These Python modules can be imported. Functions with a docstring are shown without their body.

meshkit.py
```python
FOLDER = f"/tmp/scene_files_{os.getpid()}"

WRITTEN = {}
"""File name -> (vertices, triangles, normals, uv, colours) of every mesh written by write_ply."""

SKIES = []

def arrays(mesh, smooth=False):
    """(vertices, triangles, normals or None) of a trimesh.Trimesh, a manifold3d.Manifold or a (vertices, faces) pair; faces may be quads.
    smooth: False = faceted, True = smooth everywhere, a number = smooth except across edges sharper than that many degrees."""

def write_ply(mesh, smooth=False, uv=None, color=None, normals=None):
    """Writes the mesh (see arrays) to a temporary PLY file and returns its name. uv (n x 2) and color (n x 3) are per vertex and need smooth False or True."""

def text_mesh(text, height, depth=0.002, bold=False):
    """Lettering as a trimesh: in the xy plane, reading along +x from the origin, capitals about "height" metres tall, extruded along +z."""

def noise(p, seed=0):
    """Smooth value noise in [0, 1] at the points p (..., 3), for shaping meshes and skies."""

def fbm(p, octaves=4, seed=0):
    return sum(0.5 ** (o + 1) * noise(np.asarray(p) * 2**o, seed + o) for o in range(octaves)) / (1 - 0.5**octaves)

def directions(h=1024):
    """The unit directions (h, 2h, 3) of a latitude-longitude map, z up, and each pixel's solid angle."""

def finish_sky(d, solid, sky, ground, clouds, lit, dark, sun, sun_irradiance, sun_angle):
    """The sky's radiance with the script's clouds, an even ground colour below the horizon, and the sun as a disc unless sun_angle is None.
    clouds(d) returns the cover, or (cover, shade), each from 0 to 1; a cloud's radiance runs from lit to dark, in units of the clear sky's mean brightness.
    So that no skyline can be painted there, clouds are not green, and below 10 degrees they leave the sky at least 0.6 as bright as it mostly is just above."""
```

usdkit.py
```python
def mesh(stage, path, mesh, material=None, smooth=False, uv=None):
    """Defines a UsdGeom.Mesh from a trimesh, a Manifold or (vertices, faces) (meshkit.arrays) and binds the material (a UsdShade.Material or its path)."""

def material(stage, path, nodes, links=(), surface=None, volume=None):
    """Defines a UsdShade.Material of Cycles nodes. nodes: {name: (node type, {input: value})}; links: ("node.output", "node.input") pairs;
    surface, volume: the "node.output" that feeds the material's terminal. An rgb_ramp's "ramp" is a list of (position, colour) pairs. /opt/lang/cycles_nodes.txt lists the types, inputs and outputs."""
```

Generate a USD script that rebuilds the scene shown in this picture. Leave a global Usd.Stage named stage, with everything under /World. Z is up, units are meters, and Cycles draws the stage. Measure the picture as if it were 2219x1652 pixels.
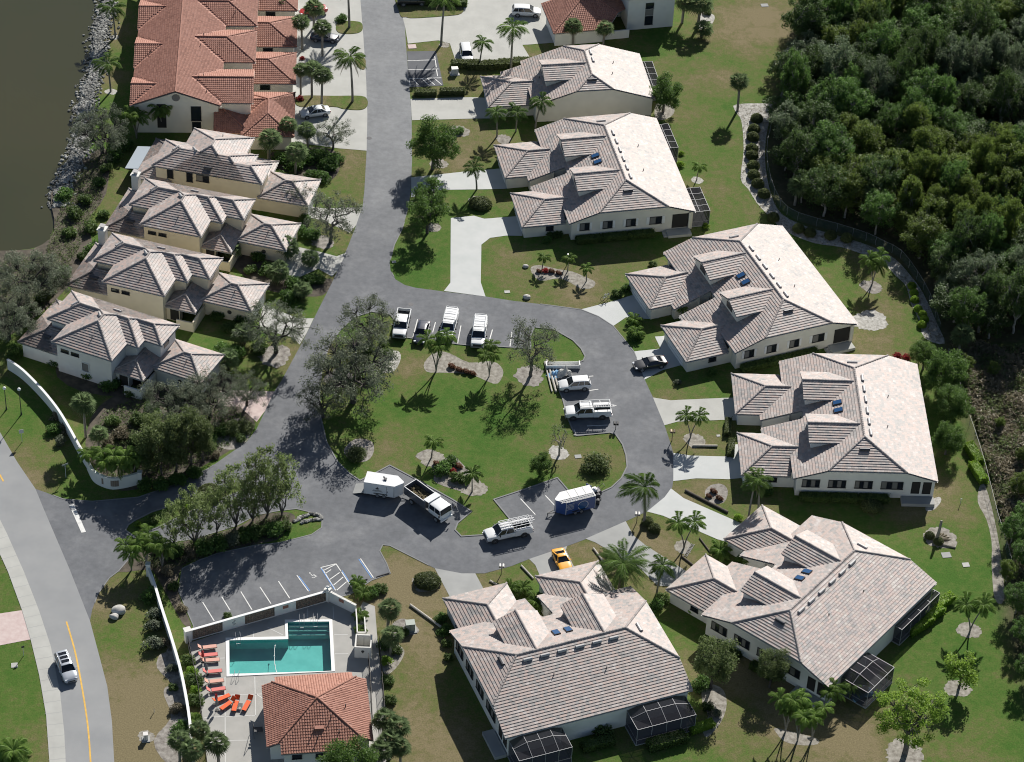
import math, random, numpy as np, trimesh, shapely, usdkit, meshkit
from shapely.geometry import Polygon, LineString, Point, box as sbox
from shapely.ops import unary_union
from pxr import Usd, UsdGeom, UsdLux, UsdShade, Sdf, Gf, Vt

stage = Usd.Stage.CreateInMemory()
UsdGeom.SetStageUpAxis(stage, UsdGeom.Tokens.z)
UsdGeom.SetStageMetersPerUnit(stage, 1.0)
UsdGeom.Xform.Define(stage, '/World')
stage.SetDefaultPrim(stage.GetPrimAtPath('/World'))
UsdGeom.Scope.Define(stage, '/World/Looks')
PI = math.pi

# ---------------------------------------------------------------- camera, sky, sun, exposure
ALT, PITCH, FOC, ROLL = 252.0, math.radians(39.79), 6127.277, 0.0513598
cam = UsdGeom.Camera.Define(stage, '/World/camera')
_f = np.array([0, math.cos(PITCH), -math.sin(PITCH)]); _r = np.array([1.0, 0, 0]); _u = np.cross(_r, _f)
_r2 = math.cos(ROLL) * _r + math.sin(ROLL) * _u; _u2 = -math.sin(ROLL) * _r + math.cos(ROLL) * _u
EYE = np.array([0, -ALT / math.tan(PITCH), ALT])
_m = np.eye(4); _m[0, :3], _m[1, :3], _m[2, :3], _m[3, :3] = _r2, _u2, -_f, EYE
cam.AddTransformOp().Set(Gf.Matrix4d(_m))
cam.CreateHorizontalApertureAttr(36.0); cam.CreateVerticalApertureAttr(36.0 * 762 / 1024)
cam.CreateFocalLengthAttr(36.0 * FOC / 2219)
cam.CreateClippingRangeAttr(Gf.Vec2f(5, 3000))
cam.CreateExposureAttr(0.45)
SUN_AZ, SUN_EL = math.radians(18.0), math.radians(35.0)
sky = UsdLux.DomeLight.Define(stage, '/World/sky')
skym = usdkit.material(stage, '/World/Looks/sky_light', {'s': ('sky_texture', {'sky_type': 'single_scattering', 'sun_disc': False, 'sun_elevation': SUN_EL, 'sun_rotation': SUN_AZ}),
    'b': ('background_shader', {'strength': 0.05})}, [('s.color', 'b.color')], surface='b.background')
UsdShade.MaterialBindingAPI.Apply(sky.GetPrim()).Bind(skym)
sun = UsdLux.DistantLight.Define(stage, '/World/sun')
sun.CreateNormalizeAttr(True); sun.CreateIntensityAttr(1.25); sun.CreateAngleAttr(0.53); sun.CreateColorAttr(Gf.Vec3f(1.0, 0.96, 0.90))
_d = np.array([math.sin(SUN_AZ) * math.cos(SUN_EL), math.cos(SUN_AZ) * math.cos(SUN_EL), math.sin(SUN_EL)])
_x = np.cross([0, 0, 1.0], _d); _x /= np.linalg.norm(_x); _y = np.cross(_d, _x)
_m = np.eye(4); _m[0, :3], _m[1, :3], _m[2, :3] = _x, _y, _d
sun.AddTransformOp().Set(Gf.Matrix4d(_m))

# ---------------------------------------------------------------- survey: a point of the aerial photograph to the ground (metres)
def at(vx, vy, z=0.0):
    px, py = vx - 1109.5, vy - 826.0
    c, s = math.cos(ROLL), math.sin(ROLL)
    a, b = (c * px + s * py) / FOC, (-s * px + c * py) / FOC
    d = np.array([a, math.cos(PITCH) - b * math.sin(PITCH), -math.sin(PITCH) - b * math.cos(PITCH)])
    t = (z - ALT) / d[2]
    return np.array([d[0] * t, EYE[1] + d[1] * t, z])
def sheet(c, r, *pts):                  # survey sheets: column, row, points on that sheet -> survey points
    return [(554.6 * c + x / 3.9957, 413.35 * r + y / 3.9957) for x, y in pts]
def ground(pts, z=0.0):
    return [tuple(at(x, y, z)[:2]) for x, y in pts]
def heading(a, b):
    p, q = at(*a), at(*b)
    return math.atan2(q[1] - p[1], q[0] - p[0])

# ---------------------------------------------------------------- prim helpers
used = {}
def numbered(parent, name):
    k = (parent, name); n = used.get(k, 0); used[k] = n + 1
    return f'{parent}/{name}' if n == 0 else f'{parent}/{name}_{n:03d}'
def tag(p, label=None, cat=None, group=None, kind=None):
    for k, v in (('label', label), ('category', cat), ('group', group), ('kind', kind)):
        if v: p.SetCustomDataByKey(k, v)
    return p
def path_of(parent):
    return '/World' if parent is None else str(parent.GetPath())
def thing(name, label, cat, loc=(0, 0, 0), rz=0.0, group=None, scale=None):
    x = UsdGeom.Xform.Define(stage, numbered('/World', name))
    x.AddTranslateOp().Set(Gf.Vec3d(*map(float, loc))); x.AddRotateZOp().Set(math.degrees(rz))
    if scale is not None: x.AddScaleOp().Set(Gf.Vec3f(*([scale] * 3 if np.ndim(scale) == 0 else scale)))
    return tag(x.GetPrim(), label, cat, group)
TONED, TRNG = set(), np.random.default_rng(2024)
def obj(name, mesh, mat, parent=None, label=None, cat=None, group=None, kind=None, smooth=False):
    pieces = mesh.k if isinstance(mesh, MB) else None
    if isinstance(mesh, MB): mesh = mesh.done()
    if str(mat.GetPath()) in TONED and not smooth and np.asarray(mesh[1]).max() + 1 < len(mesh[0]): mesh = (np.asarray(mesh[0])[:np.asarray(mesh[1]).max() + 1], mesh[1]); pieces = None
    m = usdkit.mesh(stage, numbered(path_of(parent), name), mesh, mat, smooth)
    if str(mat.GetPath()) in TONED and not smooth:      # one random tone per leaf, tile or stone
        nv = len(mesh[0]); q = np.asarray(mesh[1])
        t = np.repeat(TRNG.random(len(pieces)), pieces) if pieces else np.repeat(TRNG.random(nv // 4), 4) if q.shape[1] == 4 and nv == 4 * len(q) else np.full(nv, TRNG.random())
        UsdGeom.PrimvarsAPI(m).CreatePrimvar('tone', Sdf.ValueTypeNames.FloatArray, 'vertex').Set(Vt.FloatArray.FromNumpy(t.astype(np.float32)))
    return tag(m.GetPrim(), label, cat, group, kind)
protos = {}
def copy_of(proto_path, name, label, cat, loc, rz=0.0, group=None, scale=1.0, tilt=None):
    x = UsdGeom.Xform.Define(stage, numbered('/World', name))
    x.AddTranslateOp().Set(Gf.Vec3d(*map(float, loc))); x.AddRotateZOp().Set(math.degrees(rz))
    if tilt: x.AddRotateXOp().Set(float(tilt))
    x.AddScaleOp().Set(Gf.Vec3f(*([float(scale)] * 3 if np.ndim(scale) == 0 else map(float, scale))))
    p = x.GetPrim(); p.GetReferences().AddInternalReference(proto_path); p.SetInstanceable(True)
    return tag(p, label, cat, group)
def proto(name):
    p = f'/World/Looks/kinds/{name}'
    if not stage.GetPrimAtPath('/World/Looks/kinds'): stage.CreateClassPrim('/World/Looks/kinds')
    return stage.CreateClassPrim(p) if False else UsdGeom.Xform.Define(stage, p).GetPrim()

class MB:
    """A mesh being collected from boxes, bars, tubes and sheets."""
    def __init__(s): s.v, s.f, s.n, s.k = [], [], 0, []
    def add(s, v, f):
        v = np.asarray(v, float); f = np.asarray(f, int)
        if len(v) == 0 or len(f) == 0: return s
        if f.shape[1] == 4: f = np.vstack([f[:, [0, 1, 2]], f[:, [0, 2, 3]]])
        s.v.append(v); s.f.append(f + s.n); s.n += len(v); s.k.append(len(v)); return s
    def tm(s, m): return s.add(m.vertices, m.faces)
    def box(s, c, size, rz=0.0, rx=0.0, ry=0.0):
        x, y, z = np.array(size, float) / 2
        v = np.array([[i * x, j * y, k * z] for i in (-1, 1) for j in (-1, 1) for k in (-1, 1)])
        if rx: v = v @ rot(rx, 0).T
        if ry: v = v @ rot(ry, 1).T
        if rz: v = v @ rot(rz, 2).T
        return s.add(v + c, [[0, 1, 3, 2], [4, 6, 7, 5], [0, 4, 5, 1], [2, 3, 7, 6], [0, 2, 6, 4], [1, 5, 7, 3]])
    def quad(s, *p): return s.add(p, [[0, 1, 2, 3]])
    def poly(s, pts, z):                          # flat polygon (shapely or points)
        P = pts if hasattr(pts, 'geom_type') else Polygon(pts)
        for g in parts_of(P):
            v, f = trimesh.creation.triangulate_polygon(g, engine='earcut')
            zz = z(v) if callable(z) else np.full(len(v), z)
            a = v[f]; cr = (a[:, 1, 0] - a[:, 0, 0]) * (a[:, 2, 1] - a[:, 0, 1]) - (a[:, 1, 1] - a[:, 0, 1]) * (a[:, 2, 0] - a[:, 0, 0])
            f = np.where(cr[:, None] < 0, f[:, ::-1], f)
            s.add(np.c_[v, zz], f)
        return s
    def prism(s, pts, z0, z1):
        P = pts if hasattr(pts, 'geom_type') else Polygon(pts)
        for g in parts_of(P):
            m = trimesh.creation.extrude_polygon(g, z1 - z0, engine='earcut'); m.apply_translation([0, 0, z0]); s.tm(m)
        return s
    def tube(s, pts, rad, sides=6, cap=True):
        p = np.asarray(pts, float); n = len(p)
        r = np.broadcast_to(np.asarray(rad, float), (n,))
        t = np.gradient(p, axis=0); t /= np.linalg.norm(t, axis=1, keepdims=True) + 1e-12
        up = np.where(np.abs(t[:, 2:]) < 0.9, [0, 0, 1.0], [1.0, 0, 0])
        a = np.cross(t, up); a /= np.linalg.norm(a, axis=1, keepdims=True) + 1e-12; b = np.cross(t, a)
        an = np.arange(sides) * 2 * PI / sides
        v = (p[:, None] + r[:, None, None] * (np.cos(an)[None, :, None] * a[:, None] + np.sin(an)[None, :, None] * b[:, None])).reshape(-1, 3)
        q = []
        for i in range(n - 1):
            for j in range(sides):
                k = (j + 1) % sides
                q.append([i * sides + j, (i + 1) * sides + j, (i + 1) * sides + k, i * sides + k])
        s.add(v, q)
        if cap:
            s.add(np.vstack([v[-sides:], p[-1:]]), [[(j + 1) % sides, j, sides] for j in range(sides)])
            s.add(np.vstack([v[:sides], p[:1]]), [[j, (j + 1) % sides, sides] for j in range(sides)])
        return s
    def bar(s, a, b, w, h=None):
        a, b = np.asarray(a, float), np.asarray(b, float); d = b - a; L = np.linalg.norm(d)
        return s.box((a + b) / 2, (L, w, h or w), rz=math.atan2(d[1], d[0]), ry=-math.asin(d[2] / L) if L else 0)
    def cyl(s, c, r, h, sides=12, axis=2, r2=None):
        d = np.zeros(3); d[axis] = h / 2
        return s.tube([np.array(c) - d, np.array(c) + d], [r, r if r2 is None else r2], sides)
    def done(s):
        return (np.vstack(s.v), np.vstack(s.f)) if s.v else (np.zeros((3, 3)), np.array([[0, 1, 2]]))
    def moved(s, loc=(0, 0, 0), rz=0.0):
        v, f = s.done(); return (v @ rot(rz, 2).T + np.array(loc), f)
def rot(a, axis):
    c, s = math.cos(a), math.sin(a)
    return np.array([[[1, 0, 0], [0, c, -s], [0, s, c]], [[c, 0, s], [0, 1, 0], [-s, 0, c]], [[c, -s, 0], [s, c, 0], [0, 0, 1]]][axis], float)
def parts_of(g):
    if g.is_empty: return []
    if g.geom_type == 'Polygon': return [g] if g.area > 1e-5 else []
    return [p for q in getattr(g, 'geoms', []) for p in parts_of(q)]
def ribbon(pts, w):                       # a line of points -> polygon strip
    return LineString(pts).buffer(w / 2, cap_style='flat', join_style='round')
def smooth_line(pts, k=6, closed=False):
    p = np.array(pts, float); n = len(p); out = []
    for i in range(n if closed else n - 1):
        a, b, c, d = (p[(i + j) % n] if closed else p[min(max(i + j, 0), n - 1)] for j in (-1, 0, 1, 2))
        for t in np.arange(k) / k:
            out.append(0.5 * (2 * b + (c - a) * t + (2 * a - 5 * b + 4 * c - d) * t * t + (3 * b - a - 3 * c + d) * t ** 3))
    if not closed: out.append(p[-1])
    return [tuple(x) for x in out]

# ---------------------------------------------------------------- materials
def lk(name): return '/World/Looks/' + name
def mat(name, color, rough=0.6, var=0.0, scale=3.0, metal=0.0, spec=0.5, bump=0.0, bscale=40.0, island=0.0, coat=0.0, col2=None, detail=4):
    """Principled colour; var: light-dark noise in world space; col2: second colour mixed by noise; island: per-piece variation; bump: fine relief."""
    n, l = {'p': ('principled_bsdf', {'base_color': color, 'roughness': rough, 'metallic': metal, 'specular_ior_level': spec, 'coat_weight': coat})}, []
    src = None
    if var or col2 is not None or bump:
        n['tc'] = ('geometry', {})
    if col2 is not None or var:
        c2 = col2 if col2 is not None else tuple(min(1, c * (1 + var)) for c in color)
        c1 = color if col2 is not None else tuple(c * (1 - var) for c in color)
        n['n'] = ('noise_texture', {'scale': scale, 'detail': detail, 'roughness': 0.6}); l.append(('tc.position', 'n.vector'))
        n['r'] = ('rgb_ramp', {'ramp': [(0.0, c1), (0.32, c1), (0.68, c2), (1.0, c2)]}); l.append(('n.fac', 'r.fac')); src = 'r.color'
    if island:
        TONED.add(lk(name)); n['g'] = ('attribute', {'attribute': 'tone'}); n['mr'] = ('map_range', {'from_min': 0.0, 'from_max': 1.0, 'to_min': 1 - island, 'to_max': 1 + island}); n['h'] = ('hsv', {'hue': 0.5, 'saturation': 1.0, 'fac': 1.0, 'color': color})
        l += [('g.fac', 'mr.value'), ('mr.result', 'h.value')]
        if src: l.append((src, 'h.color'))
        src = 'h.color'
    if src: l.append((src, 'p.base_color'))
    if bump:
        n['bn'] = ('noise_texture', {'scale': bscale, 'detail': 3}); n['b'] = ('bump', {'strength': bump, 'distance': 0.03})
        l += [('tc.position', 'bn.vector'), ('bn.fac', 'b.height'), ('b.normal', 'p.normal')]
    return usdkit.material(stage, lk(name), n, l, surface='p.BSDF')
def leaf_mat(name, dark, light, trans=0.35, rough=0.55):
    TONED.add(lk(name))
    n = {'g': ('geometry', {}), 'ti': ('attribute', {'attribute': 'tone'}), 'r': ('rgb_ramp', {'ramp': [(0.0, dark), (1.0, light)]}), 'n': ('noise_texture', {'scale': 0.9, 'detail': 2}), 'o': ('object_info', {}),
         'a': ('math', {'math_type': 'multiply_add', 'value2': 0.55, 'value3': 0.0}), 'b': ('math', {'math_type': 'multiply_add', 'value2': 0.9, 'value3': -0.22}), 'c': ('math', {'math_type': 'add', 'use_clamp': True}),
         'hv': ('map_range', {'from_min': 0.0, 'from_max': 1.0, 'to_min': 0.82, 'to_max': 1.18}), 'h': ('hsv', {'hue': 0.5, 'saturation': 1.0, 'fac': 1.0}),
         'p': ('principled_bsdf', {'roughness': rough, 'specular_ior_level': 0.35}), 't': ('translucent_bsdf', {}), 'm': ('mix_closure', {'fac': trans})}
    l = [('ti.fac', 'a.value1'), ('g.position', 'n.vector'), ('n.fac', 'b.value1'), ('a.value', 'c.value1'), ('b.value', 'c.value2'), ('c.value', 'r.fac'), ('r.color', 'h.color'),
         ('o.random', 'hv.value'), ('hv.result', 'h.value'), ('h.color', 'p.base_color'), ('h.color', 't.color'), ('p.BSDF', 'm.closure1'), ('t.BSDF', 'm.closure2')]
    return usdkit.material(stage, lk(name), n, l, surface='m.closure')
def tile_mat(name, cols, rough=0.75):
    TONED.add(lk(name))
    n = {'g': ('geometry', {}), 'ti': ('attribute', {'attribute': 'tone'}), 'r': ('rgb_ramp', {'ramp': [(i / (len(cols) - 1), c) for i, c in enumerate(cols)]}), 'n': ('noise_texture', {'scale': 0.45, 'detail': 5, 'roughness': 0.7}),
         'a': ('math', {'math_type': 'multiply_add', 'value2': 0.80, 'value3': 0.0}), 'b': ('math', {'math_type': 'multiply_add', 'value2': 1.3, 'value3': -0.55}), 'c': ('math', {'math_type': 'add', 'use_clamp': True}),
         'f': ('noise_texture', {'scale': 9.0, 'detail': 3}), 'fr': ('map_range', {'from_min': 0.3, 'from_max': 0.7, 'to_min': 0.86, 'to_max': 1.1}), 'h': ('hsv', {'hue': 0.5, 'saturation': 1.0, 'fac': 1.0}),
         'p': ('principled_bsdf', {'roughness': rough, 'specular_ior_level': 0.5})}
    l = [('ti.fac', 'a.value1'), ('g.position', 'n.vector'), ('g.position', 'f.vector'), ('n.fac', 'b.value1'), ('a.value', 'c.value1'), ('b.value', 'c.value2'), ('c.value', 'r.fac'), ('r.color', 'h.color'),
         ('f.fac', 'fr.value'), ('fr.result', 'h.value'), ('h.color', 'p.base_color')]
    return usdkit.material(stage, lk(name), n, l, surface='p.BSDF')
M = {}
M['asphalt_dark'] = mat('asphalt_dark', (0.075, 0.08, 0.09), 0.9, col2=(0.115, 0.12, 0.13), scale=0.22, bump=0.3, bscale=60, detail=8)
M['asphalt_mid'] = mat('asphalt_mid', (0.125, 0.13, 0.138), 0.9, col2=(0.165, 0.168, 0.172), scale=0.25, bump=0.3, bscale=60, detail=8)
M['asphalt_pale'] = mat('asphalt_pale', (0.185, 0.19, 0.195), 0.9, col2=(0.225, 0.226, 0.225), scale=0.2, bump=0.3, bscale=60, detail=8)
M['street'] = mat('street_asphalt', (0.235, 0.242, 0.247), 0.9, col2=(0.285, 0.29, 0.29), scale=0.18, bump=0.3, bscale=60, detail=8)
M['concrete'] = mat('pale_concrete', (0.36, 0.36, 0.335), 0.85, col2=(0.43, 0.43, 0.40), scale=0.35, bump=0.2, detail=7)
M['concrete_white'] = mat('white_concrete', (0.42, 0.44, 0.43), 0.8, col2=(0.49, 0.50, 0.49), scale=0.3, bump=0.2, detail=7)
M['concrete_grey'] = mat('grey_concrete', (0.27, 0.275, 0.27), 0.85, col2=(0.34, 0.345, 0.335), scale=0.3, bump=0.2, detail=7)
M['deck'] = mat('deck_concrete', (0.31, 0.305, 0.285), 0.85, col2=(0.37, 0.36, 0.335), scale=0.5, bump=0.2, detail=7)
M['joint'] = mat('joint_white', (0.55, 0.55, 0.53), 0.8)
M['pink_paver'] = mat('pink_pavers', (0.47, 0.36, 0.34), 0.85, col2=(0.55, 0.46, 0.43), scale=1.5, detail=8)
M['paint_white'] = mat('road_paint_white', (0.62, 0.62, 0.60), 0.7, var=0.16, scale=2.5)
M['paint_blue'] = mat('road_paint_blue', (0.10, 0.25, 0.55), 0.7, var=0.1)
M['paint_yellow'] = mat('road_paint_yellow', (0.62, 0.36, 0.045), 0.7, var=0.15, scale=2.0)
M['shell'] = mat('crushed_shell', (0.22, 0.21, 0.185), 0.95, col2=(0.50, 0.49, 0.455), scale=2.2, bump=0.8, bscale=14, detail=8)
M['mulch'] = mat('mulch_bed', (0.13, 0.115, 0.10), 0.95, col2=(0.34, 0.32, 0.29), scale=1.6, bump=0.8, bscale=14, detail=8)
M['mulch_pale'] = mat('pale_mulch', (0.15, 0.135, 0.11), 0.95, col2=(0.36, 0.34, 0.30), scale=1.8, bump=0.8, bscale=14, detail=8)
M['soil'] = mat('leaf_litter', (0.045, 0.038, 0.028), 0.95, col2=(0.12, 0.10, 0.075), scale=0.9, bump=0.8, bscale=10, detail=8)
M['wall_cream'] = mat('stucco_cream', (0.62, 0.555, 0.42), 0.85, var=0.05, scale=0.7, bump=0.1)
M['wall_white'] = mat('stucco_white', (0.66, 0.65, 0.61), 0.85, var=0.05, scale=0.7, bump=0.1)
M['wall_pale'] = mat('stucco_pale', (0.64, 0.61, 0.53), 0.85, var=0.05, scale=0.7, bump=0.1)
M['white'] = mat('white_trim', (0.72, 0.72, 0.70), 0.6)
M['fascia'] = mat('fascia_white', (0.60, 0.59, 0.56), 0.6)
M['glass'] = mat('window_glass', (0.012, 0.014, 0.018), 0.06, spec=0.6)
M['glass_blue'] = mat('skylight_glass', (0.02, 0.075, 0.19), 0.12, spec=0.6)
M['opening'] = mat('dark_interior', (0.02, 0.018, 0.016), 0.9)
M['frame_dark'] = mat('bronze_frame', (0.035, 0.033, 0.032), 0.5)
M['blind'] = mat('window_blind', (0.16, 0.155, 0.145), 0.8)
M['vent_dark'] = mat('vent_metal_dark', (0.045, 0.045, 0.05), 0.4, metal=0.3)
M['vent_light'] = mat('vent_metal_light', (0.36, 0.35, 0.345), 0.5)
M['roof_tile'] = tile_mat('blended_roof_tile', [(0.215, 0.20, 0.192), (0.275, 0.262, 0.252), (0.315, 0.268, 0.246), (0.365, 0.308, 0.282), (0.40, 0.298, 0.258), (0.385, 0.335, 0.31), (0.455, 0.41, 0.385)], 0.58)
M['roof_cap'] = tile_mat('roof_cap_tile', [(0.22, 0.20, 0.195), (0.31, 0.28, 0.265), (0.40, 0.35, 0.33)])
M['roof_deck'] = mat('roof_underlay', (0.05, 0.045, 0.042), 0.9)
M['clay_tile'] = tile_mat('clay_barrel_tile', [(0.27, 0.118, 0.080), (0.33, 0.150, 0.105), (0.39, 0.185, 0.130), (0.36, 0.175, 0.130)])
M['clay_cap'] = tile_mat('clay_cap_tile', [(0.24, 0.10, 0.070), (0.33, 0.145, 0.10)])
def screen_mat(name, col, fac):
    return usdkit.material(stage, lk(name), {'t': ('transparent_bsdf', {}), 'd': ('diffuse_bsdf', {'color': col}), 'm': ('mix_closure', {'fac': fac})}, [('t.BSDF', 'm.closure1'), ('d.BSDF', 'm.closure2')], surface='m.closure')
M['screen'] = screen_mat('insect_screen', (0.03, 0.03, 0.035), 0.72)
M['mesh_fence'] = screen_mat('chain_link', (0.10, 0.16, 0.14), 0.10)
M['alu'] = mat('white_aluminium', (0.55, 0.55, 0.55), 0.4); M['alu_grey'] = mat('grey_aluminium', (0.26, 0.26, 0.27), 0.5)
M['bronze'] = mat('bronze_aluminium', (0.05, 0.045, 0.042), 0.45, metal=0.3)
M['iron'] = mat('dark_iron', (0.03, 0.03, 0.033), 0.5)
M['steel'] = mat('bright_steel', (0.6, 0.6, 0.6), 0.25, metal=0.9)
M['wood_pale'] = mat('weathered_timber', (0.42, 0.39, 0.34), 0.8, var=0.15, scale=4)
M['wood_dark'] = mat('dark_timber', (0.09, 0.075, 0.06), 0.85, var=0.2, scale=4)
# ---------------------------------------------------------------- ground, water, roads
LAKE = [(245, -120), (225, -40), (222, 0), (217, 32), (203, 75), (200, 135), (190, 170), (178, 195), (170, 240), (162, 310), (147, 355), (128, 390), (117, 415), (115, 445), (118, 485), (110, 520), (75, 535), (0, 545), (-200, 560), (-600, 420), (-700, -200)]
OUTER = [(781, -30), (781, 0), (787, 75), (793.5, 175), (796, 250), (794.6, 325), (789.6, 413), (786, 446), (772, 488), (754.6, 533), (739.6, 568), (717, 618), (690, 671), (654.6, 743), (609.6, 826), (592, 852), (575, 890), (556, 930), (535, 957), (500, 982), (450, 1017), (380, 1050), (300, 1078), (200, 1087), (137, 1082), (100, 1068), (77, 1060), (92, 1097), (152, 1237), (195, 1346), (200, 1321), (212, 1288), (237, 1253), (257, 1238), (285, 1205), (330, 1182), (390, 1173), (420, 1168), (512, 1140), (555, 1117), (600, 1108), (642, 1103), (675, 1111), (698, 1128), (697, 1144), (675, 1159), (604, 1177), (554, 1182), (470, 1200), (430, 1215), (395, 1232), (387, 1281), (420, 1358), (409, 1390), (560, 1346), (710, 1301), (760, 1288), (805, 1258), (846, 1243), (838, 1222), (823, 1194), (829.6, 1181), (845, 1183), (895, 1208), (942, 1232), (1000, 1243), (1050, 1243), (1109, 1227), (1146.6, 1212), (1229, 1184), (1269, 1169), (1356.6, 1130), (1401.6, 1109), (1440, 1078), (1456.6, 1057), (1459, 1042), (1459, 982), (1451.6, 957), (1440, 922), (1415, 862), (1399, 827), (1374, 763), (1349, 731), (1329, 707), (1296.6, 686), (1259, 671), (1191.6, 662), (1109, 652), (1052, 643), (967, 633), (900, 624), (877, 618), (857, 606), (846, 586), (844.6, 568), (854.6, 531), (872, 496), (884.6, 453), (890, 413), (893, 350), (892, 250), (888, 200), (880, 100), (876, 37), (868, 0), (868, -30)]
ISLAND = [(732, 1002), (755, 1025), (780, 1042), (815, 1025), (844.6, 1009), (907, 1042), (980, 1083), (1022, 1109), (992, 1134), (986, 1149), (999.6, 1163), (1048, 1160), (1080, 1148), (1105, 1126), (1070, 1083), (1140, 1060), (1207.9, 1036), (1225, 1056), (1243, 1077), (1290, 1073), (1325, 1057), (1346.6, 1037), (1359, 1012), (1356.6, 987), (1349, 964), (1334, 942), (1321.6, 938), (1249, 945), (1240, 930), (1230, 905), (1219, 864), (1200, 820), (1181.6, 786), (1215, 787), (1252, 787), (1264, 782), (1268, 773), (1259, 756), (1241.6, 738), (1200, 714), (1158, 710), (1149, 730), (1150, 757), (1120, 754), (1004.6, 748), (940, 740), (879.6, 732), (868, 727), (860, 700), (845, 682), (805, 676), (768, 688), (738, 715), (712, 752), (698, 800), (692, 850), (695, 905), (708, 960)]
MEDIAN = [(272, 1150), (278, 1138), (290, 1130), (330, 1110), (410, 1084), (480, 1062), (520, 1050), (528, 1056), (520, 1066), (470, 1085), (400, 1115), (340, 1145), (305, 1157), (285, 1159)]
STREET = [(-300, 560), (-60, 850), (0, 937), (37.5, 1002), (77, 1060), (92, 1097), (152, 1237), (195, 1346), (215, 1421), (232.5, 1488), (242.5, 1563), (247.5, 1651), (249, 1800), (143, 1800), (142.5, 1651), (139, 1585), (130, 1501), (110, 1401), (85, 1325), (52, 1240), (15, 1157), (0, 1127), (-70, 1010), (-300, 660)]
WALK = [(-300, 660), (-70, 1010), (0, 1127), (15, 1157), (52, 1240), (85, 1325), (110, 1401), (130, 1501), (139, 1585), (142.5, 1651), (143, 1800), (107, 1800), (107, 1651), (100, 1551), (85, 1464), (67, 1389), (47, 1321), (17, 1239), (0, 1202), (-80, 1060), (-300, 720)]
DECK = [zp_ for zp_ in [(480 + x / 3.0933, 1560 + y / 3.0933) for x, y in [(110, 645), (700, 455), (1300, 272), (1545, 400), (1600, 290), (1700, 330), (1725, 640), (1790, 1180), (1800, 1850), (290, 1850), (245, 1400), (200, 1080), (120, 700)]]]
DECK = [(x * .78884, y * .78884) for x, y in DECK]
def pz(x, y): return ((480 + x / 3.0933) * 0.78884, (1560 + y / 3.0933) * 0.78884)
def area(name, pts, m, z, smooth=0, closed=True):
    P = ground(pts); P = smooth_line(P, smooth, True) if smooth else P
    g = Polygon(P).buffer(0)
    return obj(name, MB().poly(g, z), M[m] if isinstance(m, str) else m, kind='structure')
lake_w = Polygon(ground(LAKE)); deck_w = Polygon(ground(DECK)).buffer(0)
WOODS = [(1790, -120), (1765, 30), (1725, 110), (1715, 190), (1700, 240), (1680, 290), (1675, 350), (1690, 430), (1740, 470), (1815, 495), (1880, 515), (1935, 538), (1985, 590), (2020, 645), (2045, 715), (2070, 790), (2105, 890), (2128, 960), (2150, 1040), (2175, 1130), (2195, 1200), (2190, 1300), (2205, 1400), (2240, 1480), (2300, 1800), (3400, 1800), (3400, -200)]
woods_w = Polygon(ground(WOODS)).buffer(0)
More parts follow.
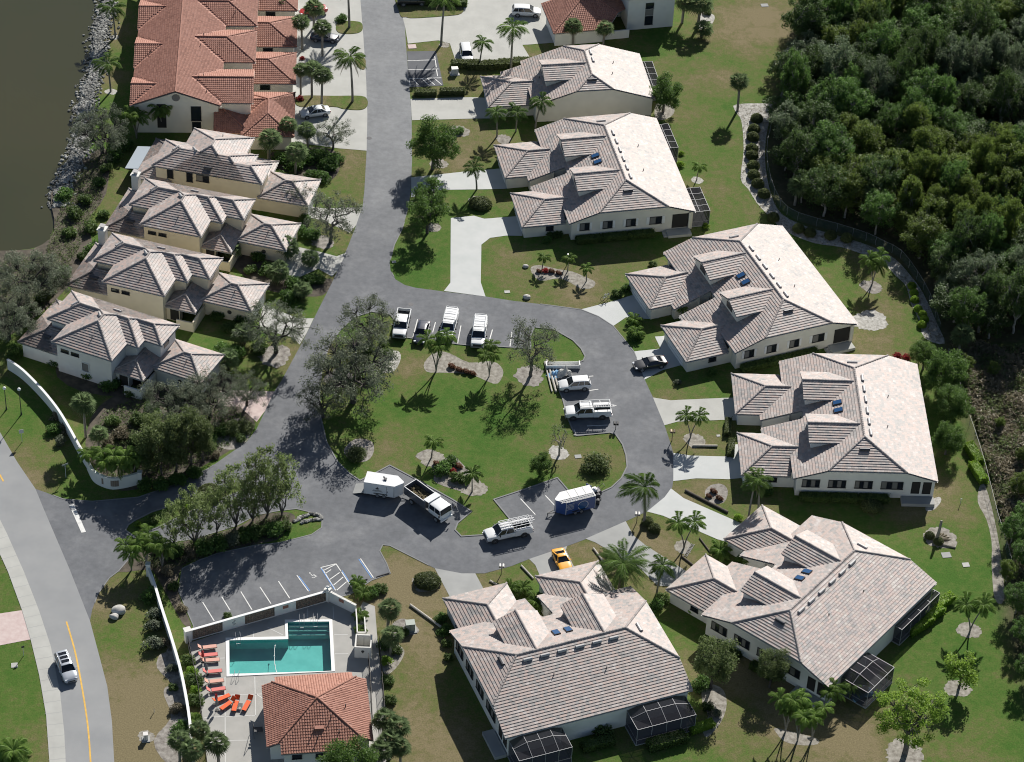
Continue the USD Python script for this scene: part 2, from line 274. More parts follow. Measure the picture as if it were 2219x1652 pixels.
DRY = [(720, 221, 6, .5), (660, 221, 6, .5), (760, 60, 4, .5), (940, 25, 6, .35), (780, 138, 3, .4), (930, 150, 4, .3), (955, 110, 3, .4), (1000, 315, 8, .55), (960, 350, 5, .3), (1650, 60, 11, .75), (1560, 170, 7, .5), (1640, 150, 8, -.25), (1520, 430, 7, .35), (1640, 20, 9, .3), (1900, 560, 7, .45), (1870, 730, 8, .55), (1950, 640, 6, .1), (1300, 610, 8, .35), (1105, 560, 4, .45), (920, 590, 6, -.35), (980, 900, 13, -.22), (880, 970, 6, .35), (890, 790, 5, .5), (1290, 1000, 5, .3), (1210, 960, 5, .25), (1080, 800, 8, .1), (880, 1250, 8, .75), (875, 1330, 8, .65), (905, 1420, 6, .35), (900, 1600, 10, .55), (890, 1500, 6, .05), (960, 1640, 6, .4), (230, 1300, 6, .7), (240, 1480, 6, .6), (275, 1560, 9, .85), (300, 1640, 10, .8), (262, 1340, 4, -.1), (40, 1500, 9, -.25), (30, 985, 4, .7), (70, 1040, 4, .7), (60, 930, 4, -.2), (1400, 1165, 5, .8), (1470, 1240, 6, .55), (1515, 965, 6, .5), (1540, 1065, 6, .55), (1270, 1210, 5, .6), (1090, 1255, 5, .3), (1560, 1480, 6, .6), (2080, 1250, 9, -.2), (1995, 1075, 7, .6), (1760, 1560, 10, .65), (1850, 1620, 9, .5), (2000, 1600, 8, .15), (2120, 1500, 12, -.2), (1690, 1470, 6, .5), (770, 370, 6, .55), (650, 790, 7, .55), (740, 500, 5, .3), (1600, 330, 9, .1), (1480, 230, 6, .3), (1440, 870, 5, .2), (1610, 240, 5, -.2), (240, 60, 6, .6), (240, 170, 5, .4), (260, 420, 8, .3), (1110, 620, 5, .15), (1240, 650, 7, .35), (930, 120, 4, .4), (1000, 190, 6, .45), (1160, 130, 4, .6), (1700, 180, 5, .2), (2140, 1560, 8, .0)]
xs = np.unique(np.r_[-2500, -1200, -600, -300, -180, np.arange(-110, 111, 0.9), 180, 300, 600, 1200, 2500]); ys = np.unique(np.r_[-1500, -600, -300, -170, np.arange(-105, 126, 0.9), 180, 300, 600, 1200, 2500])
gx, gy = np.meshgrid(xs, ys); gp = np.c_[gx.ravel(), gy.ravel()]; pts_ = shapely.points(gp)
inl = shapely.contains(lake_w, pts_); dl = shapely.distance(lake_w.exterior, pts_)
gz = np.where(inl, -np.clip(dl * 0.45, 0, 1.6) - 0.25, -0.25 * np.clip(1 - dl / 1.6, 0, 1))
gz = np.where(shapely.contains(deck_w.buffer(-1.2), pts_), -2.4, gz)
dry = np.full(len(gp), 0.33)
for vx, vy, r, wgt in DRY:
    c = at(vx, vy)[:2]; dry += 0.8 * wgt * np.exp(-((gp - c) ** 2).sum(1) / (2 * (0.62 * r) ** 2))
wood = np.where(shapely.contains(woods_w, pts_), 1.0, np.clip(1 - shapely.distance(woods_w, pts_) / 2.5, 0, 1))
scrub_w = Polygon(ground([(2062, 745), (2100, 860), (2125, 950), (2150, 1040), (2180, 1160), (2200, 1260), (2205, 1330), (2215, 1450), (2290, 1500), (2500, 730)])).buffer(0); wood = np.where(shapely.contains(scrub_w, pts_), 0.45, wood)
ny, nx_ = gx.shape; ii = np.arange(ny * nx_).reshape(ny, nx_)
F = np.c_[ii[:-1, :-1].ravel(), ii[:-1, 1:].ravel(), ii[1:, 1:].ravel(), ii[1:, :-1].ravel()]
n = {'g': ('geometry', {}), 'ad': ('attribute', {'attribute': 'dry'}), 'aw': ('attribute', {'attribute': 'wood'}),
     'n1': ('noise_texture', {'scale': 0.16, 'detail': 6, 'roughness': 0.62}), 'n2': ('noise_texture', {'scale': 1.0, 'detail': 8, 'roughness': 0.78}), 'n3': ('noise_texture', {'scale': 5.0, 'detail': 5, 'roughness': 0.75}),
     'm1': ('math', {'math_type': 'multiply_add', 'value2': 1.5, 'value3': -0.75}), 'm2': ('math', {'math_type': 'multiply_add', 'value2': 1.7, 'value3': -0.85}), 's1': ('math', {'math_type': 'add'}), 's2': ('math', {'math_type': 'add', 'use_clamp': True}),
     'r': ('rgb_ramp', {'ramp': [(0.0, (0.040, 0.098, 0.009)), (0.3, (0.066, 0.110, 0.017)), (0.55, (0.098, 0.108, 0.032)), (0.8, (0.128, 0.113, 0.050)), (1.0, (0.158, 0.130, 0.068))]}),
     'v': ('map_range', {'from_min': 0.25, 'from_max': 0.75, 'to_min': 0.66, 'to_max': 1.62}), 'h': ('hsv', {'hue': 0.5, 'saturation': 0.94, 'fac': 1.0}),
     'rw': ('rgb_ramp', {'ramp': [(0.3, (0.045, 0.048, 0.022)), (0.6, (0.10, 0.092, 0.055)), (0.75, (0.18, 0.16, 0.115))]}), 'mx': ('mix', {'mix_type': 'mix'}),
     'b': ('bump', {'strength': 0.6, 'distance': 0.06}), 'p': ('principled_bsdf', {'roughness': 0.95, 'specular_ior_level': 0.15})}
l = [('g.position', 'n1.vector'), ('g.position', 'n2.vector'), ('g.position', 'n3.vector'), ('n1.fac', 'm1.value1'), ('n2.fac', 'm2.value1'), ('m1.value', 's1.value1'), ('m2.value', 's1.value2'), ('s1.value', 's2.value1'), ('ad.fac', 's2.value2'), ('s2.value', 'r.fac'),
     ('n3.fac', 'v.value'), ('v.result', 'h.value'), ('r.color', 'h.color'), ('n2.fac', 'rw.fac'), ('aw.fac', 'mx.fac'), ('h.color', 'mx.color1'), ('rw.color', 'mx.color2'), ('mx.color', 'p.base_color'), ('n3.fac', 'b.height'), ('b.normal', 'p.normal')]
M['lawn'] = usdkit.material(stage, lk('lawn'), n, l, surface='p.BSDF')
gm = usdkit.mesh(stage, '/World/ground', (np.c_[gp, gz], F), M['lawn'], True); tag(gm.GetPrim(), kind='structure')
for nm, arr in (('dry', dry), ('wood', wood)):
    UsdGeom.PrimvarsAPI(gm).CreatePrimvar(nm, Sdf.ValueTypeNames.FloatArray, 'vertex').Set(Vt.FloatArray.FromNumpy(np.clip(arr, 0, 1.2).astype(np.float32)))
M['lake'] = usdkit.material(stage, lk('lake_water'), {'g': ('geometry', {}), 'n': ('noise_texture', {'scale': 1.3, 'detail': 4}), 'b': ('bump', {'strength': 0.12, 'distance': 0.05}), 'n2': ('noise_texture', {'scale': 0.03, 'detail': 3}),
    'r': ('rgb_ramp', {'ramp': [(0.35, (0.040, 0.043, 0.022)), (0.65, (0.048, 0.048, 0.024))]}), 'p': ('principled_bsdf', {'roughness': 0.12, 'specular_ior_level': 0.3})},
    [('g.position', 'n.vector'), ('g.position', 'n2.vector'), ('n2.fac', 'r.fac'), ('r.color', 'p.base_color'), ('n.fac', 'b.height'), ('b.normal', 'p.normal')], surface='p.BSDF')
obj('lake_water', MB().poly(lake_w.buffer(0.9), -0.3), M['lake'], kind='structure')

outer_w, island_w, median_w = (Polygon(ground(q)).buffer(0) for q in (OUTER, ISLAND, MEDIAN))
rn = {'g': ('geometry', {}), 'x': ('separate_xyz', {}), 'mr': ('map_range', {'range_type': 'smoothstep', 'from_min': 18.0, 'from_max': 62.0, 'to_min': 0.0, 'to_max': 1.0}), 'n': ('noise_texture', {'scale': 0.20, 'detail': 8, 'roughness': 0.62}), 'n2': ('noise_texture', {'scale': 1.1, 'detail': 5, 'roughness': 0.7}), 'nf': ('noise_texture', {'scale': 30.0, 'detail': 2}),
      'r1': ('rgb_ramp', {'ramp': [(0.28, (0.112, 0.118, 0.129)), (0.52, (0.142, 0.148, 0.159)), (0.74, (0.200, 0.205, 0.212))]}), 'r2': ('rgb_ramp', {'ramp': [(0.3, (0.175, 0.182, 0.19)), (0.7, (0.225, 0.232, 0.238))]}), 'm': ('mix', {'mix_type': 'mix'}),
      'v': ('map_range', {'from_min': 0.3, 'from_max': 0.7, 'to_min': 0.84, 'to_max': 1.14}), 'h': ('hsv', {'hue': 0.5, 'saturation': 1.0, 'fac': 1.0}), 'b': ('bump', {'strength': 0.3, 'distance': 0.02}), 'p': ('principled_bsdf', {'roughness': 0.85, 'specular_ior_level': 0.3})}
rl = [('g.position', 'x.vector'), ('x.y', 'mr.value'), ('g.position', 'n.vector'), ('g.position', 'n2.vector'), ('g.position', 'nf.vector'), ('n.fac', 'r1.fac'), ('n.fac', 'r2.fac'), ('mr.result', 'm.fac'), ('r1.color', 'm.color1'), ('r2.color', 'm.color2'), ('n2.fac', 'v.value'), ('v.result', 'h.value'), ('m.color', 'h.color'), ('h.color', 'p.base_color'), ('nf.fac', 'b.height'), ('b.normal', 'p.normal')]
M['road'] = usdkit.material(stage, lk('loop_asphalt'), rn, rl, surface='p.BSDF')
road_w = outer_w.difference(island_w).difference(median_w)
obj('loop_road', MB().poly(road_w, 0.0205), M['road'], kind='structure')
kb = MB()
for g in (island_w, median_w):
    ring = g.exterior.buffer(0.09).difference(Polygon()); kb.prism(ring.simplify(0.02), 0.0, 0.09)
obj('kerb', kb, M['asphalt_pale'], kind='structure')
kb2 = MB(); kb2.prism(outer_w.exterior.buffer(0.07).intersection(Polygon(ground([(60, 1040), (560, 1000), (800, 1090), (1000, 1300), (1500, 1150), (1460, 820), (1100, 620), (850, 600), (840, 500), (900, 470), (1300, 640), (1700, 900), (1500, 1400), (400, 1500), (180, 1400)])).buffer(0)).difference(Polygon(ground([(70, 1050), (110, 1060), (230, 1370), (170, 1370)]))).simplify(0.02), 0.0, 0.05)
obj('road_edge', kb2, M['asphalt_pale'], kind='structure')
area('street', STREET, 'street', 0.0245, 0)
street_walk = Polygon(ground(WALK)).buffer(0)
obj('sidewalk', MB().prism(street_walk, 0.0, 0.06), M['concrete'], kind='structure')
jt = MB()
cl = LineString(ground([(-80, 1035), (7, 1180), (34, 1240), (65, 1322), (89, 1395), (107, 1482), (119, 1568), (125, 1651), (125, 1780)]))
for d in np.arange(0, cl.length, 1.9):
    p, q = cl.interpolate(d), cl.interpolate(d + .05); u = np.array([q.x - p.x, q.y - p.y]); u /= np.linalg.norm(u); v = np.array([-u[1], u[0]]) * 1.05
    jt.poly(Polygon([(p.x - v[0], p.y - v[1]), (p.x - v[0] + u[0] * .05, p.y - v[1] + u[1] * .05), (p.x + v[0] + u[0] * .05, p.y + v[1] + u[1] * .05), (p.x + v[0], p.y + v[1])]), 0.064)
obj('sidewalk_joints', jt, M['concrete_grey'], kind='structure')
for nm, pts, m in (
    ('driveway', [(889.6, 215), (1022, 211), (1062, 213), (1068, 257), (1027, 257.5), (893, 261)], 'concrete'),
    ('driveway', [(891, 385), (1010, 372), (1082, 366), (1100, 372), (1106, 408), (1092, 410), (960, 412), (891, 428)], 'concrete_white'),
    ('driveway', [(977, 473), (1027, 468), (1049.6, 474.6), (1108.6, 470), (1130, 468), (1132, 512), (1098, 511), (1062, 516), (1043, 531), (1042, 613), (1052, 643), (962, 631), (976, 613)], 'concrete_white'),
    ('driveway', [(1259, 671), (1336.6, 651), (1385, 635), (1408, 655), (1428, 690), (1405, 692), (1356.6, 688), (1329, 707), (1296, 687)], 'concrete_white'),
    ('driveway', [(1374, 762), (1431.6, 756), (1419, 730), (1445, 728), (1500, 770), (1505, 795), (1479, 791), (1435, 803), (1397, 823)], 'concrete_white'),
    ('driveway', [(1415, 862), (1453, 868), (1564, 863), (1600, 862), (1606, 912), (1566.6, 910.5), (1469, 914), (1440, 922)], 'concrete'),
    ('driveway', [(1459, 982), (1499, 988), (1588, 990), (1588, 964), (1612, 962), (1620, 1035), (1579, 1039), (1509, 1037), (1459, 1043)], 'concrete_white'),
    ('driveway', [(1454, 1059), (1481.6, 1080), (1589, 1127), (1622, 1142), (1595, 1180), (1554, 1169), (1436.6, 1118), (1402, 1109), (1440, 1078)], 'concrete_white'),
    ('driveway', [(1269, 1168), (1356, 1130), (1372, 1160), (1400, 1183), (1490, 1240), (1468, 1272), (1425, 1270), (1390, 1235), (1340, 1205), (1290, 1176)], 'concrete_grey'),
    ('driveway', [(1146.6, 1212), (1229, 1184), (1226, 1192), (1244, 1229), (1252, 1250), (1260, 1270), (1180, 1285), (1172, 1253), (1160, 1225)], 'concrete_grey'),
    ('driveway', [(942, 1232), (1000, 1243), (1030, 1243), (1049.6, 1280), (1060, 1312), (985, 1325), (977, 1298)], 'concrete_grey'),
    ('driveway', [(600, -40), (781, -40), (781, 0), (787, 75), (793.5, 175), (796, 250), (794.6, 327), (735, 322), (630, 308), (590, 300), (600, 100)], 'concrete'),
    ('driveway', [(660, 446), (700, 452), (785, 450), (772, 488), (758, 505), (700, 478), (660, 470)], 'concrete'),
    ('driveway', [(620, 530), (692, 546), (729.6, 556), (750, 548), (734.6, 583), (719.6, 600), (689.6, 583), (640, 605), (600, 585)], 'concrete'),
    ('driveway', [(570, 660), (647, 691), (680, 690), (664.6, 722), (649.6, 747), (632, 731), (560, 712)], 'concrete'),
    ('driveway', [(470, 850), (500, 846), (554, 848), (594, 849), (575, 890), (556, 915), (520, 882), (470, 880)], 'pink_paver'),
    ('driveway', [(-60, 1338), (0, 1330), (47, 1323), (67, 1386), (0, 1399), (-60, 1410)], 'pink_paver'),
    ('parking_court', [(872, 36), (1002, 4), (1030, -40), (1205, -40), (1205, 40), (1215, 92), (1132, 98), (1150, 128), (1060, 142), (990, 141), (975, 95), (950, 88), (884, 95), (878, 60)], 'concrete'),
    ):
    area(nm, pts, m, 0.0285 if nm == 'parking_court' else 0.0265)
area('parking_bay', [(882, 112), (944.6, 111), (961, 186), (887, 190)], 'asphalt_dark', 0.0325)
for pts in ([(866, 30), (880, 38), (900, 40), (960, 36), (1000, 30), (1003, 8), (990, -40), (860, -40)],
            [(728, 60), (732, 70), (745, 74), (772, 73), (785, 66), (784, 52), (770, 47), (735, 48)],
            [(775, 145), (790, 151), (791, 128), (770, 125)],
            [(640, 214), (662, 208), (720, 209), (782, 209), (796, 218), (795, 232), (780, 239), (745, 237), (722, 232), (650, 232)],
            ):
    g = Polygon(smooth_line(ground(pts), 4, True)).buffer(0); pi_ = UsdGeom.Mesh(obj('planting_island', MB().prism(g, 0.0, 0.09), M['lawn'], kind='structure')); UsdGeom.PrimvarsAPI(pi_).CreatePrimvar('dry', Sdf.ValueTypeNames.FloatArray, 'vertex').Set(Vt.FloatArray([0.62] * len(pi_.GetPointsAttr().Get()))); UsdGeom.PrimvarsAPI(pi_).CreatePrimvar('wood', Sdf.ValueTypeNames.FloatArray, 'vertex').Set(Vt.FloatArray([0.0] * len(pi_.GetPointsAttr().Get())))
# gravel, shell and mulch beds
PATH_L = [(1597, 226), (1594, 242), (1606.6, 262.5), (1611.6, 325), (1605, 387), (1621.6, 410), (1640, 440), (1668, 470), (1700, 500), (1763.7, 527), (1823.7, 536), (1881, 556), (1916, 573), (1941, 598), (1963.7, 621), (1973.7, 658), (1991, 693), (2003.7, 733)]
PATH_R = [(2047, 745), (2030, 700), (2000, 635), (1975, 600), (1940, 562), (1890, 535), (1813, 510), (1750, 492), (1695, 465), (1672, 425), (1660, 370), (1658, 320), (1668, 260), (1690, 228)]
for nm, pts, m in (
    ('shell_path', PATH_L + PATH_R, 'shell'), ('shell_path', [(2123.7, 1052), (2119, 1089), (2138, 1127), (2149, 1177), (2149, 1227), (2156, 1300), (2176, 1300), (2171, 1220), (2156, 1130), (2136, 1055)], 'mulch_pale'),
    ('shell_path', [(1700, 110), (1722, 108), (1716, 180), (1702, 215), (1690, 225), (1697, 180), (1712, 150)], 'mulch_pale'),
    ('mulch_bed', [(919.6, 786), (944.6, 763), (974.6, 766), (1017, 786), (1067, 783), (1089.6, 801), (1086, 822), (1070, 832), (1020, 812), (960, 808), (925, 806)], 'mulch_pale'),
    ('mulch_bed', sheet(2, 1, (160, 680), (230, 645), (400, 680), (520, 700), (640, 750), (720, 790), (700, 840), (600, 850), (510, 800), (400, 760), (240, 780)), 'mulch_pale'),
    ('mulch_bed', sheet(2, 3, (1650, 990), (1730, 970), (1830, 1020), (1860, 1150), (1810, 1300), (1690, 1430), (1650, 1350), (1700, 1250), (1650, 1130)), 'mulch_pale'),
    ('mulch_bed', sheet(2, 2, (1670, 965), (1720, 900), (1820, 890), (1870, 950), (1835, 1050), (1720, 1050)), 'mulch'),
    ('mulch_bed', sheet(1, 1, (1150, 1400), (1230, 1390), (1255, 1450), (1200, 1560), (1090, 1570), (1060, 1480)), 'shell'),
    ('mulch_bed', sheet(2, 0, (1640, 100), (1700, 110), (1755, 140), (1740, 200), (1690, 240), (1620, 250)), 'shell'),
    ('mulch_bed', sheet(2, 0, (1250, 900), (1340, 880), (1405, 940), (1390, 1000), (1310, 1040), (1240, 1020)), 'mulch_pale'),
    ('mulch_bed', sheet(3, 3, (60, 1350), (200, 1380), (420, 1440), (430, 1490), (300, 1500), (150, 1470), (80, 1400)), 'mulch_pale'),
    ('mulch_bed', sheet(3, 2, (1380, 1050), (1480, 1000), (1500, 1040), (1440, 1110), (1370, 1120)), 'shell'),
    ('mulch_bed', sheet(1, 3, (1080, 600), (1200, 610), (1285, 680), (1250, 780), (1170, 870), (1100, 860)), 'mulch_pale'),
    ('mulch_bed', sheet(1, 3, (1165, 500), (1200, 430), (1290, 405), (1400, 480), (1400, 530), (1290, 560), (1200, 590)), 'mulch'),
    ('mulch_bed', sheet(0, 3, (1360, 830), (1380, 720), (1440, 690), (1480, 600), (1530, 700), (1640, 1200), (1660, 1400), (1560, 1640), (1440, 1652), (1330, 1460), (1480, 1260), (1420, 1070), (1430, 1000), (1480, 960)), 'mulch'),
    ('mulch_bed', [(257, 1240), (285, 1207), (330, 1184), (390, 1176), (512, 1143), (555, 1120), (600, 1111), (630, 1112), (640, 1125), (620, 1150), (600, 1170), (554, 1180), (470, 1198), (430, 1213), (395, 1230), (385, 1281), (415, 1356), (395, 1350), (340, 1250), (320, 1235)], 'soil'),
    ('mulch_bed', [(185, 960), (215, 880), (330, 830), (470, 850), (540, 900), (550, 930), (500, 975), (440, 1010), (380, 1045), (300, 1060), (250, 1060), (205, 1010)], 'soil'),
    ('mulch_bed', [(230, 760), (470, 800), (500, 845), (330, 860), (180, 850), (120, 800)], 'soil'),
    ('mulch_bed', [(590, 330), (700, 320), (735, 340), (730, 380), (690, 400), (640, 378), (590, 360)], 'soil'),
    ('mulch_bed', [(480, 545), (560, 520), (640, 540), (650, 600), (720, 605), (700, 640), (640, 640), (560, 620)], 'soil'),
    ('mulch_bed', [(110, 420), (150, 380), (200, 330), (235, 330), (230, 420), (190, 480), (200, 540), (150, 620), (60, 700), (0, 720), (-40, 560), (70, 540), (118, 500)], 'soil'),
    ('mulch_bed', sheet(1, 2, (1380, 650), (1480, 590), (1580, 620), (1590, 700), (1700, 640), (1830, 760), (1970, 900), (1960, 970), (1880, 985), (1800, 960), (1560, 880), (1540, 800), (1500, 720)), 'mulch'),
    ('mulch_bed', sheet(1, 2, (760, 600), (860, 500), (1000, 520), (1020, 610), (960, 690), (830, 690)), 'mulch'),
    ('mulch_bed', sheet(0, 2, (1890, 560), (1880, 430), (1990, 340), (2100, 320), (2170, 390), (2150, 500), (2030, 590)), 'mulch'),
    ('mulch_bed', sheet(1, 3, (1380, 110), (1400, 60), (1570, 50), (1590, 110), (1540, 160), (1400, 170)), 'mulch_pale'),
    ):
    BEDZ = globals().get('BEDZ', 0.006) + 0.0004; area(nm, pts, m, BEDZ, 3)
def ring_bed(vx, vy, r, m='mulch_pale', border=False):
    c = at(vx, vy)[:2]; rng = np.random.default_rng(int(vx * 7 + vy)); an = np.arange(44) * 2 * PI / 44; r *= .82
    rr = r * (1 + 0.06 * rng.standard_normal(44) + .08 * np.sin(2 * an + vx) + .05 * np.sin(3 * an + vy)); P = Polygon(np.c_[c[0] + rr * np.cos(an), c[1] + rr * np.sin(an)])
    obj('mulch_ring', MB().poly(P, 0.0165 + 0.0001 * (int(vx) % 23)), M[m], kind='structure')
for a in [(963, 98, 1.0), (763, 223, 2.7, 'mulch_pale', 1), (249, 81, .8, 'shell'), (240.5, 199, 1.1, 'shell'), (951, 355, 1.6), (995, 285, 1.9), (1040, 440, 2.1), (1091, 302, 1.5, 'mulch'), (941, 493, 1.3), (1210, 982, 1.7, 'shell'), (1886, 695, 2.9, 'shell'), (1888, 622, 1.9, 'mulch'), (1511, 391, 1.1, 'shell'), (1148, 815, 2.6, 'mulch'), (1959, 1635, 3.0, 'mulch_pale', 1), (2075, 1492, 1.9), (2100, 1366, 1.8), (1026, 1058, 2.1), (936, 994, 1.9), (596, 772, 2.8, 'mulch'), (700, 525, 2.0, 'mulch'), (1505, 955, 1.8), (1481, 1186, 1.5), (1035, 385, 1.0), (2038, 1166, 2.6), (925, 1262, 2.0), (735, 820, 2.5, 'mulch'), (317, 1597, 1.2)]: ring_bed(*a)
# painted markings
def line(a, b, w=0.12, z=0.036, mb=None):
    p, q = at(*a)[:2], at(*b)[:2]; mb.poly(ribbon([p, q], w), z)
pw = MB()
L3 = lambda *p: sheet(0, 3, *p)
for a, b in [L3((1755, 262), (1855, 425)), L3((1920, 215), (1992, 332)), L3((2085, 170), (2182, 328)), sheet(1, 3, (35, 130), (130, 275)), sheet(1, 3, (195, 80), (292, 228)), sheet(1, 3, (355, 30), (455, 168)), sheet(1, 3, (905, -115), (1018, 50)),
             sheet(1, 3, (580, -20), (690, 160)), sheet(1, 3, (735, -10), (815, 113)), sheet(1, 3, (562, -38), (700, -72)), sheet(1, 3, (690, -75), (740, 0)), sheet(1, 3, (562, -38), (585, 0)), sheet(1, 3, (600, 15), (650, -20)), sheet(1, 3, (640, 65), (725, 5)), sheet(1, 3, (672, 115), (755, 45)), sheet(1, 3, (700, 158), (785, 85)), sheet(1, 3, (590, -15), (690, -65)),
             sheet(1, 1, (1400, 1115), (1360, 1270)), sheet(1, 1, (1555, 1140), (1530, 1230)), sheet(1, 1, (1775, 1170), (1745, 1330)), sheet(1, 1, (2048, 1205), (2010, 1340)), sheet(1, 1, (2216, 1225), (2200, 1350)),
             sheet(2, 2, (75, 1018), (203, 1155)), sheet(2, 2, (290, 990), (375, 1080)), sheet(2, 1, (665, 1610), (705, 1607)), sheet(2, 2, (660, 83), (748, 70)), sheet(2, 2, (650, 388), (830, 380)), sheet(2, 2, (870, 212), (905, 210)), sheet(2, 2, (545, 470), (850, 447)), sheet(2, 2, (540, 420), (560, 472)),
             sheet(1, 0, (1312, 527), (1555, 521)), sheet(1, 0, (1320, 606), (1580, 600)), sheet(1, 0, (1325, 683), (1605, 677)), sheet(1, 0, (1548, 490), (1562, 585)), sheet(1, 0, (1562, 600), (1573, 662)), sheet(1, 0, (1328, 690), (1335, 750)), sheet(1, 0, (1360, 690), (1410, 740)), sheet(1, 0, (1435, 682), (1495, 738)), sheet(1, 0, (1485, 682), (1548, 738)), sheet(1, 0, (1545, 682), (1608, 735))]:
    line(a, b, 0.13, 0.037, pw)
obj('parking_lines', pw, M['paint_white'], kind='structure')
pb = MB()
for a, b in [sheet(1, 3, (370, 35), (468, 165)), sheet(1, 3, (565, -30), (680, 150)), sheet(1, 3, (745, -12), (823, 108)), sheet(1, 3, (890, -112), (1003, 52))]: line(a, b, 0.11, 0.041, pb)
obj('accessible_bay_lines', pb, M['paint_blue'], kind='structure')
sb = MB(); sb.poly(Polygon(ground(sheet(0, 2, (600, 1075), (640, 1065), (745, 1305), (705, 1312)))), 0.037); obj('stop_line', sb, M['paint_white'], kind='structure')
yl = MB(); yl.poly(ribbon(smooth_line(ground(sheet(0, 3, (575, 430), (650, 690), (710, 1000), (760, 1330), (785, 1652), (790, 1800))), 5), 0.20), 0.037); yl.poly(ribbon(ground(sheet(0, 2, (-40, 760), (0, 812), (30, 868))), 0.20), 0.037)
obj('centre_line', yl, M['paint_yellow'], kind='structure')
wheel = MB()     # painted wheelchair symbol
q = at(*sheet(1, 3, (492, 35))[0]); rr_ = heading(sheet(1, 3, (575, 0))[0], sheet(1, 3, (690, 160))[0]) + PI / 2
sy = MB()
an = np.linspace(-2.6, 1.2, 16); sy.poly(ribbon(list(zip(0.28 * np.cos(an), 0.28 * np.sin(an) - .1)), .08), 0.037); sy.poly(ribbon([(-.08, .5), (-.04, .1), (.26, .1), (.38, -.28), (.5, -.26)], .09), 0.0375); sy.poly(Point(-.1, .66).buffer(.1), 0.038)
v, f = sy.done(); obj('wheelchair_symbol', (v @ rot(rr_, 2).T + [q[0], q[1], 0], f), M['paint_white'], kind='structure')
# rocks of the lake bank
rng = np.random.default_rng(5); rk = MB(); ico = trimesh.creation.icosphere(1, 1.0); bank = LineString(ground([p for p in LAKE if -60 < p[1] < 546 and p[0] > -60][:20])); big = MB()
for k in range(3600):
    d = rng.uniform(0, bank.length * 0.80); p = bank.interpolate(d); p2 = bank.interpolate(d + .3); u = np.array([p2.x - p.x, p2.y - p.y]); u /= np.linalg.norm(u); nn = np.array([u[1], -u[0]])
    off = rng.normal(0.9, 0.85); c = np.array([p.x, p.y]) - nn * -off if False else np.array([p.x, p.y]) + nn * off * (1 if not lake_w.contains(Point(p.x + nn[0], p.y + nn[1])) else -1)
    r = rng.uniform(0.09, 0.27); v = ico.vertices * (1 + 0.22 * rng.standard_normal((len(ico.vertices), 1))) * r * [1, 1, .7]
    zz = -0.3 if lake_w.contains(Point(*c)) else 0.0; rk.add(v @ rot(rng.uniform(0, 6), 2).T + [c[0], c[1], zz + .08], ico.faces)
M['rock'] = mat('bank_rock', (0.24, 0.24, 0.225), 0.9, island=0.6)
obj('bank_rocks', rk, M['rock'], kind='stuff')
tag(stage.GetPrimAtPath('/World/bank_rocks'), 'grey rock bank along the lake edge', 'rocks')
# ---------------------------------------------------------------- roofs: planes over plan polygons
def clip_convex(pts, a, b, c):            # keep a x + b y + c >= 0
    out = []; n = len(pts)
    for i in range(n):
        p, q = pts[i], pts[(i + 1) % n]; dp, dq = a * p[0] + b * p[1] + c, a * q[0] + b * q[1] + c
        if dp >= 0: out.append(p)
        if dp * dq < 0:
            t = dp / (dp - dq); out.append((p[0] + t * (q[0] - p[0]), p[1] + t * (q[1] - p[1])))
    return out
def planes_volume(pts, planes):            # the lowest of the planes over a convex outline
    faces = []
    for i, P in enumerate(planes):
        q = list(pts)
        for j, R in enumerate(planes):
            if i != j: q = clip_convex(q, R[0] - P[0], R[1] - P[1], R[2] - P[2])
            if len(q) < 3: break
        if len(q) >= 3 and Polygon(q).area > 0.02: faces.append((Polygon(q), P))
    return faces
def hip(x0, x1, y0, y1, ze, m, gable=''):   # gable: letters of sides (l r n f) that end in a gable
    pl = [(s, p) for s, p in (('l', (m, 0, ze - m * x0)), ('r', (-m, 0, ze + m * x1)), ('n', (0, m, ze - m * y0)), ('f', (0, -m, ze + m * y1))) if s not in gable]
    return planes_volume([(x0, y0), (x1, y0), (x1, y1), (x0, y1)], [p for s, p in pl])
def above(face, others):                    # the part of a face that no other face rises over
    P, a = face
    for Q, b in others:
        if not P.intersects(Q): continue
        x0, y0, x1, y1 = Q.bounds
        if abs(a[0] - b[0]) + abs(a[1] - b[1]) < 1e-9:
            if b[2] > a[2] + 1e-6: P = P.difference(Q)
            continue
        half = clip_convex(list(Q.exterior.coords)[:-1] if Q.convex_hull.area - Q.area < 1e-6 else list(Q.convex_hull.exterior.coords)[:-1], b[0] - a[0], b[1] - a[1], b[2] - a[2] - 1e-7)
        if len(half) >= 3:
            H = Polygon(half)
            if Q.convex_hull.area - Q.area > 1e-6: H = H.intersection(Q)
            P = P.difference(H.buffer(1e-6))
        if P.is_empty: break
    return [(g, a) for g in parts_of(P) if g.area > 0.01]
def merge_roof(volumes):
    out = []
    for i, V in enumerate(volumes):
        others = [f for j, W in enumerate(volumes) if j != i for f in W]
        for f in V: out += above(f, others)
    return out
def zof(pl, x, y): return pl[0] * x + pl[1] * y + pl[2]
def roof_z(faces, x, y, default=None):
    best = default; p = Point(x, y)
    for P, a in faces:
        if P.distance(p) < 1e-3:
            z = zof(a, x, y); best = z if best is None else max(best, z)
    return best
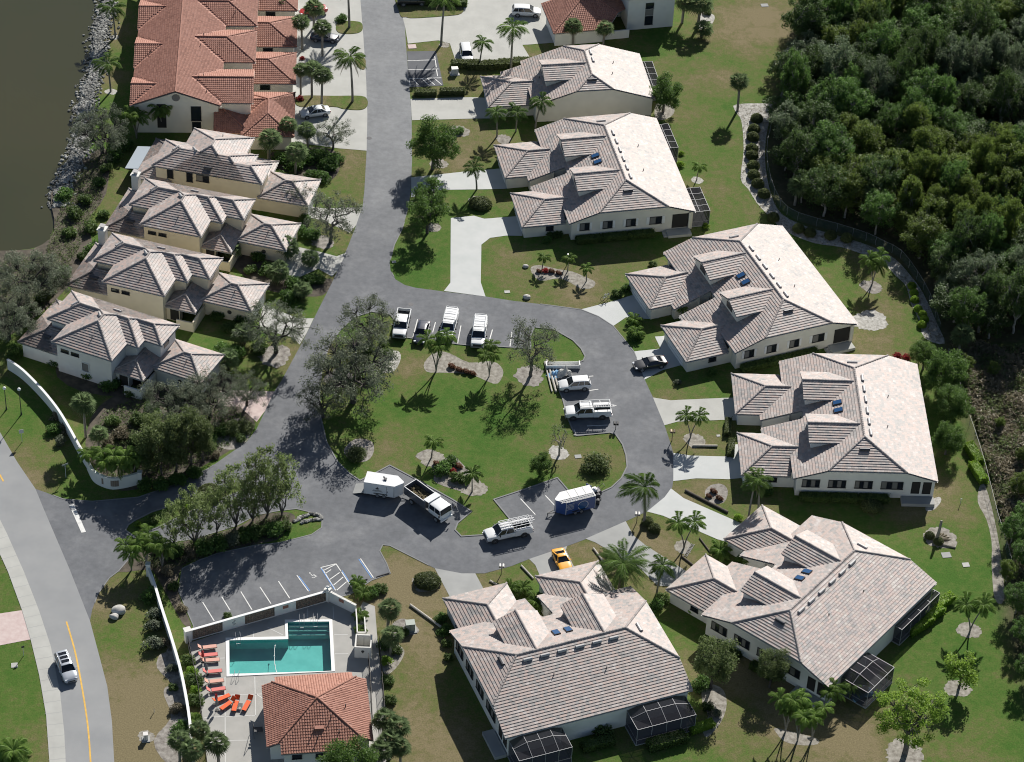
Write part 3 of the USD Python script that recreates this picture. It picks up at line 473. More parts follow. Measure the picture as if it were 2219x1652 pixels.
def tiles_for(P, pl, course, width, kind, seed):
    """The tiles of one roof face, each as (vertices, faces)."""
    g = np.array(pl[:2]); m = np.linalg.norm(g); d = -g / m; e = np.array([-d[1], d[0]])
    C = np.array(P.exterior.coords); s = C @ d; t = C @ e
    cp = course * math.cos(math.atan(m)); s1 = s.max(); out = []
    ns = int(math.ceil((s1 - s.min()) / cp)); tn0 = math.floor(t.min() / width) - 1; tn1 = math.ceil(t.max() / width) + 1
    cells, info = [], []
    for i in range(ns):
        lo = s1 - i * cp; hi = lo - cp; off = (i % 2) * 0.5 * width if kind == 'flat' else 0.0
        for k in range(tn0, tn1):
            a, b = k * width + off, (k + 1) * width + off
            cells.append([d * lo + e * a, d * lo + e * b, d * hi + e * b, d * hi + e * a]); info.append((lo, hi, a, b))
    cells = np.array(cells); polys = shapely.polygons(cells); shapely.prepare(P)
    inside = shapely.contains(P, polys); touch = shapely.intersects(P, polys)
    h_low, h_up = (0.075, 0.012) if kind == 'flat' else (0.05, 0.012)
    for k in np.nonzero(touch)[0]:
        lo, hi, a, b = info[k]
        if inside[k] and kind == 'barrel':
            f = np.array([0.0, 0.16, 0.34, 0.66, 0.84, 1.0]); hh = np.array([0.0, 0.045, 0.068, 0.068, 0.045, 0.0]); w = b - a; n = 6
            xy = np.vstack([d * lo + e * (a + w * x) for x in f] + [d * hi + e * (a + w * x) for x in f] + [d * lo + e * (a + w * x) for x in f])
            base = xy @ g + pl[2]
            z = base + np.r_[hh + h_low, hh * 0.9 + h_up, np.full(n, -0.01)]
            F = [[j, j + 1, n + j + 1, n + j] for j in range(n - 1)] + [[2 * n + j, 2 * n + j + 1, j + 1, j] for j in range(n - 1)]
            out.append((np.c_[xy, z], np.array(F))); continue
        regs = [cells[k]] if inside[k] else [np.array(q.exterior.coords)[:-1] for q in parts_of(P.intersection(polys[k])) if q.area > 0.004]
        for q in regs:
            if len(q) < 3: continue
            ar = np.cross(q[1:] - q[0], np.roll(q, -1, 0)[1:] - q[0])[:-1].sum()
            if ar < 0: q = q[::-1]
            if inside[k]:
                c = q.mean(0); q = c + (q - c) * 0.985
            sv = q @ d; fr = np.clip((sv - hi) / cp, 0, 1)
            zb = q @ g + pl[2]; n = len(q)
            top = np.c_[q, zb + h_up + (h_low - h_up) * fr]; bot = np.c_[q, zb - 0.02]
            F = [[0, j, j + 1] for j in range(1, n - 1)]
            F += [x for j in range(n) for x in ([n + j, n + (j + 1) % n, (j + 1) % n], [n + j, (j + 1) % n, j])]
            out.append((np.vstack([top, bot]), np.array(F)))
    return out
def roof_lines(faces):
    """Ridges and hips: edges from which the roof falls away on both sides."""
    res = []
    for i, (P, a) in enumerate(faces):
        C = np.array(P.exterior.coords)
        for p, q in zip(C[:-1], C[1:]):
            L = np.linalg.norm(q - p)
            if L < 0.25: continue
            u = (q - p) / L; nrm = np.array([u[1], -u[0]]); mid = (p + q) / 2
            if P.contains(Point(*(mid + nrm * 0.02))): nrm = -nrm
            for j, (Q, b) in enumerate(faces):
                if j <= i or not Q.contains(Point(*(mid + nrm * 0.03))): continue
                if abs(zof(a, *mid) - zof(b, *mid)) > 0.03: continue
                if np.dot(b[:2], nrm) - np.dot(a[:2], nrm) < -0.1:
                    res.append((np.r_[p, zof(a, *p)], np.r_[q, zof(a, *q)]))
    return res
def make_roof(parent, faces, kind='flat', thick=0.22, single=0, eye=None, seed=1, name='roof', caps=True):
    """A roof as a deck with a fascia, its tiles (the ones nearest the camera one by one) and its ridge caps."""
    flat = kind == 'flat'
    deck, soffit = MB(), MB()
    for P, a in faces:
        z = lambda v, a=a: v[:, 0] * a[0] + v[:, 1] * a[1] + a[2]
        deck.poly(P, z)
    roof = obj(name, deck, M['roof_deck'] if flat else M['clay_cap'], parent)
    U = unary_union([P.buffer(0.004) for P, a in faces])
    fas = MB()
    for g in parts_of(U):
        for ring in [g.exterior] + list(g.interiors):
            C = np.array(ring.coords)
            for p, q in zip(C[:-1], C[1:]):
                if np.linalg.norm(q - p) < 0.03: continue
                zz = [roof_z(faces, *(r * 0.99 + o * 0.01)) for r, o in ((p, q), (q, p))]
                if None in zz: continue
                A, B = np.r_[p, zz[0]], np.r_[q, zz[1]]; dn = np.array([0, 0, -thick])
                nrm = np.array([q[1] - p[1], -(q[0] - p[0]), 0]); nrm = nrm / np.linalg.norm(nrm) * 0.03
                fas.quad(A + dn + nrm, B + dn + nrm, B + nrm + [0, 0, .015], A + nrm + [0, 0, .015]); fas.quad(A + dn, A + [0, 0, .015], B + [0, 0, .015], B + dn)
                fas.quad(A + [0, 0, .015], A + nrm + [0, 0, .015], B + nrm + [0, 0, .015], B + [0, 0, .015]); fas.quad(A + dn, B + dn, B + dn + nrm, A + dn + nrm)
    for P, a in faces:
        fas.poly(P, lambda v, a=a: v[:, 0] * a[0] + v[:, 1] * a[1] + a[2] - thick + 0.01)
    obj('fascia', fas, M['fascia'] if flat else M['wall_pale'], roof)
    T = []
    for k, (P, a) in enumerate(faces):
        T += tiles_for(P, a, 0.40 if flat else 0.38, 0.46 if flat else 0.31, kind, seed + k)
    tm = M['roof_tile'] if flat else M['clay_tile']
    if single and eye is not None:
        dist = np.array([np.linalg.norm(v.mean(0) - eye) + (1000 if len(f) < 8 else 0) for v, f in T]); order = np.argsort(dist); pick = set(order[:single].tolist())
    else: pick = set()
    rest = MB()
    for k, (v, f) in enumerate(T):
        if k in pick: obj('roof_tile', (v, f), tm, roof)
        else: rest.add(v, f)
    obj('roof_tiles', rest, tm, roof, kind='stuff')
    if caps:
        cp = MB(); R = 0.14 if flat else 0.12
        for p, q in roof_lines(faces):
            L = np.linalg.norm(q - p); n = max(1, int(L / 0.42)); u = (q - p) / L
            side = np.cross(u, [0, 0, 1.0]); side /= np.linalg.norm(side); up = np.cross(side, u)
            if p[2] > q[2]: p, q = q, p
            for k in range(n):
                A, B = p + (q - p) * k / n, p + (q - p) * (k + 1) / n
                prof = [(-1.0, 0.0), (-0.6, 0.62), (0.0, 0.82), (0.6, 0.62), (1.0, 0.0)]
                va = [A + side * x * R * 1.1 + up * (y * R * 1.1 + 0.05) for x, y in prof]; vb = [B + side * x * R + up * (y * R + 0.03) for x, y in prof]
                cp.add(va + vb, [[j, j + 1, 6 + j, 5 + j] for j in range(4)]); cp.add(va, [[0, 1, 2], [0, 2, 4], [2, 3, 4]])
        obj('ridge_caps', cp, M['roof_cap'] if flat else M['clay_cap'], roof, kind='stuff')
    return roof
def wall_run(mb, pts, top, z0=0.0, step=0.3):
    """Vertical wall along plan points; top: number or function of (x, y)."""
    for p, q in zip(pts[:-1], pts[1:]):
        p, q = np.array(p, float), np.array(q, float); L = np.linalg.norm(q - p)
        n = max(1, int(L / step)) if callable(top) else 1
        P = [p + (q - p) * k / n for k in range(n + 1)]; zt = [top(*x) if callable(top) else top for x in P]
        v = [np.r_[x, z0] for x in P] + [np.r_[x, z] for x, z in zip(P, zt)]
        mb.add(v, [[k, k + 1, n + 2 + k, n + 1 + k] for k in range(n)])
def under_roof(faces, gap=0.10, default=2.4):
    def f(x, y):
        z = roof_z(faces, x, y); return (z if z is not None else default) - gap
    return f
def window(parent, c, w, h, rz, panes=2, shutters=False, frame=None, blind=False, name='window'):
    """c: centre of the opening on the wall face; rz: direction the wall runs; the outward side is the right of it."""
    fr = MB(); t = 0.07; R = rot(rz, 2)
    def put(mb, x, z, sx, sz, y0, y1):
        b = MB().box((x, -(y0 + y1) / 2, z), (sx, y1 - y0, sz)); v, f = b.done(); mb.add(v @ R.T + c, f)
    for sx in (-1, 1): put(fr, sx * (w / 2), 0, t, h + t, 0.0, 0.09)
    put(fr, 0, h / 2, w - t, t, 0.0, 0.09); put(fr, 0, -h / 2 - 0.02, w + 0.16, t, 0.0, 0.14)
    for k in range(1, panes): put(fr, -w / 2 + w * k / panes, 0, 0.05, h - t, 0.0, 0.07)
    W = obj(name, fr, M[frame or 'frame_dark'], parent)
    for k in range(panes):
        g = MB(); put(g, -w / 2 + w * (k + .5) / panes, 0, w / panes - 0.06, h - t, 0.005, 0.035); obj('pane', g, M['blind'] if blind and k % 2 == (0 if panes > 1 else 0) else M['glass'], W)
    if shutters:
        for sx in (-1, 1):
            g = MB(); sw = w * 0.26
            put(g, sx * (w / 2 + sw / 2 + 0.05), 0, sw, h + 0.05, 0.0, 0.04)
            for q in range(7): put(g, sx * (w / 2 + sw / 2 + 0.05), -h / 2 + h * (q + .5) / 7, sw - 0.08, h / 7 - 0.04, 0.04, 0.055)
            obj('shutter', g, M['white'], W)
    return W
def panel(parent, name, c, w, h, rz, mat_, thick=0.05, label=None):
    b = MB().box((0, -thick / 2, 0), (w, thick, h)); v, f = b.done()
    return obj(name, (v @ rot(rz, 2).T + c, f), mat_, parent, label)
def eye_in(loc, rz):
    d = EYE - np.array([loc[0], loc[1], 0]); return rot(-rz, 2) @ d
def roof_vent(parent, faces, x, y, along, length=1.15, wide=0.42, mat_=None):
    """A low curved metal vent sitting on the roof; along: direction it runs."""
    z = roof_z(faces, x, y); b = MB(); R = rot(along, 2)
    pr = [(-1, 0.0), (-0.95, 0.16), (-0.5, 0.27), (0.2, 0.27), (0.8, 0.16), (1, 0.0)]
    v = []
    for sx in (-1, 1):
        for a, c in pr:
            q = R @ np.array([sx * length / 2, a * wide / 2, 0.0]); zz = roof_z(faces, x + q[0], y + q[1], z)
            v.append([x + q[0], y + q[1], (zz if zz else z) + c + 0.03])
    b.add(v, [[k, k + 1, 7 + k, 6 + k] for k in range(5)]); b.add(v[:6], [[0, 1, 2], [0, 2, 3], [0, 3, 4], [0, 4, 5]]); b.add(v[6:], [[2, 1, 0], [3, 2, 0], [4, 3, 0], [5, 4, 0]])
    obj('roof_vent', b, mat_ or M['vent_light'], parent)
def pipe_vent(parent, faces, x, y, h=0.35):
    z = roof_z(faces, x, y, 3); obj('vent_pipe', MB().cyl((x, y, z + h / 2), 0.06, h + 0.1, 8), M['vent_dark'], parent)

# ---------------------------------------------------------------- duplex villas on the right side of the loop
def villa(label, x, y, deg, style, double=True, L=24.55, a=5.09, uH=5.09, nw=4):
    rz = math.radians(deg); V = thing('villa', label, 'house', (x, y, 0), rz, 'single-storey tiled villas round the loop')
    uG, uR, m, m2, zE = 9.66, 9.70, 0.347, 0.328, 3.40; zR = zE + m * uG; zHp = zR - m * uH
    side = [(m, 0, zR), (-m2, 0, zR)]
    ends = [(0, (zR - zHp) / a, zHp), (0, -(zR - zHp) / a, zHp + (zR - zHp) / a * L)]
    main = planes_volume([(-uG, 0), (uR, 0), (uR, L), (-uG, L)], side + ends)
    if double:
        gar = [(1.65, 10.3), (14.2, 22.9)]; ext = (5.9, 18.5); slits = [sbox(-13.4, 11.5, -7.4, 13.1)]; dorm = [7.8, 16.75]
    else:
        gar = [(2.0, 10.6)]; ext = (6.3, 11.6); slits = []; dorm = [6.4]
    vols = [main + [(sbox(-13.0, ext[0], -uG, ext[1]), side[0])]]
    vols += [hip(-16.35, -6.0, w0, w1, 2.3, 0.352, 'r') for w0, w1 in gar]
    faces = merge_roof(vols)
    for s in slits: faces = [(g, pl) for P, pl in faces for g in parts_of(P.difference(s)) if g.area > 0.02]
    dz = []
    for c in dorm:
        for f in hip(-7.35, 0.6, c - 2.95, c + 2.95, 5.62, 0.35, 'lr'): dz += above(f, main)
    dz = [f for f in dz if f[0].bounds[0] < 0.2]
    ey = eye_in((x, y), rz)
    roof = make_roof(V, faces, single=300, eye=ey, seed=3 + int(deg * 7) % 97)
    for k, c in enumerate(dorm):
        fs = [f for f in dz if abs(f[0].centroid.y - c) < 3]
        if fs: make_roof(V, fs, thick=0.18, seed=9 + k, name='dormer_roof')
    wm = M['wall_pale'] if style != 'plain' else M['wall_white']
    tops = under_roof(faces); w = MB(); o = 0.55
    wall_run(w, [(-uG + .6, o), (uR - .25, o), (uR - .25, L - o), (-uG + .6, L - o), (-uG + .6, o)], tops)
    for w0, w1 in gar:
        wall_run(w, [(-uG + .6, w0 + .45), (-15.85, w0 + .45), (-15.85, w1 - .45), (-uG + .6, w1 - .45)][::-1], tops)
    if double:
        for s0, s1 in ((10.2, 11.05), (13.55, 14.4)):
            wall_run(w, [(-7.0, s0), (-12.6, s0), (-12.6, s1), (-7.0, s1)][::-1], tops)
        wall_run(w, [(-6.9, 11.0), (-6.9, 13.6)], tops)
    wall = obj('wall', w, wm, V)
    for c in dorm:
        d = MB(); zt = lambda q, c=c: 5.62 + 0.35 * (2.95 - abs(q - c)) - 0.1
        for k in range(12):
            p, q = c - 2.6 + 5.2 * k / 12, c - 2.6 + 5.2 * (k + 1) / 12
            d.quad([-7.0, q, 4.0], [-7.0, p, 4.0], [-7.0, p, zt(p)], [-7.0, q, zt(q)])
        for sgn in (-1, 1):
            yy = c + sgn * 2.6
            d.add([[-7.0, yy, 4.0], [-2.6, yy, 5.5], [-2.6, yy, 5.7], [-7.0, yy, 5.7]], [[0, 1, 2, 3]])
        D = obj('dormer', d, wm, V)
        panel(D, 'louver', (-7.02, c, 5.25), 1.7, 0.9, -PI / 2, M['frame_dark'] if style != 'plain' else M['blind'], 0.05)
    # openings: garage doors, near-side windows, the corner porch
    for w0, w1 in gar:
        c = (w0 + w1) / 2; D = panel(V, 'garage_door', (-15.87, c, 1.05), 5.0, 2.1, -PI / 2, M['white'], 0.05)
        for k in range(1, 4): panel(D, 'door_groove', (-15.925, c, 2.1 * k / 4), 4.96, 0.03, -PI / 2, M['blind'], 0.01)
        window(V, (-12.0, w0 + .45, 1.45), 1.1, 1.0, 0, 1)
    if double: panel(V, 'front_door', (-6.92, 12.3, 1.05), 1.0, 2.1, -PI / 2, M['wood_dark'], 0.05)
    if style == 'blank':
        pass
    else:
        xs = [(-7.1, 2.3), (-3.6, 2.3), (-0.05, 2.3), (3.75, 2.9)][:nw]
        for xc, ww in xs: window(V, (xc, o - .01, 2.25), ww * (0.62 if style == 'shutters' else 1.0), 1.25, 0, 2 if style == 'shutters' else 4, style == 'shutters', blind=True)
        if style == 'shutters':
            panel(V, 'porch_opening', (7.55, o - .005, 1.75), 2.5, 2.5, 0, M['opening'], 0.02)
            P = obj('porch_post', MB().box((8.95, o - .1, 1.6), (0.32, 0.36, 3.2)), wm, V)
            obj('porch_step', MB().box((7.2, o - 1.0, 0.22), (3.6, 1.6, 0.44)).box((5.2, o - 0.9, 0.11), (0.8, 1.2, 0.22)), M['concrete'], V)
        else:
            for xc in (6.95, 8.45):
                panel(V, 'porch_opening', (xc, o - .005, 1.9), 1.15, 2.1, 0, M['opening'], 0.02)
            obj('porch_step', MB().box((7.3, o - 0.9, 0.25), (4.4, 1.5, 0.5)), M['concrete_grey'], V)
    # roof furniture
    vs = [6.2, 8.45, 10.7, 13.05, 15.3, 17.55] if double else [7.3, 9.4]
    for wv in vs: roof_vent(V, faces, 0.95, wv, PI / 2)
    roof_vent(V, faces, -0.1, a * 0.62, 0, 1.35, 0.5, M['vent_dark'])
    if double:
        roof_vent(V, faces, 0.0, L - a * 0.62, 0, 1.35, 0.5)
        for wv in (11.45, 13.05):
            z = roof_z(faces, -2.85, wv); b = MB(); v = np.array([[-3.45, wv - .42, 0], [-2.25, wv - .42, 0], [-2.25, wv + .42, 0], [-3.45, wv + .42, 0]])
            lo = v + [[0, 0, zof(side[0], *p[:2])] for p in v]; hi = lo + [0, 0, 0.2]
            b.add(np.vstack([lo, hi]), [[0, 1, 5, 4], [1, 2, 6, 5], [2, 3, 7, 6], [3, 0, 4, 7]]); b.add(hi, [[0, 1, 2, 3]])
            S = obj('skylight', b, M['frame_dark'], V)
            c = hi.mean(0); gl = c + (hi - c) * 0.88 + [0, 0, 0.02]; obj('pane', (gl, [[0, 1, 2, 3]]), M['glass_blue'], S)
    for px, py in ((3.6, L * .35), (4.4, L * .62), (-7.6, L * .52)): pipe_vent(V, faces, px, py)
    return V, faces
def lanai(parent, w0, w1, depth, u0=9.3, zb=2.75, ztop=3.35, flat=False):
    """A screened enclosure standing against the rear wall: frame bars and screens."""
    fr = MB(); sc = MB(); u1 = u0 + depth; k = 0.45 * depth
    n = 4; ys = np.linspace(w0, w1, n + 1); B = 0.055
    ridge = [(u0 + 0.25, ztop), (u0 + k, ztop), (u1, zb)] if not flat else [(u0 + .25, zb), (u0 + k, zb), (u1, zb)]
    for yv in ys:
        inner = 0 if yv not in (ys[0], ys[-1]) else 1
        zr = [r[1] if not inner else zb for r in ridge]
        for (p, q), za, zc in zip(zip(ridge[:-1], ridge[1:]), zr[:-1], zr[1:]): fr.bar((p[0], yv, za), (q[0], yv, zc), B)
        fr.bar((u1, yv, 0), (u1, yv, zb), B)
    for a, b in zip(ys[:-1], ys[1:]):
        fr.bar((u1, a, zb), (u1, b, zb), B); fr.bar((u1, a, 0.9), (u1, b, 0.9), B * .8); fr.bar((u1, a, .05), (u1, b, .05), B)
        za = zb if a == ys[0] else ridge[1][1]; zc = zb if b == ys[-1] else ridge[1][1]
        fr.bar((ridge[1][0], a, za), (ridge[1][0], b, zc), B)
        zi = ridge[0][1]
        sc.quad((ridge[0][0], a, za), (ridge[1][0], a, za), (ridge[1][0], b, zc), (ridge[0][0], b, zc)); sc.quad((ridge[1][0], a, za), (u1, a, zb), (u1, b, zb), (ridge[1][0], b, zc))
        sc.quad((u1, a, 0.05), (u1, b, 0.05), (u1, b, zb), (u1, a, zb))
    for yv in (w0, w1):
        sc.quad((u0 + .25, yv, 0.05), (u1, yv, 0.05), (u1, yv, zb), (u0 + .25, yv, zb)); fr.bar((u0 + .25, yv, .05), (u1, yv, .05), B); fr.bar((u0 + .25, yv, .9), (u1, yv, .9), B * .8)
    S = obj('screen_enclosure', fr, M['alu_grey'], parent); obj('screen', sc, M['screen'], S)
    obj('porch_floor', MB().box(((u0 + u1) / 2 + .1, (w0 + w1) / 2, 0.06), (depth - 0.1, w1 - w0 + .2, 0.12)), M['concrete_grey'], S)
    return S
VILLAS = {}
VILLAS[4], _ = villa('pale tiled duplex villa with four wide bronze windows, beside the two square concrete drives', 47.55, -20.99, 2.1, 'plain')
VILLAS[2], _ = villa('tiled duplex villa with white shuttered windows facing the long white drive', 16.58, 34.93, 13.5, 'shutters')
VILLAS[3], _ = villa('tiled duplex villa with shuttered windows, turned to the black car on its drive', 39.76, 8.33, 23.7, 'shutters')
VILLAS[5], _ = villa('tiled duplex villa set diagonally, with a screened pool porch behind the lime-green tree', 32.87, -53.78, -37.3, 'plain')
VILLAS[6], _ = villa('tiled duplex villa nearest the viewer, with two dark screened porches, by the yellow car', -2.43, -61.96, -66.9, 'plain')
VILLAS[1], _ = villa('small tiled villa with one dormer and a blank side wall, farthest up the road', 10.56, 64.71, 10.9, 'blank', False, 12.69, 2.99, 2.75)
lanai(VILLAS[6], 0.6, 7.4, 3.6); lanai(VILLAS[6], 15.9, 23.6, 3.6)
lanai(VILLAS[2], 1.0, 7.0, 2.9, flat=True); lanai(VILLAS[2], 17.6, 24.0, 2.2, flat=True)
lanai(VILLAS[5], 3.2, 9.0, 4.2); lanai(VILLAS[5], 15.2, 24.0, 1.3, flat=True)
lanai(VILLAS[1], 4.6, 11.6, 2.3, flat=True)
# ---------------------------------------------------------------- two-storey villas on the lake side
def lake_villa(label, ox, oy, deg, flip=False, chimney=False, wallm='wall_cream', single=150, ground_win=True):
    """Local frame: x along the front, y away from the viewer; flip mirrors the plan front to back."""
    rz = math.radians(deg); V = thing('lake_villa', label, 'house', (ox, oy, 0), rz, 'two-storey tiled villas along the lake')
    Y = (lambda a, b: (11.0 - b, 11.0 - a)) if flip else (lambda a, b: (a, b))
    X = 3.2 if flip else 0.0
    fl = (lambda y: 11.0 - y) if flip else (lambda y: y)
    def H(x0, x1, y0, y1, ze, m=0.42, g=''):
        a, b = Y(y0, y1); return hip(x0 + X, x1 + X, a, b, ze, m, g)
    up = merge_roof([H(-3.2, 11.3, 4.1, 11.0, 5.4), H(0, 9.5, 0, 11.0, 5.4), H(0.5, 13.95, 5.85, 11.0, 5.4)])
    ey = eye_in((ox, oy), rz)
    make_roof(V, up, single=single, eye=ey, seed=20)
    low1 = merge_roof([H(-6.0, 3.0, 0.65, 7.2, 2.75, 0.40), H(-6.0, -0.2, 0.65, 11.2, 2.75, 0.40)])
    make_roof(V, low1, seed=31, name='lower_roof')
    low2 = H(13.1, 21.0, 4.0, 10.9, 2.7, 0.40); make_roof(V, low2, seed=42, name='garage_roof')
    low3 = H(8.6, 13.6, 1.1, 8.0, 2.6, 0.42, 'f' if not flip else 'n'); make_roof(V, low3, seed=53, name='entry_roof')
    def loop(pts): return [(x + X, fl(y)) for x, y in pts][::-1 if flip else 1]
    wm = M[wallm]
    w = MB(); o = 0.5
    wall_run(w, loop([(o, o), (9.0, o), (9.0, 4.6), (10.8, 4.6), (10.8, 6.35), (13.45, 6.35), (13.45, 10.5), (-2.7, 10.5), (-2.7, 4.6), (o, 4.6), (o, o)]), under_roof(up))
    wall_run(w, loop([(o, 1.1), (-5.5, 1.1), (-5.5, 10.7), (-2.7, 10.7)][::-1]), under_roof(low1))
    wall_run(w, loop([(13.45, 4.45), (20.55, 4.45), (20.55, 10.45), (13.45, 10.45), (13.45, 4.45)]), under_roof(low2))
    wall_run(w, loop([(9.0, 1.6), (11.0, 1.6), (11.0, 2.6)]), under_roof(low3))
    wall = obj('wall', w, wm, V)
    if flip:       # this side shows its long upper wall with three windows
        yv = 0.5 - 0.01
        for xc, ww, hh, zc in ((-0.45 + X, 0.9, 1.7, 4.2), (2.55 + X, 0.9, 1.7, 4.1), (4.6 + X, 1.9, 1.1, 4.2)):
            window(V, (xc, yv, zc), ww, hh, 0, 1 if ww < 1 else 2, blind=ww > 1)
    else:
        for xc in (1.75, 3.35): window(V, (xc, o - .01, 4.0), 1.15, 0.5, 0, 1)
        if ground_win: window(V, (4.9, o - .01, 2.3), 1.1, 1.5, 0, 1, frame='white', blind=True)
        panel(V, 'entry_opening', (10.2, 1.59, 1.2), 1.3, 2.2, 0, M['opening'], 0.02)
        panel(V, 'upper_opening', (13.46, 8.0, 4.2), 1.4, 1.0, PI / 2, M['glass'], 0.03)
        obj('round_louver', MB().tube([(17.4, 4.44, 1.4), (17.4, 4.38, 1.4)], 0.33, 12), M['frame_dark'], V)
        obj('court_wall', MB().box((13.6, 2.2, 0.9), (0.25, 4.2, 1.8)).box((12.4, 0.15, 0.8), (2.6, 0.22, 1.6)), wm, V)
    D = panel(V, 'garage_door', (20.56 + X, (fl(5.4) + fl(9.6)) / 2, 1.05), 4.4, 2.1, PI / 2, M['white'], 0.04)
    yr = fl(5.6)
    roof_vent(V, up, 4.2 + X if not flip else 2.4 + X, fl(6.1) if not flip else fl(7.2), -0.9, 1.1, 0.4)
    roof_vent(V, up, -0.5 + X, fl(7.4), 1.1, 1.2, 0.42, M['vent_light'])
    roof_vent(V, up, 5.3 + X, fl(9.0) if not flip else fl(10), 0, 1.2, 0.45, M['vent_light'] if not flip else M['vent_dark'])
    roof_vent(V, low1, -2.4 + X, fl(2.6), 0, 1.2, 0.45, M['vent_dark'])
    for px, py in ((5.2, 2.2), (10.0, 5.0), (17.5, 6.2)): pipe_vent(V, up + low2, px + X, fl(py) if not flip or px < 17 else fl(9))
    if chimney:
        b = MB().box((-4.7 + X, 11.0, 2.9), (1.05, 1.05, 5.8)).box((-4.7 + X, 11.0, 5.85), (1.3, 1.3, 0.16))
        C = obj('chimney', b, M['wall_white'], V)
        obj('chimney_cap', MB().cyl((-4.7 + X, 11.0, 6.15), 0.3, 0.4, 10).box((-4.7 + X, 11.0, 6.4), (0.8, 0.8, 0.06)), M['vent_light'], C)
    return V
LV4 = lake_villa('lake villa nearest the street wall, its white side wall in shade', -63.39, -3.15, -21.7, wallm='wall_white')
LV3 = lake_villa('lake villa second from the street wall, cream walls and a white chimney', -58.45, 10.69, -15.4, chimney=True, ground_win=False)
LV2 = lake_villa('lake villa third from the street wall, half hidden by sparse grey trees', -55.04, 24.49, -13.1, chimney=True, ground_win=False)
LV1 = lake_villa('lake villa beside the long red-roofed block, upper wall with three windows', -55.22, 39.24, -10.9, flip=True)
obj('porch_roof', MB().add([[-2.9, 2.2, 2.7], [-2.9, 8.2, 2.7], [-5.0, 8.2, 2.4], [-5.0, 2.2, 2.4], [-2.9, 2.2, 2.62], [-2.9, 8.2, 2.62], [-5.0, 8.2, 2.32], [-5.0, 2.2, 2.32]], [[0, 1, 2, 3], [7, 6, 5, 4], [3, 2, 6, 7], [1, 5, 6, 2]]), mat('porch_sheet', (.34, .39, .43), .5), LV1)

# ---------------------------------------------------------------- long block with clay roofs (upper left)
rz = math.radians(4.44); RB = thing('row_building', 'long cream block with orange clay roofs and stepped side gables', 'apartment block', (-60.38, 54.41, 0), rz)
m = 0.38
main = hip(0, 13.8, 0, 46, 5.5, m, 'nf')
left = [hip(-0.15, 6.5, y0, y1, 5.5, 0.376, 'lr') for y0, y1 in ((-0.0, 7.7), (10.4, 19.0), (21.3, 29.9), (32.2, 40.8))]
right = [hip(7.0, 18.7, 0.85, 10.05, 5.5, m, 'lr'), hip(7.0, 18.75, 12.15, 21.35, 5.5, m, 'l'), hip(7.0, 18.75, 22.6, 31.8, 5.5, m, 'l'), hip(7.0, 18.75, 33.6, 42.8, 5.5, m, 'l')]
rows = merge_roof([main] + left + right)
rows = [f for f in rows if f[0].bounds[1] < 44]
make_roof(RB, rows, 'barrel', single=280, eye=eye_in((-60.38, 54.41), rz), seed=60)
g_low = [merge_roof([hip(16.8, 25.0, -4.1, 8.0, 2.7, m), hip(14.0, 25.0, 0.4, 7.8, 2.7, m, 'l')])] + [hip(15.5, 25.05, y0, y1, 2.7, m, 'l') for y0, y1 in ((10.4, 19.3), (20.9, 29.8), (31.6, 40.5))]
for k, g in enumerate(g_low): make_roof(RB, g, 'barrel', seed=70 + k, name='garage_roof')
por = hip(12.6, 18.4, -3.0, 3.0, 2.5, 0.36, 'lf'); make_roof(RB, por, 'barrel', seed=77, name='porch_roof')
w = MB(); tp = under_roof(rows)
wall_run(w, [(0.5, 43), (0.5, .75), (13.3, .75), (13.3, 1.35), (18.2, 1.35), (18.2, 9.6), (13.3, 9.6), (13.3, 12.65), (18.2, 12.65), (18.2, 20.9), (13.3, 20.9), (13.3, 23.1), (18.2, 23.1), (18.2, 31.3), (13.3, 31.3), (13.3, 34.1), (18.2, 34.1), (18.2, 43)], tp)
for k, (y0, y1) in enumerate(((-3.6, 7.4), (10.9, 18.8), (21.4, 29.3), (32.1, 40))):
    wall_run(w, [(17.3 if k == 0 else 18.2, y0), (24.5, y0), (24.5, y1), (18.2, y1)], under_roof(g_low[k], default=2.7))
obj('wall', w, M['wall_pale'], RB)
obj('round_louver', MB().tube([(6.9, .74, 6.5), (6.9, .66, 6.5)], 0.62, 18), M['blind'], RB)
window(RB, (9.9, .74, 3.6), 1.5, 2.6, 0, 1); window(RB, (9.9, .74, 1.2), 1.3, 1.6, 0, 1)
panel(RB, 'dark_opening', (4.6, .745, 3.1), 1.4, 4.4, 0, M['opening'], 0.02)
obj('porch_column', MB().tube([(17.4, -2.6, 0), (17.4, -2.6, 2.4)], 0.16, 10), M['wall_white'], RB)
for k, (y0, xc) in enumerate(((10.9, 20.2), (21.4, 20.4), (32.1, 20.6))): window(RB, (xc, y0 - .01, 1.75), 1.5, 0.85, 0, 1)
for k, yc in enumerate((3.2, 14.9, 25.4, 36.0)): panel(RB, 'garage_door', (24.51, yc, 1.1), 4.6, 2.2, PI / 2, M['white'], 0.04)
for px, py in ((10.2, 5.2), (10.9, 5.9), (11.5, 2.4), (10.5, 17.3), (10.1, 14.5), (15.2, 25), (2.4, 13.2), (10.4, 28)): pipe_vent(RB, rows, px, py, 0.4)

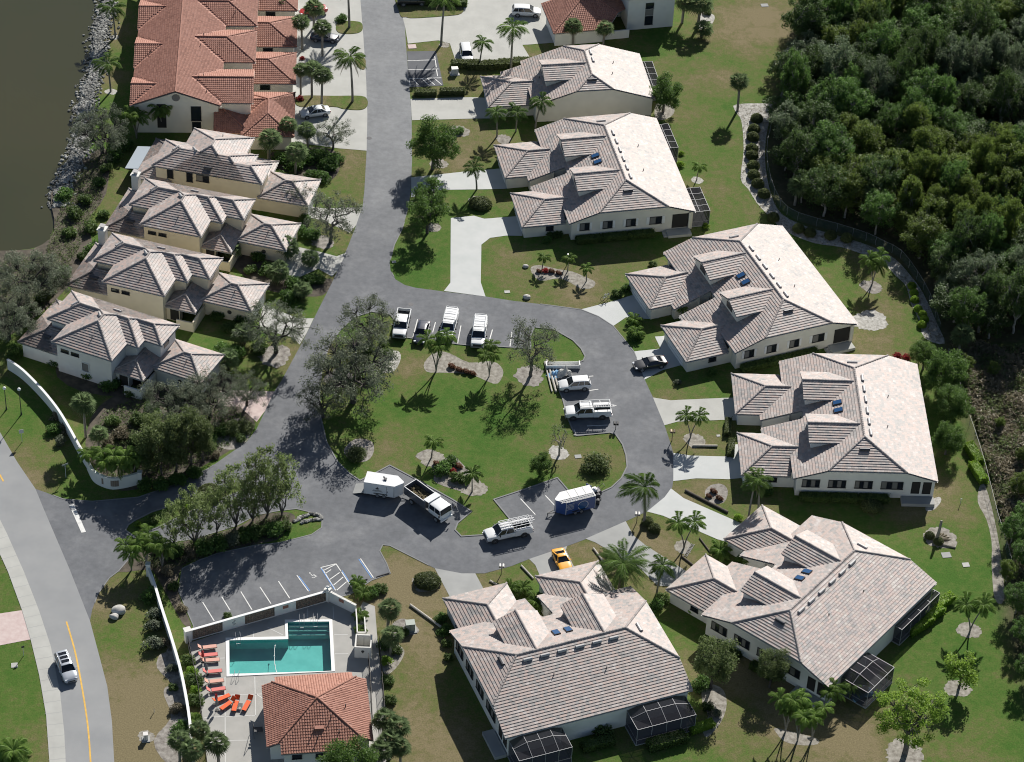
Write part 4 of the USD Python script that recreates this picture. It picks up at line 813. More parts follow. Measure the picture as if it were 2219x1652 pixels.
# ---------------------------------------------------------------- white block at the top right of the view
bp = at(1358, 66); brz = heading((1358, 66), (1450, 58))
WB = thing('white_building', 'white two-storey block with a low clay porch roof, at the top behind two fan palms', 'apartment block', bp, brz)
w = MB(); wall_run(w, [(-6, 12), (-6, 4.2), (0, 4.2), (0, 0), (7.8, 0), (7.8, 14)], 6.2)
obj('wall', w, M['wall_white'], WB)
rf = [(sbox(-16.5, 3.8, 0.3, 14), (0, 0.36, 6.2 - .36 * 3.8)), (sbox(-0.4, -0.5, 8.3, 14), (-0.3, 0, 8.2))]
up = [f for f in hip(-6.5, 8.3, -0.5, 14, 6.3, 0.36)]
up = [(g, pl) for P, pl in up for g in parts_of(P.difference(sbox(-19, -1, -0.5, 3.7)))]
make_roof(WB, up, 'barrel', seed=90)
lo = hip(-13.2, 1.0, -3.2, 8.0, 2.7, 0.40, 'f'); lo = [(g, pl) for P, pl in lo for g in parts_of(P.intersection(Polygon([(-13.2, -3.2), (-4.2, -3.2), (0.2, 1.9), (0.2, 4.2), (-13.2, 6)])))]
make_roof(WB, lo, 'barrel', seed=91, name='porch_roof')
obj('porch_wall', MB().box((-8.6, -2.6, 1.15), (8.4, 0.25, 2.3)).box((-2.4, -2.1, 0.75), (4.4, 0.25, 1.5)).box((-12.6, 0.6, 1.15), (0.25, 6.6, 2.3)), M['wall_white'], WB)
obj('porch_column', MB().cyl((-3.6, -1.6, 1.2), 0.13, 2.4, 8), M['wall_white'], WB)
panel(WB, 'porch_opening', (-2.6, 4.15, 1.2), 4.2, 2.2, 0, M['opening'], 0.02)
for zc, hh in ((1.6, 1.6), (4.4, 1.0)): window(WB, (3.6, -.01, zc), 1.3, hh, 0, 1)
panel(WB, 'spandrel', (3.6, -.005, 3.1), 1.4, 1.2, 0, M['blind'], 0.03)

# ---------------------------------------------------------------- pool house
def zp(x, y): return ((480 + x / 3.0933) * 0.78884, (1560 + y / 3.0933) * 0.78884)
pa, pb, pc = at(*zp(780, 1530), 2.7), at(*zp(1690, 1470), 2.7), at(*zp(770, 1000), 2.7)
prz = math.atan2(pb[1] - pa[1], pb[0] - pa[0]); PW = np.linalg.norm((pb - pa)[:2]); PL = np.linalg.norm((pc - pa)[:2])
PH = thing('pool_house', 'pool house with an orange clay hipped roof, beside the pool', 'pool house', (pa[0], pa[1], 0), prz)
nx, ny = 1.65, 1.25
pf = hip(0, PW, -ny, PL + ny, 2.7, 0.42)
cut = [sbox(-1, -ny - 1, nx, 0), sbox(PW - nx, -ny - 1, PW + 1, 0), sbox(-1, PL, nx, PL + ny + 1), sbox(PW - nx, PL, PW + 1, PL + ny + 1)]
pf = [(g, pl) for P, pl in pf for g in parts_of(P.difference(unary_union(cut)))]
make_roof(PH, pf, 'barrel', single=300, eye=eye_in(pa, prz), seed=95)
w = MB(); wall_run(w, [(.5, .5), (nx + .4, .5), (nx + .4, -ny + .5), (PW - nx - .4, -ny + .5), (PW - nx - .4, .5), (PW - .5, .5), (PW - .5, PL - .4), (.5, PL - .4), (.5, .5)], under_roof(pf))
obj('wall', w, M['wall_white'], PH)
for xc, ww in ((nx + 1.9, 1.1), (nx + 4.6, 0.9)): window(PH, (xc, -ny + .49, 1.7), ww, 0.8, 0, 1)
z0 = roof_z(pf, PW / 2, 1.4); obj('roof_hatch', MB().box((PW / 2, 1.5, z0 + .1), (1.1, 0.55, 0.3)), M['clay_cap'], PH)
for px, py in ((PW / 2 + 1.5, 2.6), (PW / 2 - .3, .2), (PW / 2 - .8, 1.0), (PW / 2 + 2.3, .8), (PW - 3, 4.5)): pipe_vent(PH, pf, px, py, 0.55)
st = MB()
for k in range(6): st.box((-0.75, PL * .55 - k * .3, 0.2 + k * 0.22), (1.1, 0.3, 0.05))
st.bar((-1.3, PL * .55, 1.0), (-1.3, PL * .55 - 1.6, 2.2), .05); st.bar((-1.3, PL * .55, 0), (-1.3, PL * .55, 1.0), .05); st.bar((-1.3, PL * .55 - 1.6, 0), (-1.3, PL * .55 - 1.6, 2.2), .05)
obj('metal_stair', st, M['iron'], PH)
# ---------------------------------------------------------------- pool terrace
pool_o = Polygon(ground([pz(*q) for q in [(432, 600), (940, 590), (935, 447), (1338, 445), (1362, 885), (440, 930)]]))
pool_i = Polygon(ground([pz(*q) for q in [(463, 622), (965, 612), (960, 466), (1312, 462), (1332, 882), (466, 908)]]))
deck_p = Polygon(ground(DECK)).buffer(0)
obj('pool_terrace', MB().prism(deck_p.difference(pool_i.buffer(0.02)), -0.08, 0.06), M['deck'], kind='structure')
tj = MB()
for a, b in [((427, 940), (430, 1700)), ((672, 540), (670, 600)), ((680, 930), (688, 1260)), ((250, 1275), (690, 1258)), ((210, 1095), (760, 1075)), ((150, 782), (425, 770)), ((1345, 330), (1352, 445)), ((1362, 735), (1475, 735)), ((1355, 570), (1470, 570)), ((430, 1470), (640, 1468)), ((1130, 350), (1130, 445)), ((440, 930), (370, 968)), ((920, 575), (790, 510)), ((690, 1075), (760, 1120))]: line(pz(*a), pz(*b), 0.09, 0.066, tj)
obj('terrace_joints', tj, M['joint'], kind='structure')
POOL = thing('swimming_pool', 'L-shaped swimming pool with a white rim and teal water', 'swimming pool')
M['pool_tile'] = mat('pool_plaster', (0.105, 0.34, 0.315), 0.6, col2=(0.16, 0.42, 0.385), scale=0.5)
b = MB(); C = np.array(pool_i.exterior.coords)
wall_run(b, [tuple(p) for p in C], 0.05, -1.5); b.poly(pool_i, -1.5)
obj('basin', b, M['pool_tile'], POOL)
M['pool_water'] = usdkit.material(stage, lk('pool_water'), {'g': ('geometry', {}), 'n': ('noise_texture', {'scale': 1.6, 'detail': 3}), 'b': ('bump', {'strength': 0.25, 'distance': 0.05}), 
    't': ('transparent_bsdf', {'color': (0.66, 0.93, 0.92)}), 'gl': ('glossy_bsdf', {'roughness': 0.08, 'color': (1, 1, 1)}), 'm': ('mix_closure', {'fac': 0.06})},
    [('g.position', 'n.vector'), ('n.fac', 'b.height'), ('b.normal', 'gl.normal'), ('t.BSDF', 'm.closure1'), ('gl.BSDF', 'm.closure2')], surface='m.closure')
obj('water', MB().poly(pool_i, -0.16), M['pool_water'], POOL)
obj('rim', MB().prism(pool_o.difference(pool_i), 0.055, 0.13), M['white'], POOL)
st = MB()
p0, p1 = at(*pz(962, 468))[:2], at(*pz(1310, 464))[:2]; q0 = at(*pz(966, 545))[:2]; dn = (q0 - p0)
for k in range(3):
    pts = [p0 + dn * (.33 * k), p1 + dn * (.33 * k), p1 + dn * (.33 * (k + 1)), p0 + dn * (.33 * (k + 1))]; st.prism(Polygon(pts).buffer(-.02), -1.45, -0.22 - .25 * k)
obj('steps', st, M['pool_tile'], POOL)
se = MB()
for k in range(1, 4): se.poly(ribbon([p0 + dn * (.33 * k - .03), p1 + dn * (.33 * k - .03)], 0.1), -0.20 - .25 * (k - 1))
obj('step_edge', se, M['frame_dark'], POOL)
rp = MB(); RP = [at(*pz(*q)) + [0, 0, -.10] for q in smooth_line([(853, 650), (846, 730), (850, 810), (866, 893)], 5)]
rp.tube(RP, 0.035, 6)
for k in (1, 6, 11, 14): rp.tm(trimesh.creation.icosphere(1, 0.10).apply_translation(RP[min(k, len(RP) - 1)]))
obj('float_rope', rp, M['white'], POOL)
def hand_rail(a, b, name='pool_ladder', label=''):
    t = thing(name, label, 'pool ladder'); q, r = at(*pz(*a)) + [0, 0, .06], at(*pz(*b)) + [0, 0, .06]; d = (r - q)
    nrm = np.array([-d[1], d[0], 0]); nrm /= np.linalg.norm(nrm)
    for s in (-.28, .28):
        o = nrm * s; obj('rail', MB().tube([q + o + [0, 0, 0], q + o + [0, 0, .55], q + o + d * .2 + [0, 0, .75], q + o + d * .7 + [0, 0, .72], r + o + [0, 0, .45], r + o + [0, 0, -.7]], 0.028, 6), M['steel'], t)
    tr = MB()
    for z in (-.2, -.45): tr.bar(r - nrm * .28 + [0, 0, z], r + nrm * .28 + [0, 0, z], .08, .03)
    obj('tread', tr, M['steel'], t)
hand_rail((535, 575), (540, 640), label='steel pool ladder at the far left edge, below the breeze-block wall')
hand_rail((525, 960), (530, 895), label='steel pool ladder at the near left edge of the pool')
hand_rail((1080, 420), (1080, 500), 'pool_handrail', 'left of two steel handrails down the pool steps'); hand_rail((1195, 415), (1195, 495), 'pool_handrail', 'right of two steel handrails down the pool steps')
# ---- breeze-block wall round the terrace
WALLH = 1.75
def wall_frame(a, b):
    p, q = at(*pz(*a)), at(*pz(*b)); d = (q - p)[:2]; L = np.linalg.norm(d); return p, d / L, L, math.atan2(d[1], d[0])
BW = thing('breeze_block_wall', 'white terrace wall with three brown breeze-block panels between the pool and its parking', 'wall')
P, u, L, ang = wall_frame((128, 620), (1300, 283))
def bw_box(mb, s0, s1, z0, z1, t=0.2, off=0.0):
    c = P[:2] + u * (s0 + s1) / 2 + np.array([-u[1], u[0]]) * off; mb.box((c[0], c[1], (z0 + z1) / 2), (s1 - s0, t, z1 - z0), rz=ang)
pan = [(0.02, 0.235), (0.395, 0.61), (0.765, 0.985)]
solid = MB(); prev = 0.0
for a, b in pan + [(1.0, 1.0)]:
    if a > prev: bw_box(solid, prev * L, a * L, 0, WALLH)
    if b > a: bw_box(solid, a * L, b * L, 0, 0.18)
    prev = b
obj('wall_panel', solid, M['wall_white'], BW)
cop = MB(); bw_box(cop, -0.1, L + .1, WALLH, WALLH + .09, 0.32); obj('coping', cop, M['white'], BW)
M['block'] = mat('breeze_block', (0.20, 0.155, 0.12), 0.9, island=0.3)
def breeze(a, b, z0, z1):
    n = max(3, int((b - a) / 0.30)); r = max(2, int((z1 - z0) / 0.28)); w, h = (b - a) / n, (z1 - z0) / r
    for k in range(n):
        for j in range(r):
            mb = MB(); s0 = a + k * w + .012; s1 = s0 + w - .024; y0 = z0 + j * h + .012; y1 = y0 + h - .024; t = .055
            bw_box(mb, s0, s1, y0, y0 + t, .17); bw_box(mb, s0, s1, y1 - t, y1, .17); bw_box(mb, s0, s0 + t, y0 + t, y1 - t, .17); bw_box(mb, s1 - t, s1, y0 + t, y1 - t, .17)
            c = (s0 + s1) / 2; bw_box(mb, c - .03, c + .03, y0 + t, y1 - t, .10)
            yield mb
cnt = 0; rest = MB()
for a, b in pan:
    for mb in breeze(a * L + .02, b * L - .02, .19, WALLH - .01):
        cnt += 1
        if cnt <= 300: obj('breeze_block', mb, M['block'], BW)
        else: rest.add(*mb.done())
if rest.n: obj('breeze_blocks', rest, M['block'], BW, kind='stuff')
pl = MB(); bw_box(pl, .67 * L, .71 * L, .95, 1.45, .24); obj('notice_plaque', pl, M['clay_cap'], BW)
em = MB(); ep = P[:2] + u * .315 * L + np.array([u[1], -u[0]]) * .115; pr = [(.1 * math.sin(t_ * 1.9), .45 - t_ * .16) for t_ in np.linspace(0, 5.2, 16)]
for a_, b_ in zip(pr[:-1], pr[1:]): em.bar(np.r_[ep + u * a_[0] * 2, 1.05 + a_[1]], np.r_[ep + u * b_[0] * 2, 1.05 + b_[1]], .05, .07)
obj('wall_emblem', em, M['alu_grey'], BW)
g = MB(); c = P[:2] - u * .25; obj('end_pier', MB().box((c[0], c[1], 1.0), (.75, .7, 2.0), rz=ang).box((c[0], c[1], 2.05), (.9, .85, .12), rz=ang), M['wall_white'], BW)
P2, u2, L2, ang2 = wall_frame((1300, 280), (1540, 395))
EW = thing('entry_wall', 'low white wall with a bird-topped pier, between breeze-block wall and pool entrance', 'wall')
e = MB()
for k in range(6):
    s0, s1 = L2 * k / 6, L2 * (k + 1) / 6; c = P2[:2] + u2 * (s0 + s1) / 2; h = WALLH - .04 * k; e.box((c[0], c[1], h / 2), (s1 - s0, .2, h), rz=ang2).box((c[0], c[1], h + .05), (s1 - s0, .3, .1), rz=ang2)
obj('wall_panel', e, M['wall_white'], EW); obj('pier', MB().box((P2[0], P2[1], 1.0), (.6, .6, 2.0), rz=ang2).box((P2[0], P2[1], 2.06), (.78, .78, .12), rz=ang2), M['wall_white'], EW)
bd = MB().tm(trimesh.creation.icosphere(2, .2).apply_scale([1.5, .8, .8]).apply_translation([P2[0], P2[1], 2.4])).tm(trimesh.creation.icosphere(1, .12).apply_translation([P2[0] + .3, P2[1], 2.66])).tube([(P2[0] + .22, P2[1], 2.45), (P2[0] + .3, P2[1], 2.66)], .07, 6).tube([(P2[0], P2[1], 2.1), (P2[0], P2[1], 2.3)], .08, 6); obj('bird_finial', bd, M['white'], EW)
c = P2[:2] + u2 * L2 * .5; v = np.array([u2[1], -u2[0]]); obj('notice_plaque', MB().box((c[0] + v[0] * .11, c[1] + v[1] * .11, 1.25), (.75, .05, .5), rz=ang2), M['clay_cap'], EW)
# planter wall and shower block by the gate
PLT = thing('planter', 'long white planter with ferns beside the pool gate', 'planter')
for a, b in (((1545, 470), (1552, 600)), ((1612, 470), (1622, 600)), ((1540, 400), (1545, 470)), ((1552, 600), (1622, 600))):
    p, q = at(*pz(*a)), at(*pz(*b)); obj('planter_wall', MB().bar(p + [0, 0, .55], q + [0, 0, .55], .16, 1.1), M['wall_white'], PLT)
SH = thing('shower_block', 'small square white shower enclosure with an arched niche, right of the pool', 'shower', at(*pz(1597, 768)), ang2 * 0)
sh = MB(); sh.box((0, 0.05, .95), (2.05, .16, 1.9)).box((0, 2.2, .95), (2.05, .16, 1.9)).box((-.95, 1.12, .95), (.16, 1.98, 1.9)).box((.95, 1.12, .95), (.16, 1.98, 1.9)); obj('wall', sh, M['wall_white'], SH)
obj('niche', MB().tube([(0, -.03, 1.2), (0, -.05, 1.2)], .2, 12).box((0, -.04, 1.05), (.14, .03, .3)), M['frame_dark'], SH); obj('shower_tray', MB().box((0, 1.12, .05), (1.7, 1.9, .1)), M['concrete'], SH); obj('shower_head', MB().tube([(0, 2.1, .1), (0, 2.1, 1.6), (0, 1.8, 1.75)], .03, 6), M['steel'], SH)
def picket(name, label, pts, h, mt, cat='fence', post=2.2, bars=True, rail=.04, gap=.16, up=None):
    t = thing(name, label, cat); W = [at(*p) for p in pts]; rails = MB(); bm = MB()
    for a, b in zip(W[:-1], W[1:]):
        for z in (h, .15): rails.bar(a + [0, 0, z], b + [0, 0, z], rail)
        n = max(1, int(round(np.linalg.norm(b - a) / post)))
        for k in range(n + (1 if b is W[-1] else 0)):
            p = a + (b - a) * k / n; obj('post', MB().box(p + [0, 0, h / 2 + .03], (.07, .07, h + .06)), mt, t)
        if bars:
            nb = int(np.linalg.norm(b - a) / gap)
            for k in range(nb): p = a + (b - a) * (k + .5) / nb; bm.box(p + [0, 0, h / 2 + .07], (.02, .02, h - .15))
    obj('rail', rails, mt, t)
    if bars: obj('bars', bm, mt, t, kind='stuff')
    return t
picket('terrace_fence', 'dark metal fence along the walk on the right of the pool house', [pz(1740, 660), pz(1755, 900), pz(1780, 1190), pz(1800, 1500)], 1.5, M['bronze'])
picket('terrace_fence', 'dark metal gate fence between the shower block and the pool house', [pz(1645, 800), pz(1660, 930), pz(1680, 1330)], 1.5, M['bronze'])
picket('terrace_fence', 'dark metal fence on the left side of the loungers', [pz(115, 650), pz(205, 1080), pz(245, 1390), pz(290, 1840)], 1.3, M['bronze'])
# loungers
def lounger(label, a, b, colour, folded=False):
    p, q = at(*pz(*a)), at(*pz(*b)); d = (q - p)[:2]; r = math.atan2(d[1], d[0])      # a: head end, b: foot end
    t = thing('sun_lounger', label, 'sun lounger', (p[0], p[1], .06), r, 'sun loungers round the pool')
    L = 1.95; fr = MB()
    for s in (-.3, .3): fr.bar((.0, s, .34), (L, s, .34), .05); fr.bar((.0, s, .36), (-.38, s, .78), .04)
    fr.bar((0, -.3, .34), (0, .3, .34), .04); fr.bar((L, -.3, .34), (L, .3, .34), .05)
    obj('frame', fr, M['frame_dark'], t)
    for x in (.25, L - .25):
        for s in (-.28, .28): obj('leg', MB().bar((x, s, 0), (x, s, .34), .045), M['frame_dark'], t)
    obj('seat', MB().box((L / 2 + .1, 0, .385), (L - .25, .56, .06)), M[colour], t)
    obj('backrest', MB().bar((.02, 0, .40), (-.40, 0, .84), .56, .06), M[colour], t)
    return t
M['coral'] = mat('coral_fabric', (0.62, 0.17, 0.15), 0.8); M['peach'] = mat('peach_fabric', (0.60, 0.33, 0.26), 0.8); M['orange'] = mat('orange_fabric', (0.78, 0.10, 0.015), 0.75); M['red'] = mat('red_fabric', (0.45, 0.03, 0.03), 0.8); M['grey_fabric'] = mat('grey_fabric', (.18, .18, .18), .8)
for lb, a, b, c in (('faded peach lounger nearest the breeze-block wall', (225, 700), (310, 690), 'peach'), ('coral lounger with a closed red parasol beside its head', (232, 765), (322, 757), 'coral'), ('faded peach lounger just below the red parasol', (248, 808), (335, 802), 'peach'), ('coral lounger beside the dark closed parasol', (268, 905), (355, 897), 'coral'), ('faded peach lounger between two coral ones, lower in the row', (283, 990), (370, 980), 'peach'), ('bright coral lounger at the lower end of the row along the fence', (298, 1062), (392, 1048), 'coral')): lounger(lb, a, b, c)
for lb, a, b in (('orange lounger under the tilted closed parasol, at the corner of the two rows', (350, 1150), (420, 1120)), ('orange lounger set at an angle, left of the small side table', (490, 1150), (435, 1190)), ('orange lounger right beside the small side table', (530, 1140), (515, 1190)), ('orange lounger nearest the pool house, on its own', (638, 1140), (610, 1190))): lounger(lb, a, b, 'orange')
def parasol(label, a, colour, h=2.3):
    t = thing('parasol', label, 'parasol', at(*pz(*a)) + [0, 0, .06]); obj('pole', MB().tube([(0, 0, 0), (0, 0, h)], .025, 8), M['frame_dark'], t); obj('folded_canopy', MB().tube([(0, 0, .9), (.0, 0, 1.1), (0, 0, 1.8), (0, 0, h - .03)], [.16, .2, .12, .03], 9), M[colour], t); obj('base', MB().tube([(0, 0, 0), (0, 0, .08)], .25, 14), M['frame_dark'], t)
parasol('closed red parasol standing by the upper loungers', (240, 800), 'red', 1.9); parasol('closed charcoal parasol by the coral lounger in mid row', (272, 915), 'grey_fabric', 2.0); parasol('closed parasol at the corner of the lounger rows', (355, 1165), 'red', 1.7); parasol('grey closed parasol standing alone with a long shadow', (360, 1215), 'grey_fabric', 2.2)
tb = thing('side_table', 'small dark side table between orange loungers', 'table', at(*pz(558, 1190)) + [0, 0, .06]); obj('table_top', MB().box((0, 0, .45), (.55, .55, .05)), M['frame_dark'], tb)
for sx in (-.22, .22):
    for sy in (-.22, .22): obj('leg', MB().box((sx, sy, .21), (.04, .04, .42)), M['frame_dark'], tb)
def chair(label, a, rz):
    t = thing('patio_chair', label, 'chair', at(*pz(*a)) + [0, 0, .06], rz, 'dark chairs by the breeze-block wall'); obj('seat', MB().box((0, 0, .42), (.5, .5, .06)), M['frame_dark'], t); obj('backrest', MB().bar((-.24, 0, .45), (-.34, 0, .95), .5, .05), M['frame_dark'], t)
    for sx in (-.2, .2):
        for sy in (-.2, .2): obj('leg', MB().box((sx, sy, .2), (.04, .04, .4)), M['frame_dark'], t)
chair('left of two dark chairs under the wall plaque', (925, 380), -1.2); chair('right of two dark chairs under the wall plaque', (985, 360), -1.2)
# ---------------------------------------------------------------- boundary walls along the street
def curved_wall(name, label, pts, h=1.7, t=.22):
    T_ = thing(name, label, 'wall'); W = smooth_line(ground(pts), 5); mb = MB(); cp = MB()
    mb.prism(LineString(W).buffer(t / 2, cap_style='flat'), 0, h); cp.prism(LineString(W).buffer(t / 2 + .06, cap_style='flat'), h, h + .1)
    obj('wall_face', mb, M['wall_white'], T_); obj('coping', cp, M['white'], T_); return T_
curved_wall('boundary_wall', 'white garden wall curving from the lake villas down to the entrance', [(18, 800), (50, 822), (90, 862), (125, 905), (150, 945), (172, 985), (190, 1015)], 1.7)
SW = curved_wall('entrance_sign_wall', 'curved white entrance wall with a brown sign panel, under trees', [(190, 1017), (203, 1042), (222, 1054), (245, 1060), (275, 1056), (304, 1048)], 1.9)
sp = MB(); Wp = smooth_line(ground([(222, 1054), (245, 1060), (258, 1059)]), 4)
for a, b in zip(Wp[:-1], Wp[1:]):
    a, b = np.array([*a, 1.05]), np.array([*b, 1.05]); d = (b - a)[:2]; n_ = np.array([d[1], -d[0]]) / np.linalg.norm(d); sp.bar(a + [*n_ * .12, 0], b + [*n_ * .12, 0], .06, 1.0)
M['sign_brown'] = mat('sign_panel', (0.22, 0.17, 0.13), 0.8); obj('sign_panel', sp, M['sign_brown'], SW)
curved_wall('boundary_wall', 'long white street wall running beside the pool terrace planting', [(322, 1247), (335, 1282), (352, 1338), (372, 1400), (392, 1470), (406, 1540), (414, 1600), (420, 1680), (424, 1760)], 1.5)
for a, lb in (((322, 1247), 'square white pier at the head of the long street wall'), ((304, 1048), 'white end pier of the curved entrance wall')):
    t = thing('wall_pier', lb, 'pier', at(*a)); obj('shaft', MB().box((0, 0, 1.0), (.5, .5, 2.0)), M['wall_white'], t); obj('cap', MB().box((0, 0, 2.06), (.66, .66, .12)), M['white'], t)
# chain-link fence along the woods
def chain(label, pts, h=1.5):
    t = thing('chain_link_fence', label, 'fence'); W = [np.array([*p, 0]) for p in smooth_line(ground(pts), 2)]; r = MB(); s = MB()
    for k, (a, b) in enumerate(zip(W[:-1], W[1:])):
        r.bar(a + [0, 0, h], b + [0, 0, h], .025); s.quad(a, b, b + [0, 0, h], a + [0, 0, h]); obj('post', MB().cyl(a + [0, 0, h / 2], .025, h + .05, 6), M['alu_grey'], t)
    obj('rail', r, M['alu_grey'], t); obj('mesh', s, M['mesh_fence'], t)
chain('chain-link fence between the upper lawn and the dense woods', [(1693, 150), (1692, 215), (1668, 290), (1660, 340), (1668, 400), (1690, 450), (1728, 478), (1813, 502), (1876, 522), (1914, 540), (1951, 560), (1986, 606), (2013, 654), (2036, 720)])
chain('chain-link fence behind the lower right lawn, at the scrub edge', [(2053, 773), (2064, 800), (2089, 890), (2111, 954), (2134, 1030), (2159, 1130), (2179, 1192), (2196, 1260)])
# ---------------------------------------------------------------- vehicles
def paint(name, c, coat=1.0, rough=0.35, metal=0.0):
    return usdkit.material(stage, lk('paint_' + name), {'p': ('principled_bsdf', {'base_color': c, 'roughness': rough, 'coat_weight': coat, 'coat_roughness': 0.06, 'metallic': metal, 'specular_ior_level': 0.5})}, surface='p.BSDF')
PT = {'white': paint('white', (.66, .67, .67)), 'silver': paint('silver', (.42, .45, .49), metal=.4), 'black': paint('black', (.012, .012, .014)), 'navy': paint('navy', (.012, .018, .04)), 'yellow': paint('yellow', (.80, .36, .01)), 'red': paint('red', (.42, .015, .02)), 'blue': paint('blue', (.03, .065, .19)), 'charcoal': paint('charcoal', (.07, .068, .075)), 'pale': paint('pale_silver', (.55, .58, .60), metal=.2)}
M['tyre'] = mat('tyre_rubber', (.018, .018, .019), .85); M['rim'] = mat('wheel_rim', (.35, .35, .36), .35, metal=.7); M['lamp_clear'] = mat('lamp_clear', (.6, .62, .65), .1, spec=.8); M['lamp_red'] = mat('lamp_red', (.30, .01, .012), .2); M['plastic'] = mat('black_plastic', (.025, .025, .027), .6); M['cloth'] = mat('seat_cloth', (.1, .1, .1), .9)
def loft(stations, smooth=35):
    """stations: (x, z_bottom, z_shoulder, z_top, half width); a closed body skin."""
    R = []
    for x, zb, zs, zt, w in stations:
        R.append([(x, -w * .86, zb), (x, -w, zb + (zs - zb) * .35), (x, -w * .985, zs - .03), (x, -w * .90, zt - .015), (x, -w * .45, zt + .012), (x, w * .45, zt + .012), (x, w * .90, zt - .015), (x, w * .985, zs - .03), (x, w, zb + (zs - zb) * .35), (x, w * .86, zb)])
    n = 10; v = np.array(R).reshape(-1, 3); F = []
    for i in range(len(R) - 1):
        for j in range(n): k = (j + 1) % n; F.append([i * n + j, i * n + k, (i + 1) * n + k, (i + 1) * n + j])
    mb = MB().add(v, F); m = len(R)
    mb.add(v[:n], [[0, j, j + 1] for j in range(1, n - 1)]); mb.add(v[-n:], [[0, j + 1, j] for j in range(1, n - 1)])
    return mb
def wheel(t, x, y, r=.34, w=.24):
    s = 1 if y > 0 else -1
    T_ = obj('wheel', MB().tube([(x, y - w / 2, r), (x, y - w / 2 + .03, r), (x, y + w / 2 - .03, r), (x, y + w / 2, r)], [r * .86, r, r, r * .86], 18), M['tyre'], t)
    rim = MB().tube([(x, y + s * (w / 2 + .002), r), (x, y + s * (w / 2 + .012), r)], [r * .62, r * .58], 14)
    for k in range(5): a = k * 2 * PI / 5; rim.bar((x, y + s * (w / 2 + .016), r), (x + math.cos(a) * r * .55, y + s * (w / 2 + .016), r + math.sin(a) * r * .55), .05, .02)
    obj('rim', rim, M['rim'], T_)
def cabin(t, base, roof, zb, zr, wb, wr, pt, bpillar=True, roof_glass=False, rear_panel=False):
    """base, roof: (x front, x back); windows all round between the belt line and the roof."""
    bf, bb = base; rf, rb = roof; e = .0
    q = lambda mb, *p: mb.quad(*p)
    ws = MB().quad((bf, wb * .97, zb), (bf, -wb * .97, zb), (rf, -wr, zr), (rf, wr, zr)); obj('windscreen', ws, M['glass'], t)
    rw = MB().quad((bb, -wb * .95, zb), (bb, wb * .95, zb), (rb, wr, zr), (rb, -wr, zr)); obj('rear_window', rw, PT[pt] if rear_panel else M['glass'], t)
    for s in (-1, 1):
        sw = MB(); a = [(bf, s * wb, zb), (bb, s * wb, zb), (rb, s * wr, zr), (rf, s * wr, zr)]; sw.quad(*(a if s < 0 else a[::-1])); obj('side_window', sw, M['glass'], t)
    pl = MB()
    for s in (-1, 1):
        o = s * .008
        pl.bar((bf, s * wb + o, zb), (rf, s * wr + o, zr), .07, .07); pl.bar((bb, s * wb * .97 + o, zb), (rb, s * wr + o, zr), .12, .10)
        if bpillar:
            for fx in ((.48,) if abs(bf - bb) < 2.6 else (.42, .72)):
                pl.bar((bf + (bb - bf) * fx, s * wb + o, zb), (rf + (rb - rf) * fx, s * wr + o, zr), .07, .06)
    obj('pillars', pl, PT[pt], t)
    rx = np.linspace(rf + .06, rb - .06, 7); st = []
    for k, x in enumerate(rx):
        c = .05 * (1 - ((k - 3) / 3.4) ** 2); st.append((x, zr - .03, zr + .01 + c * .3, zr + .03 + c, wr + .035))
    R = obj('roof', loft(st), PT[pt], t, smooth=40)
    if roof_glass:
        L = rf - rb
        for k in range(3): x = rf - L * (.14 + .28 * k); obj('roof_window', MB().box((x - L * .09, 0, zr + .085), (L * .2, wr * 1.45, .02)), M['glass'], R)
    return R
